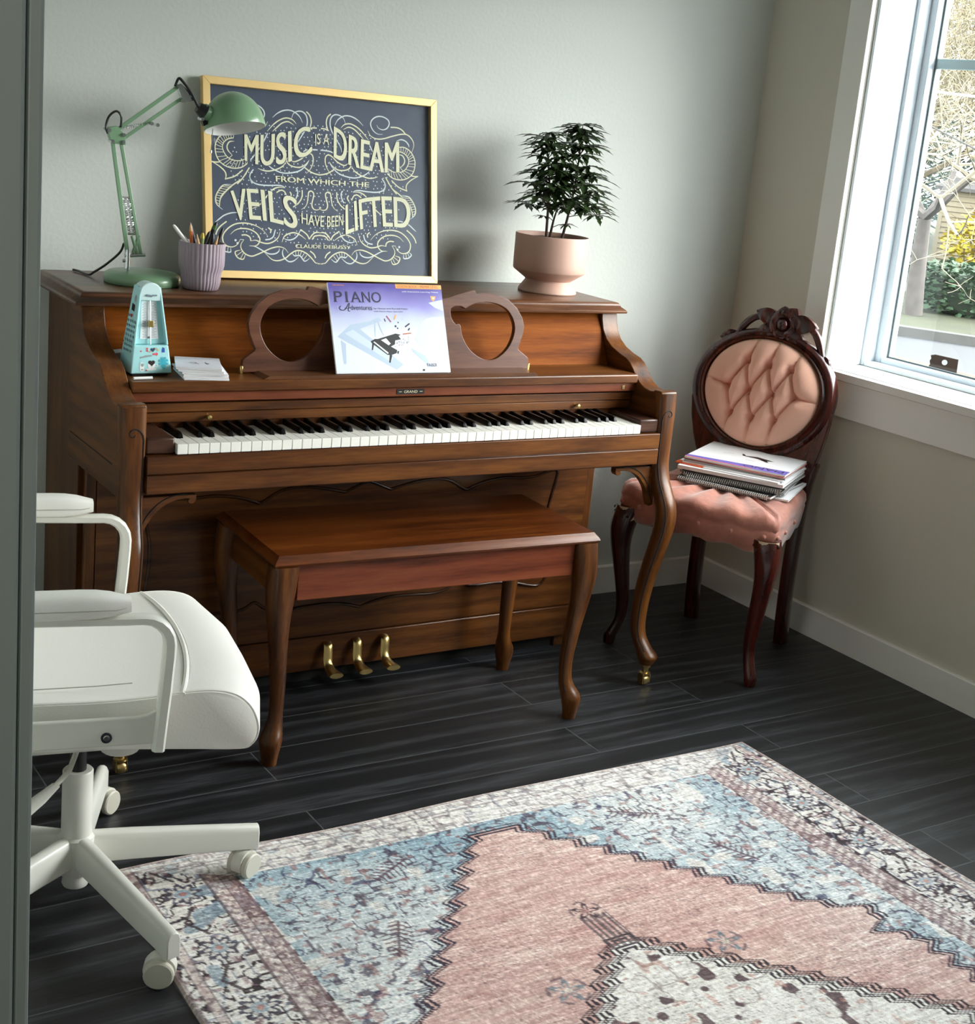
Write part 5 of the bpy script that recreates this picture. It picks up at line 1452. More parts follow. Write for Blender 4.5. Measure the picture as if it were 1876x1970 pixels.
# cross piping over the cushion
crs = [tuple(OM @ Vector((0.168 - 0.10 * (y / HW) ** 2 * 0.35, y, 0.4988 - 0.0050 * (abs(y) / HW) ** 4))) for y in [i * HW / 10 for i in range(-10, 11)]]
pi_.tube(crs, 0.0046, 8)
pi_.build('piping', WHL, seat)
se = MB()  # grey lines put shade beside the cross piping; the lengthwise one is a seam
for dx in (-0.0052, 0.0052):
    se.tube([tuple(OM @ Vector((0.168 - 0.10 * (y / HW) ** 2 * 0.35 + dx, y, 0.4986 - 0.0046 * (abs(y) / HW) ** 4))) for y in [i * HW * .98 / 10 for i in range(-10, 11)]], 0.0011, 5)
for y in (-0.198,):
    se.tube([tuple(OM @ Vector((x, y, 0.4990 - (0.0020 if x < 0.02 else 0)))) for x in (-0.27, -0.2, -0.1, 0.0, 0.06)], 0.0009, 5)
se.build('seam', mat('piping_shade_and_seam', rgb(168, 166, 154), 0.7), seat)
pan = MB().box(-0.20, 0.16, -0.235, 0.235, 0.400, 0.412, 0, OM)
pan.build('seat_pan', WHF, O, bevel=0.003)
mech = MB()
mech.box(-0.075, 0.085, -0.06, 0.06, 0.378, 0.3998, 0, OM)
mech.lathe([(0.0, 0.0), (0.030, 0.0), (0.034, 0.006), (0.034, 0.020), (0.0, 0.020)], (0.045, -0.19, 0.3800), 20, 0, OM)
mech.build('tilt_mechanism', WHF, O, bevel=0.002)
lv = MB()
lv.tube([tuple(OM @ Vector(p)) for p in ((0.0, -0.05, 0.376), (-0.01, -0.12, 0.366), (-0.035, -0.20, 0.352), (-0.06, -0.235, 0.345))], 0.0045, 10)
lv.tube([tuple(OM @ Vector(p)) for p in ((-0.058, -0.232, 0.3455), (-0.085, -0.262, 0.338), (-0.125, -0.305, 0.324))], [0.008, 0.0125, 0.011], 10, flat=0.5, up=(0, 0, 1))
lv.build('height_lever', WHF, O)
# arms
for s in (-1, 1):
    ya = s * 0.272
    path = [(-0.27, 0.641), (-0.10, 0.640), (0.040, 0.637)] + [(0.063 + 0.042 * math.sin(R(t)), 0.595 + 0.042 * math.cos(R(t))) for t in (0, 18, 36, 54, 72, 90)] + [(0.1045, 0.575), (0.101, 0.52), (0.096, 0.46), (0.0925, 0.414)]
    am = MB()
    rg = []
    for i, p in enumerate(path):
        a = Vector(path[max(i - 1, 0)]); b = Vector(path[min(i + 1, len(path) - 1)])
        t = (b - a).normalized(); nn_ = Vector((-t.y, t.x))
        hh = 0.0075 + 0.0025 * smoothstep(3, 7, i)
        ww = 0.0125
        q = []
        for (e, f) in ((-1, -.6), (-.6, -1), (.6, -1), (1, -.6), (1, .6), (.6, 1), (-.6, 1), (-1, .6)):
            pp_ = Vector(p) + nn_ * hh * e
            q.append((pp_.x, ya + ww * f, pp_.y))
        rg.append(q)
    am.loft(rg, M=OM)
    ao = am.build('arm', WHF, O, smooth=40)
    pd = MB()
    rg = []
    for i in range(15):
        x = -0.265 + 0.30 * i / 14
        k = 1.0 if i < 12 else (0.97, 0.86, 0.55)[i - 12]
        rg.append([(x + (0.008 if i == 14 else 0), ya + 0.0255 * k * (abs(math.cos(t)) ** .6) * (1 if math.cos(t) >= 0 else -1), 0.6640 - 0.003 * (1 - k) + 0.0205 * k * (abs(math.sin(t)) ** .6) * (1 if math.sin(t) >= 0 else -1)) for t in [2 * math.pi * j / 20 for j in range(20)]])
    pd.loft(rg, M=OM)
    pdo = pd.build('arm_pad', WHL, ao, smooth=60)
    sm = MB()
    sm.tube([tuple(OM @ Vector((-0.26 + 0.28 * i / 9, ya - 0.0258, 0.662))) for i in range(10)] + [tuple(OM @ Vector((0.034, ya - 0.018, 0.662))), tuple(OM @ Vector((0.042, ya, 0.662)))], 0.0008, 5)
    sm.build('seam', mat('pad_seam_thread', rgb(176, 174, 162), 0.7), pdo)
    sp = MB()
    sp.prism([(-0.27, 0.4290), (0.0855, 0.426), (0.0880, 0.482), (0.074, 0.476), (0.060, 0.4735), (-0.27, 0.4760)], 1, ya - 0.005, ya + 0.005, M=OM)
    sp.build('side_plate', WHF, O, smooth=0, bevel=0.0025)
    bt = MB()
    wmx = OM @ Matrix.Translation((0.012, ya + s * 0.005, 0.4430)) @ Matrix.Rotation(R(-90 * s), 4, 'X')
    bt.lathe([(0.0, 0.0), (0.0085, 0.0), (0.0085, 0.003), (0.0068, 0.0035), (0.0, 0.0035)], (0, 0, 0), 16, 0, wmx)
    bt.lathe([(0.0, 0.0036), (0.0055, 0.0036), (0.0045, 0.0056), (0.0, 0.006)], (0, 0, 0), 12, 1, wmx)
    bt.build('bolt', [mat('bolt_dark_ring', rgb(52, 58, 66), 0.4, 0.6), CHROME], O)
# backrest (hidden behind the door frame in the photograph)
bk = MB()
rg = []
for (z, hw_, xx) in ((0.500, 0.14, -0.275), (0.515, 0.165, -0.28), (0.60, 0.185, -0.285), (0.75, 0.185, -0.295), (0.86, 0.17, -0.305), (0.90, 0.14, -0.308)):
    rg.append([(xx + 0.028 * math.sin(t) * (abs(math.sin(t)) ** -0.3 if abs(math.sin(t)) > .01 else 1) * 0.9, hw_ * (abs(math.cos(t)) ** .5) * (1 if math.cos(t) >= 0 else -1), z) for t in [2 * math.pi * j / 24 for j in range(24)]])
bk.loft(rg, M=OM)
bk.build('backrest', WHL, O, smooth=60)
bs = MB()
bs.box(-0.3065, -0.2870, -0.03, 0.03, 0.385, 0.60, 0, OM)
bs.box(-0.308, -0.19, -0.03, 0.03, 0.378, 0.3895, 0, OM)
bs.build('back_bracket', WHF, O, bevel=0.003)
# ------------------------------------------------------------------ carved side chair with tufted pink upholstery
PINK = mat('faded_pink_velvet', rgb(234, 180, 156), 0.85, vary=0.10, vscale=9, sheen=0.35, bump=0.15, bscale=160)
PINKS = mat('worn_rose_velvet', rgb(176, 112, 94), 0.6, vary=0.38, vscale=34, sheen=0.5, bump=0.9, bscale=45)
GIMP = mat('tan_braid', rgb(188, 150, 124), 0.8, bump=0.5, bscale=400)
VO, VF = (1.090, -0.505, 0.0), Vector((-0.91, -0.414, 0)).normalized()
VLt = Vector((-VF.y, VF.x, 0)) * -1.0          # lateral, towards the right of the picture
VLt = Vector((0.414, -0.91, 0)).normalized()
VM = Matrix(((VLt.x, -VF.x, 0, VO[0]), (VLt.y, -VF.y, 0, VO[1]), (0, 0, 1, 0), (0, 0, 0, 1)))
# local axes: x = lateral (right in the picture), y = towards the back of the chair, z = up
V = thing('parlour_chair', 'dark carved antique side chair with a tufted pink oval back in the window corner', 'chair', M=VM)
# seat
outl = spline([Vector(p) for p in ((-0.245, -0.165), (-0.225, -0.205), (-0.12, -0.228), (0.0, -0.236), (0.12, -0.228), (0.225, -0.205), (0.240, -0.165), (0.214, -0.02), (0.182, 0.135), (0.155, 0.192), (0.0, 0.205), (-0.165, 0.192), (-0.195, 0.135), (-0.232, -0.02))], 5, closed=True)
sm_ = MB()
rg = []
for (z, k) in ((0.385, 0.93), (0.389, 0.965), (0.418, 0.985), (0.438, 0.995), (0.445, 0.98), (0.453, 1.0), (0.473, 0.985), (0.485, 0.93), (0.491, 0.80), (0.495, 0.5), (0.496, 0.05)):
    rg.append([(p[0] * k, p[1] * k - 0.003, z + (0.0055 * math.sin(i * 1.35) + 0.003 * math.sin(i * 2.9) * (1 if 0.433 < z < 0.483 else 0)) + (0.008 * (abs(p[0]) / 0.24) ** 2 * (-1 if z < 0.393 else 0))) for i, p in enumerate(outl)])
sm_.loft(rg, M=VM)
seat = sm_.build('seat', PINKS, V, smooth=70)
nq = len(outl)
for i in range(0, nq, 4):
    p = outl[i]
    if p[1] > 0.02: continue
    d = Vector((p[0], p[1] * 1.1)).normalized()
    bt = MB().ball((p[0] * 0.985 + d.x * 0.0015, p[1] * 0.985 + d.y * 0.0015 - 0.003, 0.428), 0.0068, 10, 0, (1, 1, 1), VM)
    bt.build('covered_button', PINKS, seat)
# front cabriole legs
VL_ = [(0.418, 0.000, 0, 0.0350, 0.0350, 0.25), (0.392, 0.006, 0, 0.0375, 0.0375, 0.1), (0.352, 0.0135, 0, 0.0345, 0.0345, 0.1), (0.305, 0.013, 0, 0.0290, 0.0290, 0.05), (0.252, 0.006, 0, 0.0245, 0.0245, 0.05),
       (0.19, -0.004, 0, 0.0215, 0.0215, 0.0), (0.14, -0.011, 0, 0.0190, 0.0190, 0.0), (0.10, -0.012, 0, 0.0170, 0.0170, 0.0), (0.07, -0.006, 0, 0.0162, 0.0162, 0.0), (0.045, 0.004, 0, 0.0172, 0.0172, 0.0), (0.025, 0.012, 0, 0.0180, 0.0180, 0.0), (0.006, 0.014, 0, 0.0165, 0.0165, 0.0), (0.0, 0.014, 0, 0.0150, 0.0150, 0.0)]
for s in (-1, 1):
    pts, rs = interp_leg(VL_)
    lg = MB()
    lg.loft([cab_ring(s * (0.212 + 0.85 * p[1]), -0.190 - 0.55 * p[1], p[0], r[0], r[1], 18, max(0, r[2])) for p, r in zip(pts, rs)], M=VM)
    lo = lg.build('leg', MAHO, V, smooth=60)
    # torn corner of the upholstery with a row of tacks
    tackm = mat('dark_tack', rgb(40, 26, 22), 0.4, 0.5)
    for k in range(7):
        a = R(-160 + k * 23) if s > 0 else R(-158 + k * 23)
        tk = MB().ball((s * 0.214 + 0.0385 * math.cos(a), -0.190 + 0.0385 * math.sin(a), 0.399 - 0.010 * math.cos((k - 3) * .9)), 0.0046, 8, 0, (1, 1, 1), VM)
        tk.build('upholstery_tack', tackm, lo)
    cn = MB()
    ring_a, ring_b = [], []
    for k in range(13):
        a = R(-170 + k * 160 / 12) if s < 0 else R(-170 + k * 160 / 12)
        ring_a.append((s * 0.213 + 0.0378 * math.cos(a), -0.190 + 0.0378 * math.sin(a), 0.380 + 0.005 * math.sin(k * 2.1)))
        ring_b.append((s * 0.213 + 0.0370 * math.cos(a), -0.190 + 0.0370 * math.sin(a), 0.419))
    cn.grid([ring_a, ring_b], M=VM)
    cn.build('torn_lining', mat('cream_lining', rgb(212, 190, 160), 0.9, bump=0.5), lo)
# back legs running up into the back posts
for s in (-1, 1):
    lg = MB()
    path = spline([(s * 0.150, 0.205, 0.0), (s * 0.150, 0.190, 0.12), (s * 0.150, 0.186, 0.27), (s * 0.150, 0.196, 0.40), (s * 0.152, 0.208, 0.48), (s * 0.160, 0.224, 0.555)], 5)
    lg.loft([cab_ring(p[0], p[1], p[2], 0.0205, 0.0225, 14, 0.5) for p in path], M=VM)
    lg.build('leg', MAHO, V, smooth=50)
# oval back: plane leaning back about 8 degrees
lb_ = R(9)
BKM = VM @ Matrix.Translation((-0.018, 0.199, 0.742)) @ Matrix(((1, 0, 0, 0), (0, 0, -1, 0), (0, 1, 0, 0), (0, 0, 0, 1)))
# BKM local: x lateral, y up, z towards the front of the chair
BKM = VM @ Matrix.Translation((-0.032, 0.236, 0.731)) @ Matrix.Rotation(-lb_, 4, 'X') @ Matrix(((1, 0, 0, 0), (0, 0, -1, 0), (0, 1, 0, 0), (0, 0, 0, 1)))
AO, BO, AI, BI = 0.226, 0.192, 0.182, 0.160
def egg(a, b, t, k=0.0):
    return (a * math.cos(t) * (1 + 0.05 * math.sin(t)), b * math.sin(t))
bf = MB()
NR = 72
sect = [(0.0, -0.018), (0.0, 0.010), (0.18, 0.019), (0.36, 0.022), (0.52, 0.0165), (0.62, 0.0155), (0.78, 0.0225), (0.92, 0.0215), (1.0, 0.014), (1.0, -0.018)]
rows = []
for j in range(NR):
    t = 2 * math.pi * j / NR
    o_, i_ = egg(AO, BO, t), egg(AI, BI, t)
    rows.append([(o_[0] + (i_[0] - o_[0]) * q, o_[1] + (i_[1] - o_[1]) * q, z) for q, z in sect])
bf.loft(rows, closed=True, M=BKM)
bfo = bf.build('back_frame', MAHO, V, smooth=50)
# lower yoke from the oval down to the back posts
yk = MB()
ykp = [(-0.221, 0.02), (-0.220, -0.05), (-0.210, -0.105), (-0.192, -0.160), (-0.172, -0.205), (-0.158, -0.245), (-0.152, -0.285), (-0.112, -0.285), (-0.106, -0.240), (-0.080, -0.214), (0.0, -0.204), (0.115, -0.214), (0.142, -0.240), (0.148, -0.285), (0.190, -0.285), (0.193, -0.245), (0.200, -0.200), (0.212, -0.150), (0.220, -0.095), (0.224, -0.05), (0.222, 0.02)]
inner_ = [(*egg(AO - 0.012, BO - 0.012, R(t)),) for t in range(5, -186, -10)]
yk.prism(ykp + inner_, 2, -0.016, 0.0095, M=BKM)
yk.build('back_yoke', MAHO, bfo, smooth=40, bevel=0.003)
# cushion with buttons and diamond folds
btn = [(-0.0546, 0.0857), (0.0150, 0.0830), (0.0838, 0.0790), (-0.1030, 0.0055), (-0.0345, 0.0025), (0.0410, 0.0005), (0.1110, 0.0035), (-0.0790, -0.0730), (-0.0085, -0.0750), (0.0630, -0.0720)]
edges = [(0, 3), (0, 4), (1, 4), (1, 5), (2, 5), (2, 6), (3, 7), (4, 7), (4, 8), (5, 8), (5, 9), (6, 9)]
rim_l = [(0, (-0.034, 0.158)), (1, (0.032, 0.158)), (2, (0.104, 0.132)), (3, (-0.172, 0.018)), (6, (0.173, 0.0)), (7, (-0.094, -0.134)), (8, (-0.018, -0.157)), (9, (0.050, -0.150))]
segs = [(Vector(btn[a]), Vector(btn[b])) for a, b in edges] + [(Vector(btn[a]), Vector(b)) for a, b in rim_l]
def segd(p, a, b):
    ab = b - a
    t = max(0, min(1, (p - a).dot(ab) / ab.length_squared))
    return (p - (a + ab * t)).length
cu_ = MB()
rows = []
NRG = 80
for i in range(NRG + 1):
    f = i / NRG
    row = []
    for j in range(260):
        t = 2 * math.pi * j / 260
        e = egg(AI + 0.001, BI + 0.001, t)
        p = Vector((e[0] * f, e[1] * f))
        dome = 0.046 * (1 - f ** 4) ** 0.5 if f < 1 else 0.0
        ds = min(segd(p, a, b) for a, b in segs)
        db = min((p - Vector(b)).length for b in btn)
        fold = 0.013 * math.exp(-(ds / 0.0034) ** 2) + 0.011 * math.exp(-(ds / 0.017) ** 2)
        pit = 0.024 * math.exp(-(db / 0.012) ** 2)
        z = 0.004 + dome - (fold + pit) * min(1, 3.0 * (1 - f) + 0.1)
        row.append((p.x if i else 0.0 + e[0] * 0.002, p.y if i else e[1] * 0.002, z))
    rows.append(row)
cu_.grid(rows, wrap=True, M=BKM)
cuo = cu_.build('back_cushion', PINK, V, smooth=80)
for b in btn:
    bb_ = MB().ball((b[0], b[1], 0.006), 0.0058, 10, 0, (1, 1, 0.6), BKM)
    bb_.build('tuft_button', PINK, cuo)
gp_ = MB()
gp_.tube([(*egg(AI - 0.006, BI - 0.006, 2 * math.pi * j / 72), 0.013) for j in range(72)], 0.0062, 8, closed=True, M=BKM)
gp_.build('braid', GIMP, cuo)
bp_ = MB()
bp_.add([(*egg(AI + 0.002, BI + 0.002, 2 * math.pi * j / 48), -0.012) for j in range(48)], [tuple(range(48))], 0, BKM)
bp_.build('back_lining', GIMP, bfo, smooth=0)
# carved crest: rose, leaves and curling stems
crm = MB()
def leaf3(c, ang, ln, wd, z0=0.012, lift=0.010):
    ln, wd, lift = ln * 1.28, wd * 1.35, lift * 1.3
    rows = []
    for k in (-1, -0.5, 0, 0.5, 1):
        r_ = []
        for i in range(9):
            t = i / 8
            w_ = wd * math.sin(math.pi * (0.08 + 0.92 * t) ** 0.9) ** 0.9 * k
            x = ln * t
            r_.append((c[0] + x * math.cos(ang) - w_ * math.sin(ang), c[1] + x * math.sin(ang) + w_ * math.cos(ang), z0 + lift * math.sin(math.pi * t) * (1 - 0.55 * abs(k)) - 0.004 * (k == 0)))
        rows.append(r_)
    n0 = len(crm.v)
    crm.grid(rows, M=BKM)
    back = [[(p[0], p[1], -0.010) for p in r_] for r_ in rows]
    crm.loft([[rows[0][i] for i in range(9)] + [rows[4][i] for i in range(8, -1, -1)], [back[0][i] for i in range(9)] + [back[4][i] for i in range(8, -1, -1)]], M=BKM)
rc = (0.016, 0.243)
for a in range(0, 360, 60):
    leaf3((rc[0] + 0.012 * math.cos(R(a + 20)), rc[1] + 0.012 * math.sin(R(a + 20))), R(a + 20), 0.030, 0.016, 0.014, 0.012)
crm.ball((rc[0], rc[1], 0.018), 0.017, 14, 0, (1, 1, 0.9), BKM)
for k in range(3):
    crm.tube([(rc[0] + (0.006 + 0.004 * k) * math.cos(R(t + 60 * k)), rc[1] + (0.006 + 0.004 * k) * math.sin(R(t + 60 * k)), 0.031 - 0.004 * k) for t in range(0, 260, 20)], 0.0028, 6, M=BKM)
leaf3((-0.004, 0.252), R(165), 0.060, 0.018)
leaf3((0.000, 0.226), R(190), 0.052, 0.017)
leaf3((0.036, 0.252), R(-2), 0.064, 0.021)
leaf3((0.028, 0.222), R(-18), 0.048, 0.016)
leaf3((0.014, 0.262), R(100), 0.028, 0.017)
leaf3((0.030, 0.262), R(62), 0.030, 0.016)
crest_c = [(-0.056, 0.256), (-0.078, 0.252), (-0.098, 0.238), (-0.112, 0.220), (-0.122, 0.202), (-0.132, 0.190)]
crm.tube([(p[0], p[1], 0.003) for p in spline([Vector(p) for p in crest_c], 5)], [0.0075 + 0.004 * math.sin(i / 25 * math.pi) for i in range(26)], 10, M=BKM)
crest_d = [(0.080, 0.250), (0.100, 0.243), (0.120, 0.225), (0.134, 0.202), (0.144, 0.178), (0.152, 0.162)]
crm.tube([(p[0], p[1], 0.003) for p in spline([Vector(p) for p in crest_d], 5)], [0.0075 + 0.004 * math.sin(i / 25 * math.pi) for i in range(26)], 10, M=BKM)
leaf3((-0.125, 0.196), R(200), 0.046, 0.012, 0.004, 0.008)
leaf3((0.146, 0.170), R(-48), 0.034, 0.011, 0.004, 0.008)
crm.ball((-0.118, 0.203, 0.008), 0.009, 10, 0, (1, 1, 1), BKM)
crm.v = [tuple((BKM @ Matrix.Translation((0.012, -0.034, 0)) @ BKM.inverted()) @ Vector(q)) for q in crm.v]
crm.build('carved_crest', MAHO, bfo, smooth=50)

# ------------------------------------------------------------------ pile of music books on the seat
BKX, BKY = (1.1570, -0.484)
def bookm(a, dx, dy, z):
    return Matrix.Translation((BKX + dx, BKY + dy, z)) @ Matrix.Rotation(R(a), 4, 'Z')
A0 = math.degrees(math.atan2(-0.857, 0.514))        # long edge of the books runs to the lower right
covers = {
    'white': mat('book_cover_white', rgb(238, 238, 240), 0.35), 'grey': mat('book_cover_grey', rgb(150, 148, 150), 0.4), 'black': mat('book_cover_black', rgb(24, 24, 27), 0.35),
    'orange': mat('book_cover_orange', rgb(226, 92, 40), 0.4), 'violet': mat('book_cover_violet', rgb(112, 100, 184), 0.35), 'cream': mat('book_cover_cream', rgb(228, 222, 210), 0.4), 'coral': mat('book_cover_coral', rgb(214, 110, 96), 0.4)}
spec = [  # thickness, width(across), length, angle, dx, dy, cover, label
    (0.0065, 0.222, 0.285, A0 + 3, 0.0, -0.030, 'white', 'bottom white book of the pile on the pink seat'),
    (0.0095, 0.215, 0.280, A0 - 5, -0.030, -0.026, 'black', 'black spiral bound book near the bottom of the seat pile'),
    (0.0060, 0.216, 0.282, A0 + 4, -0.004, -0.014, 'grey', 'grey music book lying directly on the spiral bound book'),
    (0.0050, 0.216, 0.285, A0 + 1, -0.006, -0.012, 'black', 'thin black book two above the spiral bound one'),
    (0.0070, 0.216, 0.290, A0 - 1, -0.004, -0.010, 'grey', 'grey book under the dark edged book in the seat pile'),
    (0.0055, 0.220, 0.290, A0 + 2, -0.002, -0.012, 'black', 'dark book right under the thick white one in the seat pile'),
    (0.0115, 0.226, 0.300, A0 + 1, -0.006, -0.006, 'white', 'thick white book in the middle of the seat pile'),
    (0.0040, 0.222, 0.300, A0 - 3, -0.003, 0.002, 'orange', 'book with an orange left end below the upper pile on the seat'),
    (0.0055, 0.218, 0.290, A0 + 0, 0.008, 0.000, 'white', 'white book just above the orange ended one on the seat'),
    (0.0060, 0.216, 0.288, A0 + 1.5, 0.010, 0.001, 'grey', 'grey book third from the top of the seat pile'),
    (0.0050, 0.216, 0.288, A0 - 1, 0.012, 0.000, 'coral', 'coral striped book second from the top of the seat pile'),
    (0.0060, 0.218, 0.288, A0 + 0, 0.0125, 0.000, 'cover', 'top book of the seat pile with a violet band and a small black piano')]
z = 0.4966
for (h, w_, l_, a, dx, dy, cv, lab_) in spec:
    h, w_, l_ = h * 0.88, w_ * 1.22, l_ * 1.03
    M_ = bookm(a, dx, dy, z)
    nm = 'spiral_bound_book' if 'spiral' in lab_ else 'music_book'
    b_ = thing(nm, lab_, 'book', M=M_, group='music books piled on the parlour chair')
    cmat = covers[cv] if cv != 'cover' else covers['white']
    MB().box(-l_ / 2 + 0.001, l_ / 2 - 0.001, -w_ / 2 + 0.001, w_ / 2 - 0.001, 0.0008, h - 0.0010, 0, M_).build('pages', mat('page_edges', rgb(226, 224, 224), 0.8, bump=0.4, bscale=500), b_, smooth=0)
    c_ = MB()
    c_.box(-l_ / 2, l_ / 2, -w_ / 2, w_ / 2, 0.0001, 0.0007, 0, M_)
    c_.box(-l_ / 2, l_ / 2, -w_ / 2, w_ / 2, h - 0.0009, h - 0.0002, 0, M_)
    if nm == 'music_book':
        c_.box(-l_ / 2, l_ / 2, -w_ / 2 - 0.0006, -w_ / 2, 0.0001, h - 0.0002, 0, M_)
        if cv == 'orange':
            c_.box(l_ / 2 * 0.1 - 0.0, l_ / 2, -w_ / 2 - 0.0008, -w_ / 2 + 0.02, h - 0.00205, h - 0.0001, 1, M_)
    mats = [cmat, covers['white']]
    if cv == 'orange':
        mats = [covers['white'], covers['orange']]
        c_ = MB()
        c_.box(-l_ / 2, l_ / 2, -w_ / 2, w_ / 2, 0.0001, 0.0007, 0, M_)
        c_.box(-l_ / 2, l_ / 2, -w_ / 2, w_ / 2, h - 0.0009, h - 0.0002, 0, M_)
        c_.box(-l_ / 2, l_ / 2, -w_ / 2 - 0.0006, -w_ / 2, 0.0001, h - 0.0002, 0, M_)
        c_.box(-l_ / 2 - 0.0002, -l_ / 2 + 0.085, -w_ / 2 - 0.0010, -w_ / 2 + 0.03, 0.0004, h - 0.0001, 1, M_)
    if cv == 'cover':
        Mt = M_ @ Matrix.Translation((0, 0, h - 0.0001))
        # upside down from here: the violet title band lies along the near spine edge
        c_.poly([(-l_ / 2, -w_ / 2), (l_ / 2, -w_ / 2), (l_ / 2, -w_ / 2 + 0.052), (-l_ / 2, -w_ / 2 + 0.030)], 0.0001, 2, Mt)
        c_.poly([(-l_ / 2, -w_ / 2), (0.05, -w_ / 2), (0.05, -w_ / 2 + 0.006), (-l_ / 2, -w_ / 2 + 0.008)], 0.0002, 3, Mt)
        put_text(c_, 'PIANO', lambda x, y: (l_ / 2 - 0.012 - 0.118 * x, -w_ / 2 + 0.040 - 0.024 * y), 0.0003, 4, Mt)
        for q in ([(-0.02, 0.012), (0.03, 0.004), (0.052, -0.006), (0.075, 0.010), (0.045, 0.020), (0.02, 0.030)], [(0.03, 0.004), (0.060, -0.020), (0.066, -0.016), (0.052, 0.006)], [(-0.020, 0.012), (-0.028, 0.034), (-0.022, 0.036), (-0.010, 0.014)]):
            c_.poly(q, 0.0003, 4, Mt)
        c_.ribbon([(-0.075, -0.002), (-0.060, 0.014), (-0.045, 0.012)], 0.0016, 0.0002, 5, Mt)
        c_.ribbon([(0.00, -0.03), (0.03, -0.036)], 0.0020, 0.0002, 5, Mt)
        mats = [covers['white'], covers['white'], covers['violet'], covers['coral'], BKK, covers['grey']]
    if cv == 'coral':
        c_.box(-l_ / 2, l_ / 2, -w_ / 2 - 0.0008, -w_ / 2 - 0.0006, 0.0016, h - 0.0022, 1, M_)
    c_.build('cover', mats, b_, smooth=0, fixn=False)
    if nm == 'spiral_bound_book':
        rg_ = MB()
        for k in range(46):
            x = -l_ / 2 + 0.010 + k * (l_ - 0.020) / 45
            rg_.tube([tuple(M_ @ Vector((x, -w_ / 2 - 0.001 + 0.0075 * math.cos(t), h / 2 + 0.0062 * math.sin(t)))) for t in [2 * math.pi * j / 10 for j in range(10)]], 0.0012, 5, closed=True)
        rg_.build('spiral_wire', mat('spiral_pale_wire', rgb(190, 188, 184), 0.35, 0.4), b_)
    z += h
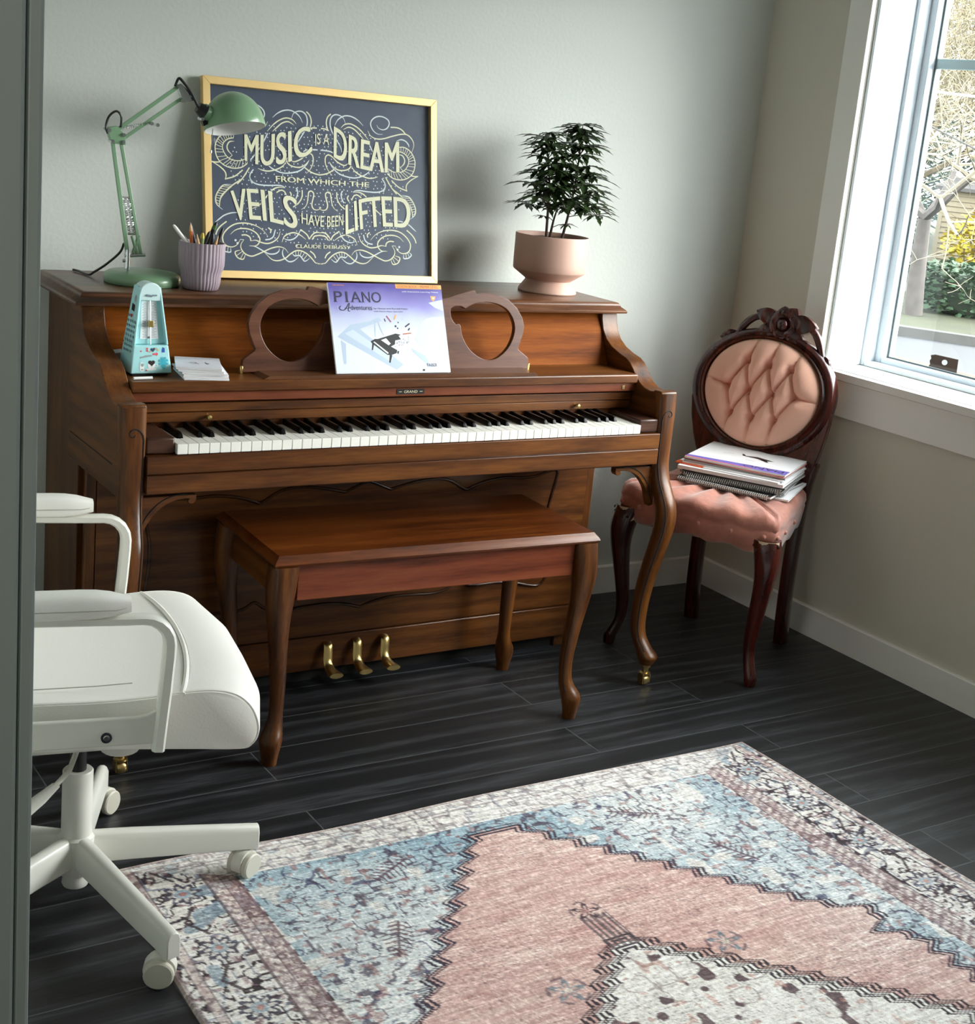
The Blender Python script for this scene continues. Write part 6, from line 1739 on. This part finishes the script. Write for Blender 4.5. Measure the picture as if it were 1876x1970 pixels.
# ------------------------------------------------------------------ worn medallion rug
def vnoise(x, y, seed):
    rs = np.random.RandomState(seed)
    g = rs.rand(256, 256)
    xi, yi = np.floor(x).astype(int), np.floor(y).astype(int)
    fx, fy = x - xi, y - yi
    fx, fy = fx * fx * (3 - 2 * fx), fy * fy * (3 - 2 * fy)
    a, b = g[yi % 256, xi % 256], g[yi % 256, (xi + 1) % 256]
    c, d = g[(yi + 1) % 256, xi % 256], g[(yi + 1) % 256, (xi + 1) % 256]
    return (a * (1 - fx) + b * fx) * (1 - fy) + (c * (1 - fx) + d * fx) * fy
RX0, RX1, RY1, RLEN = -0.868, 0.722, -1.072, 2.35
def rug_colour(X, Y):
    xc = (RX0 + RX1) / 2
    a = X - xc
    b = RY1 - Y
    hw, L = (RX1 - RX0) / 2, RLEN
    a2 = np.abs(a)
    dd = np.minimum(b, L - b)
    es = (hw - a2) / 0.215
    eb = dd / 0.108
    e = np.minimum(es, eb)
    side = es < eb                      # which border we are on
    col = np.zeros(X.shape + (3,))
    def setc(mask, c, al=1.0):
        c = np.array([v / 255 for v in c])
        w = (mask * al)[..., None] if not np.isscalar(al) or True else mask
        col[:] = col * (1 - w) + c * w
    wob = (vnoise(X * 30, Y * 30, 3) - .5) * 0.006
    # ---- field: pale blue with scrolling flowers
    bl = vnoise(X * 3.2 + 7, Y * 3.2, 5)[..., None]
    col[:] = np.array([196, 210, 214]) / 255 * (1 - bl) + np.array([146, 174, 188]) / 255 * bl
    one = np.ones(X.shape)
    n1 = vnoise(X * 46, Y * 46, 8); n2 = vnoise(X * 24, Y * 24, 9); n3 = vnoise(X * 70, Y * 70, 10)
    deep = np.clip((vnoise(X * 4.1, Y * 5.3 + 3, 15) - .52) * 5, 0, 1)
    setc(one, (96, 142, 166), deep * 0.6)
    n4 = vnoise(X * 90, Y * 90, 12)
    setc((np.abs(n1 - .5) < .055) & (n4 > .38), (74, 62, 76), 0.75)
    setc((np.abs(n2 - .42) < .022) & (n4 > .3), (66, 66, 96), 0.75)
    setc(n4 > .84, (86, 74, 84), 0.6)
    setc(n3 > .80, (150, 100, 98), 0.65)
    setc(n2 > .80, (214, 210, 204), 0.8)
    # comb-like plants in the field
    def comb(cx, cy, ang, s):
        u = (X - cx) * math.cos(ang) + (Y - cy) * math.sin(ang)
        v = -(X - cx) * math.sin(ang) + (Y - cy) * math.cos(ang)
        u, v = u / s, v / s
        m = (np.abs(v) < .05) & (np.abs(u) < 1)
        r = np.abs(np.abs(v) - 0.0)
        tooth = (np.abs(((u + np.abs(v) * .5) * 4.5) % 1 - .5) < .16) & (np.abs(v) < .52 * (1 - .5 * np.abs(u))) & (np.abs(u) < .95)
        setc(m | tooth, (88, 66, 76), 0.85)
    for sgn in (-1, 1):
        for (ca, cb_, an) in ((0.30, 0.20, 0.5), (0.40, 0.42, 1.1), (0.34, 0.70, 1.4), (0.44, 0.88, 1.2)):
            comb(xc + sgn * ca, RY1 - cb_, -sgn * an if sgn > 0 else an, 0.058)
            comb(xc + sgn * ca, RY1 - (L - cb_), sgn * an, 0.058)
    # ---- pink medallion with a zigzag edge
    mx = xc - 0.03
    am = np.abs(X - mx)
    def tri(t):
        return np.abs((t % 1) - .5) * 4 - 1
    wid = np.minimum(0.050 + 0.80 * (dd - 0.148), 0.545)
    hook = 0.035 * np.exp(-((dd - .71) / .035) ** 2) - 0.055 * np.exp(-((dd - .775) / .03) ** 2)
    edge = (wid + hook + 0.0150 * tri(dd / 0.050) + wob - am) * 0.78
    edge = np.minimum(edge, dd - 0.148)
    pk = np.clip(vnoise(X * 2.6, Y * 5.0, 21) * .6 + vnoise(X * 7, Y * 60, 22) * .5 - .05, 0, 1)[..., None]
    pink = np.array([178, 118, 114]) / 255 * (1 - pk) + np.array([216, 174, 158]) / 255 * pk
    mask = edge > 0
    col[:] = np.where(mask[..., None], pink, col)
    for o_, w_ in ((0.0, .0036), (.0100, .0024), (-.0100, .0024)):
        setc(np.abs(edge - o_) < w_, (58, 50, 64), 0.95)
    # flower figures on the pink
    def rosette(cx, cy, s, c1, c2, petals=6):
        u, v = (X - cx) / s, (Y - cy) / s
        r, th = np.hypot(u, v), np.arctan2(v, u)
        rad = .62 + .38 * np.cos(petals * th)
        setc((r < rad) & (r > rad - .34), c1, 0.9)
        setc(r < .22, c2, 0.9)
        setc((np.abs(r - 1.08) < .10) & (np.sin(th * 5) > -.2), (92, 74, 82), 0.7)
    for sgn in (-1, 1):
        for (ca, cb_) in ((0.18, 0.68), (0.33, 1.02)):
            for yy in (RY1 - cb_, RY1 - (L - cb_)):
                rosette(mx + sgn * ca, yy, 0.034, (96, 112, 124), (206, 190, 170), 5)
    # ---- cream centre
    wid2 = np.minimum(0.022 + 0.98 * (dd - 0.605), 0.45)
    e2 = (wid2 + 0.010 * tri(dd / 0.036) - am) * 0.74
    e2 = np.minimum(e2, dd - 0.600)
    cr_ = vnoise(X * 4, Y * 6, 31)[..., None]
    cream = np.array([244, 242, 237]) / 255 * (1 - cr_) + np.array([230, 227, 219]) / 255 * cr_
    col[:] = np.where((e2 > 0)[..., None], cream, col)
    ins = e2 > 0.026
    c1 = vnoise(X * 34, Y * 34, 33)
    c2 = vnoise(X * 60, Y * 60, 34)
    c3 = vnoise(X * 19, Y * 19, 35)
    setc(ins & (c1 > .70) & (c3 > .5), (74, 54, 60), 0.85)
    setc(ins & (np.abs(c2 - .5) < .020), (120, 104, 100), 0.45)
    setc(ins & (np.abs(c3 - .5) < .018), (110, 92, 90), 0.6)
    setc(ins & (c2 > .84), (170, 112, 100), 0.6)
    for o_ in (0.0, -.0095, .0095, -.019, .019):
        setc(np.abs(e2 - o_) < .0026, (58, 50, 56), 0.95)
    # stem at the top of the cream centre
    st_ = (dd > .50) & (dd < .61) & (am < .034)
    setc(st_ & ((np.floor(am / .0055) % 2) == 0), (86, 76, 80), 0.8)
    rosette(mx, RY1 - .485, 0.030, (70, 56, 62), (150, 96, 96), 5)
    rosette(mx, RY1 - (L - .485), 0.030, (70, 56, 62), (150, 96, 96), 5)
    # ---- border
    bd = e < 1
    w0 = vnoise(X * 5, Y * 5, 41)[..., None]
    ground = np.array([236, 231, 222]) / 255 * (1 - w0) + np.array([216, 211, 204]) / 255 * w0
    col[:] = np.where(bd[..., None], ground, col)
    q = np.where(side, es * 0.215, eb * 0.108)          # metres from the edge
    p = np.where(side, Y, X)
    q = q
    b1 = vnoise(X * 44 + 5, Y * 44, 43); b2 = vnoise(X * 80, Y * 80, 44); b3 = vnoise(X * 25, Y * 25, 45)
    strong = np.where(side, 1.0, 0.55)
    b5 = vnoise(X * 110, Y * 110, 47)
    setc(bd & (b5 > .73), (66, 54, 60), np.where(side, .85, .40))
    setc(bd & (np.abs(b1 - .5) < .060), (58, 48, 54), strong * .95)
    setc(bd & (b2 > .78), (150, 112, 116), strong * .7)
    setc(bd & (np.abs(b3 - .45) < .03), (104, 112, 140), strong * .7)
    setc(bd & (b3 > .82), (118, 146, 166), strong * .8)
    def chain(qc, pitch, s):
        pp = (p / pitch) % 1 - .5
        u, v = pp * pitch / s, (q - qc) / s
        r, th = np.hypot(u, v), np.arctan2(v, u)
        m = bd & side
        rad = .72 + .2 * np.cos(8 * th)
        setc(m & (r < rad), (196, 190, 184), 0.9)
        setc(m & (np.abs(r - rad) < .13), (70, 66, 82), 0.9)
        setc(m & (r < .42), (120, 150, 172), 0.8)
        setc(m & (r < .2), (176, 112, 104), 0.9)
        zz = np.abs(((p / pitch + .5) % 1) - .5) * 2
        setc(m & (np.abs(q - (qc - .028 + .056 * zz)) < .0038) & (np.abs(pp) > .24), (70, 58, 62), 0.85)
    chain(0.098, 0.185, 0.036)
    # guard stripes
    for (qa, qb, c, al) in ((0.0, .006, (172, 146, 140), .9), (.006, .0105, (120, 98, 98), .7), (.022, .026, (120, 100, 102), .6), (.0405, .0435, (104, 88, 92), .75)):
        setc(bd & (q >= qa) & (q < qb), c, al)
    rose = bd & side & (q > .026) & (q < .0405)
    setc(rose, (188, 152, 146), .6)
    for (qa, qb, c, al) in ((.150, .1535, (96, 80, 84), .8), (.1535, .178, (206, 172, 166), .55), (.178, .1815, (96, 80, 84), .75), (.1815, .207, (160, 120, 118), .55), (.207, .2105, (112, 84, 90), .8)):
        setc(bd & side & (q >= qa) & (q < qb), c, al)
    setc(bd & side & (q > .1535) & (q < .207) & (np.sin(p * 260 + np.floor(q / .01) * 2) > .35), (112, 86, 92), .6)
    for (qa, qb, c, al) in ((.036, .039, (150, 134, 140), .5), (.086, .089, (140, 120, 130), .6), (.100, .104, (120, 110, 130), .6)):
        setc(bd & ~side & (q >= qa) & (q < qb), c, al)
    # ---- wear: weft streaks and faded patches
    weft = vnoise(X * 34, Y * 420, 51)
    warp = vnoise(X * 420, Y * 60, 52)
    spk = vnoise(X * 300, Y * 330, 53)
    fade = np.clip((vnoise(X * 2.3 + 3, Y * 2.7, 54) - .40) * 2.1, 0, 1) * .34
    fade = fade + .10 + .36 * np.clip((spk - .52) * 3.2, 0, 1) + .22 * np.clip((weft - .5) * 2.6, 0, 1)
    fade = fade + np.where((e < 1) & ~side, .22, 0.0)
    lum = col.mean(-1)
    fade = (fade + .10) * np.clip(.14 + 1.9 * (lum - .30), .10, 1.1)
    col[:] = col * (1 - fade[..., None]) + np.array([238, 235, 231]) / 255 * fade[..., None]
    k = 1 + .16 * (weft - .5) + .18 * (spk - .5) + .10 * (warp - .5)
    setc((spk < .16) & (weft < .5), (112, 92, 96), .35)
    return np.clip(col * k[..., None], 0, 1)
def build_rug():
    st = 0.0030
    xs = np.arange(RX0, RX1 + st * .5, st)
    y_fine = np.arange(RY1, -2.25, -st)
    y_far = np.arange(-2.25, RY1 - RLEN, -0.012)
    ys = np.concatenate([y_fine, y_far])
    X, Y = np.meshgrid(xs, ys)
    nx, ny = len(xs), len(ys)
    C = rug_colour(X, Y)
    C = np.where(C <= .04045, C / 12.92, ((C + .055) / 1.055) ** 2.4)
    # edges wander a little, the corners round over
    bx = X + 0.004 * np.sin(Y * 9) * (np.abs(X - (RX0 + RX1) / 2) / 0.8) ** 4
    by = Y + 0.005 * np.sin(X * 7 + 1) * np.exp(-(RY1 - Y) * 8)
    Z = 0.0058 + 0.0012 * np.sin(X * 11) * np.sin(Y * 7)
    rim = np.minimum(np.minimum(X - RX0, RX1 - X), np.minimum(RY1 - Y, Y - ys[-1]))
    Z = np.where(rim < .001, 0.0004, Z)
    V = np.stack([bx, by, Z], -1).reshape(-1, 3)
    idx = np.arange(nx * ny).reshape(ny, nx)
    F = np.stack([idx[:-1, :-1], idx[1:, :-1], idx[1:, 1:], idx[:-1, 1:]], -1).reshape(-1, 4)
    me = bpy.data.meshes.new('rug')
    me.vertices.add(len(V)); me.vertices.foreach_set('co', V.ravel().astype(np.float32))
    me.loops.add(F.size); me.loops.foreach_set('vertex_index', F.ravel().astype(np.int32))
    me.polygons.add(len(F)); me.polygons.foreach_set('loop_start', (np.arange(len(F)) * 4).astype(np.int32))
    me.update(calc_edges=True)
    ca = me.color_attributes.new('pattern', 'FLOAT_COLOR', 'POINT')
    ca.data.foreach_set('color', np.concatenate([C.reshape(-1, 3), np.ones((nx * ny, 1))], 1).ravel().astype(np.float32))
    me.shade_smooth()
    m = bpy.data.materials.new('woven_rug')
    m.use_nodes = True
    N, L = m.node_tree.nodes, m.node_tree.links
    b = N['Principled BSDF']
    at = N.new('ShaderNodeAttribute'); at.attribute_name = 'pattern'
    tc = N.new('ShaderNodeTexCoord')
    mp = N.new('ShaderNodeMapping'); mp.inputs['Scale'].default_value = (260, 900, 1)
    nz = N.new('ShaderNodeTexNoise'); nz.inputs['Scale'].default_value = 1.0; nz.inputs['Detail'].default_value = 2
    L.new(tc.outputs['Object'], mp.inputs['Vector']); L.new(mp.outputs[0], nz.inputs['Vector'])
    mr = N.new('ShaderNodeMapRange'); mr.inputs['From Min'].default_value = .25; mr.inputs['From Max'].default_value = .75; mr.inputs['To Min'].default_value = .80; mr.inputs['To Max'].default_value = 1.22
    L.new(nz.outputs['Fac'], mr.inputs['Value'])
    vm = N.new('ShaderNodeVectorMath'); vm.operation = 'SCALE'
    L.new(at.outputs['Color'], vm.inputs[0]); L.new(mr.outputs[0], vm.inputs['Scale'])
    L.new(vm.outputs[0], b.inputs['Base Color'])
    bp = N.new('ShaderNodeBump'); bp.inputs['Strength'].default_value = .5; bp.inputs['Distance'].default_value = .002
    L.new(nz.outputs['Fac'], bp.inputs['Height']); L.new(bp.outputs['Normal'], b.inputs['Normal'])
    b.inputs['Roughness'].default_value = .95
    b.inputs['Specular IOR Level'].default_value = .1
    me.materials.append(m)
    o = bpy.data.objects.new('rug', me)
    COL.objects.link(o)
    return tag(o, 'faded pink and blue medallion rug with a cream border on the dark floor', 'rug')
build_rug()
# ------------------------------------------------------------------ the street outside the window
GZ = -0.6
E1, E2 = Vector((0.56, -0.83, 0)).normalized(), Vector((0.83, 0.56, 0)).normalized()
C0 = Vector((11.83, 8.19, GZ))
SMx = Matrix(((E1.x, E2.x, 0, C0.x), (E1.y, E2.y, 0, C0.y), (0, 0, 1, C0.z), (0, 0, 0, 1)))
ASPH = mat('pale_wet_asphalt', rgb(58, 60, 62), 0.6, bump=0.4, bscale=40, vary=0.15, vscale=2)
tag(MB().add([(XR + 0.6, -30, GZ), (60, -30, GZ), (60, 60, GZ), (XR + 0.6, 60, GZ)], [(0, 1, 2, 3)]).build('street', ASPH, None, smooth=0), kind='structure')
vg = MB()
vg.box(-14, 14, 0.0, 30, 0.001, 0.10, 0, SMx)
tag(vg.build('grass_verge', mat('mossy_verge', rgb(52, 54, 34), 0.95, vary=0.5, vscale=3, bump=0.8, bscale=30), None, smooth=0), kind='structure')
cb_ = MB()
cb_.box(-14, 14, -0.18, -0.002, 0.0, 0.11, 0, SMx)
tag(cb_.build('street_curb', mat('concrete_curb', rgb(74, 73, 70), 0.9, vary=0.2, vscale=6), None, smooth=0), 'low concrete curb along the mossy verge across the street', 'curb')
dv = MB()
dv.box(-5.5, -0.75, 0.9, 12, 0.1002, 0.112, 0, SMx)
tag(dv.build('driveway', mat('driveway_concrete', rgb(76, 78, 78), 0.8, vary=0.15, vscale=3), None, smooth=0), kind='structure')

def leaf_cloud(mb, rs, n, fn, size, m=0):
    """many small leaf cards, each its own bent quad, placed by fn(rs)"""
    for _ in range(n):
        p = fn(rs)
        q = Matrix.Rotation(rs.uniform(0, 6.28), 3, 'Z') @ Matrix.Rotation(rs.uniform(-1.2, 1.2), 3, 'X')
        s = size * rs.uniform(.6, 1.4)
        c = [(-.5, -.25, 0), (0, -.32, .08), (.5, 0, 0), (0, .32, .08), (-.5, .25, 0)]
        mb.add([tuple(p + q @ (Vector(k) * s)) for k in c], [(0, 1, 2, 3, 4)], m)
HEDGE = mat('hedge_leaf', rgb(44, 68, 42), 0.6, vary=0.5, vscale=9)
def hedge(name, label, x0, x1, y0, y1, h, n, size, leafm, core):
    o = thing(name, label, 'hedge', M=SMx @ Matrix.Translation(((x0 + x1) / 2, y0, 0.1)))
    cx_, rx_ = (x0 + x1) / 2, (x1 - x0) / 2
    co = MB()
    rows = []
    for i in range(9):
        t = i / 8
        k = (0.86, 0.95, 0.98, 1, 1, .98, .93, .8, .45)[i]
        rows.append([(cx_ + rx_ * .96 * k * (abs(math.cos(a)) ** .35) * (1 if math.cos(a) >= 0 else -1), (y0 + y1) / 2 + (y1 - y0) * .46 * k * (abs(math.sin(a)) ** .35) * (1 if math.sin(a) >= 0 else -1), 0.1 + h * .97 * t) for a in [2 * math.pi * j / 36 for j in range(36)]])
    co.loft(rows, M=SMx)
    co.build('branches', core, o, smooth=60)
    rs = random.Random(len(label))
    def fn(r):
        while True:
            p = Vector((r.uniform(x0, x1), r.uniform(y0, y1), r.uniform(0.12, h + 0.1)))
            if p.z > h * .86 or p.y < y0 + .16 or p.x < x0 + .2 or p.x > x1 - .2:
                return SMx @ (p + Vector((r.uniform(-.05, .05), r.uniform(-.06, .03), r.uniform(-.03, .07))))
    lf = MB()
    leaf_cloud(lf, rs, n, fn, size)
    lf.build('leaves', leafm, o, smooth=0, fixn=False)
    return o
DKG = mat('hedge_core_dark', rgb(26, 38, 24), 0.95)
hedge('clipped_hedge', 'clipped green hedge across the street right of the tree trunk', -0.25, 3.4, 1.95, 3.2, 0.62, 5200, 0.085, HEDGE, DKG)
hedge('dark_hedge', 'bluish dark hedge behind the driveway left of the tree trunk', -7.0, -1.05, 6.2, 7.4, 1.30, 3600, 0.13, mat('dark_hedge_leaf', rgb(40, 66, 54), 0.7, vary=0.4, vscale=6), DKG)
# yellow shrub
ys_ = thing('yellow_shrub', 'bright yellow flowering shrub above the clipped hedge', 'shrub', M=SMx @ Matrix.Translation((0.95, 4.6, 0.1)))
rs = random.Random(5)
st_ = MB()
for k in range(40):
    a, l_ = rs.uniform(0, 6.28), rs.uniform(.7, 1.5)
    b0 = Vector((0.95 + rs.uniform(-.8, .9), 4.6 + rs.uniform(-.3, .3), 0.1))
    st_.tube([tuple(b0), tuple(b0 + Vector((.25 * math.cos(a), .25 * math.sin(a), .8)) * l_), tuple(b0 + Vector((.6 * math.cos(a), .6 * math.sin(a), .95)) * l_)], [.014, .010, .004], 4, M=SMx)
st_.build('stems', mat('shrub_twig', rgb(96, 82, 50), 0.9), ys_)
yl = MB()
def fy(r):
    while True:
        p = Vector((r.uniform(-1, 1), r.uniform(-1, 1), r.uniform(-1, 1)))
        if p.length < 1:
            return SMx @ Vector((0.95 + p.x * 1.30, 4.6 + p.y * .8, 0.95 + p.z * .66))
leaf_cloud(yl, rs, 4200, fy, 0.085)
yl.build('blossom', mat('yellow_blossom', rgb(150, 134, 18), 0.7, vary=0.35, vscale=5), ys_, smooth=0, fixn=False)
# house corner with lap siding
ho = thing('shed', 'cream shed with lap siding behind the tree trunk', 'shed', M=SMx @ Matrix.Translation((0.6, 8.0, 0.1)))
hs = MB()
for k in range(17):
    z = 0.1 + k * 0.09
    hs.prism([(8.0, z), (7.965, z), (7.985, z + 0.09), (8.0, z + 0.09)], 0, -0.78, 2.0, M=SMx)
hs.box(-0.77, 2.0, 8.0, 10.0, 0.1, 1.62, 0, SMx)
hs.build('wall', mat('cream_siding', rgb(116, 106, 86), 0.8), ho, smooth=0)
MB().box(-0.84, -0.77, 7.955, 8.05, 0.1, 1.62, 0, SMx).build('corner_board', mat('siding_trim', rgb(120, 112, 94), 0.8), ho, smooth=0)
MB().prism([(7.85, 1.62), (10.1, 1.78), (10.1, 1.84), (7.85, 1.68)], 0, -0.95, 2.1, M=SMx).build('roof', mat('roof_shingle', rgb(70, 68, 66), 0.9), ho, smooth=0)
# bare trees
def bare_tree(name, label, base, h, r0, col, seed, depth=6, spread=0.55, twig=1.0, trunk_h=0.32, twigcol=None):
    rs = random.Random(seed)
    o = thing(name, label, 'tree', tuple(base), group='leafless trees across the street')
    tr, tw = MB(), MB()
    def seg(p, d, ln, r, lev):
        n = 3
        pts, rad = [tuple(p)], [r]
        dd = d.copy()
        for i in range(n):
            dd = (dd + Vector((rs.uniform(-1, 1), rs.uniform(-1, 1), rs.uniform(-.5, .7))) * 0.16).normalized()
            p = p + dd * (ln / n)
            pts.append(tuple(p)); rad.append(r * (1 - .32 * (i + 1) / n))
        (tr if lev < 2 else tw).tube(pts, rad, 9 if lev == 0 else (5 if lev < 3 else 3), caps=False)
        if lev >= depth:
            return
        nb = 5 if lev == 0 else (3 if lev < 3 else rs.choice((2, 3, 3)))
        for k in range(nb):
            a = 2 * math.pi * (k + rs.random() * .7) / nb
            side = (dd.orthogonal().normalized())
            side = Matrix.Rotation(a, 3, dd) @ side
            nd = (dd * (1 - spread * .55) + side * spread * rs.uniform(.7, 1.35) + Vector((0, 0, .10))).normalized()
            q = Vector(pts[-1 - (rs.random() < .3)])
            seg(q, nd, ln * rs.uniform(.62, .86), max(rad[-1] * rs.uniform(.55, .78), .004 * twig), lev + 1)
    seg(Vector(base), Vector((rs.uniform(-.04, .04), rs.uniform(-.04, .04), 1)), h * trunk_h, r0, 0)
    bm = mat(name + '_bark', col, 0.9, vary=0.55, vscale=7, bump=0.6, bscale=24)
    tr.build('trunk', bm, o, smooth=60, fixn=False)
    tw.build('branches', mat(name + '_twigs', twigcol or col, 0.85, vary=0.3, vscale=3), o, smooth=0, fixn=False)
    return o
def S3(x, y, z=0.1):
    return SMx @ Vector((x, y, z))
bare_tree('bare_street_tree', 'leafless street tree with a pale mottled trunk beside the hedge', S3(-0.20, 1.474), 4.6, 0.125, rgb(82, 76, 72), 3, depth=6, spread=0.85, trunk_h=0.28, twigcol=rgb(124, 116, 98))
for i, (x, y, h, sd, tx) in enumerate(((-1.9, 9.6, 8.0, 7, 'tan leafless tree behind the dark hedge'), (-0.2, 13.6, 9.5, 12, 'tall tan leafless tree behind the shed'), (0.5, 10.6, 9.0, 21, 'tan leafless tree right of the shed'), (-3.0, 14.0, 9.0, 33, 'tan leafless tree furthest left beyond the driveway'))):
    bare_tree('bare_tree', tx, S3(x, y), h, 0.14, rgb(92, 82, 64), sd, depth=7, spread=0.60, twig=2.2, trunk_h=0.20, twigcol=rgb(112, 102, 78))
# evergreens far behind
EVG = mat('evergreen_needles', rgb(42, 60, 52), 0.8, vary=0.4, vscale=2)
for i, (x, y, h, r_, tx) in enumerate(((-4.0, 18, 11, 2.4, 'tall evergreen standing far behind on the left of the window view'), (-1.2, 23, 13, 3.0, 'tall evergreen far behind the shed'), (3.2, 21, 12, 2.8, 'broad evergreen far behind on the right of the window view'), (9, 22, 13, 3.2, 'evergreen beyond the right edge of the window view'))):
    o = thing('evergreen_tree', tx, 'tree', tuple(S3(x, y)), group='evergreens far across the street')
    MB().tube([tuple(S3(x, y)), tuple(S3(x, y, h * .9))], [.22, .04], 8).build('trunk', BARK, o)
    fo = MB()
    rs = random.Random(50 + i)
    for k in range(6000):
        t = rs.random() ** .8
        z = 0.8 + (h - .8) * t
        rr = r_ * (1 - t) * rs.uniform(.35, 1.05) + .1
        a = rs.uniform(0, 6.283)
        p = S3(x + rr * math.cos(a), y + rr * math.sin(a), z - .18 * rr)
        d = Vector((math.cos(a + math.atan2(E1.y, E1.x)), math.sin(a + math.atan2(E1.y, E1.x)), -.35)).normalized()
        s_ = Vector((-d.y, d.x, 0)).normalized() * .065
        e_ = p + d * .34
        fo.add([tuple(p - s_), tuple(e_), tuple(p + s_), tuple(p + Vector((0, 0, .06)))], [(0, 1, 3), (1, 2, 3)])
    fo.build('foliage', EVG, o, smooth=0, fixn=False)
# cables over the street
def cable(name, label, a, b, r, m, sag=0.1):
    a, b = Vector(a), Vector(b)
    pts = [a.lerp(b, i / 24) - Vector((0, 0, sag * 4 * (i / 24) * (1 - i / 24))) for i in range(25)]
    tag(MB().tube([tuple(p) for p in pts], r, 6).build(name, m, None), label, 'cable')
WIRE = mat('cable_grey', rgb(196, 196, 190), 0.6)
WDK = mat('cable_dark', rgb(60, 58, 56), 0.6)
cable('overhead_cable', 'pale overhead cable crossing the upper window view level', (4.2, 8.3, 2.18), (11.6, -0.2, 1.86), 0.010, WIRE, 0.05)
cable('guy_wire', 'dark guy wire slanting down across the window view', (6.9, 9.6, 3.36), (10.6, 0.6, -1.2 + 1.0), 0.008, WDK, 0.0)
# weathered rail and rusty plate just outside the pane
wr_ = MB()
wr_.prism([(1.86, 0.70), (2.10, 0.70), (2.10, 0.792), (2.04, 0.806), (1.92, 0.804), (1.86, 0.788)], 1, -3.0, 0.6)
for yy in (-2.2, -0.9, 0.4):
    wr_.box(1.92, 2.04, yy - 0.06, yy + 0.06, GZ, 0.70)
tag(wr_.build('porch_rail', wood('weathered_timber', rgb(50, 44, 34), rgb(72, 64, 50), rgb(92, 84, 68), 'Y', rough=0.85, coat=0.0), None, smooth=0, bevel=0.006), 'weathered timber rail just outside the window', 'rail')
pv, pf = shape_with_holes([(-0.0440, 0), (0.0440, 0), (0.0425, 0.044), (-0.030, 0.050), (-0.044, 0.046), (-0.0405, 0.036), (-0.0445, 0.028), (-0.0415, 0.018), (-0.0445, 0.010)], [[(0.002 + 0.0090 * math.cos(2 * math.pi * i / 14), 0.0290 + 0.0090 * math.sin(2 * math.pi * i / 14)) for i in range(14)]], 0.006)
pm_ = plane_matrix((1.985, -0.455, 0.8045), (0.62, -0.78, 0), (0, 0, 1))
tag(MB().add(pv, pf, 0, pm_).build('rusty_plate', mat('rusted_steel', rgb(34, 22, 16), 0.9, vary=0.5, vscale=60), None, smooth=0), 'small rusty steel plate with a round hole standing on the weathered rail', 'plate')
bpy.context.view_layer.update()
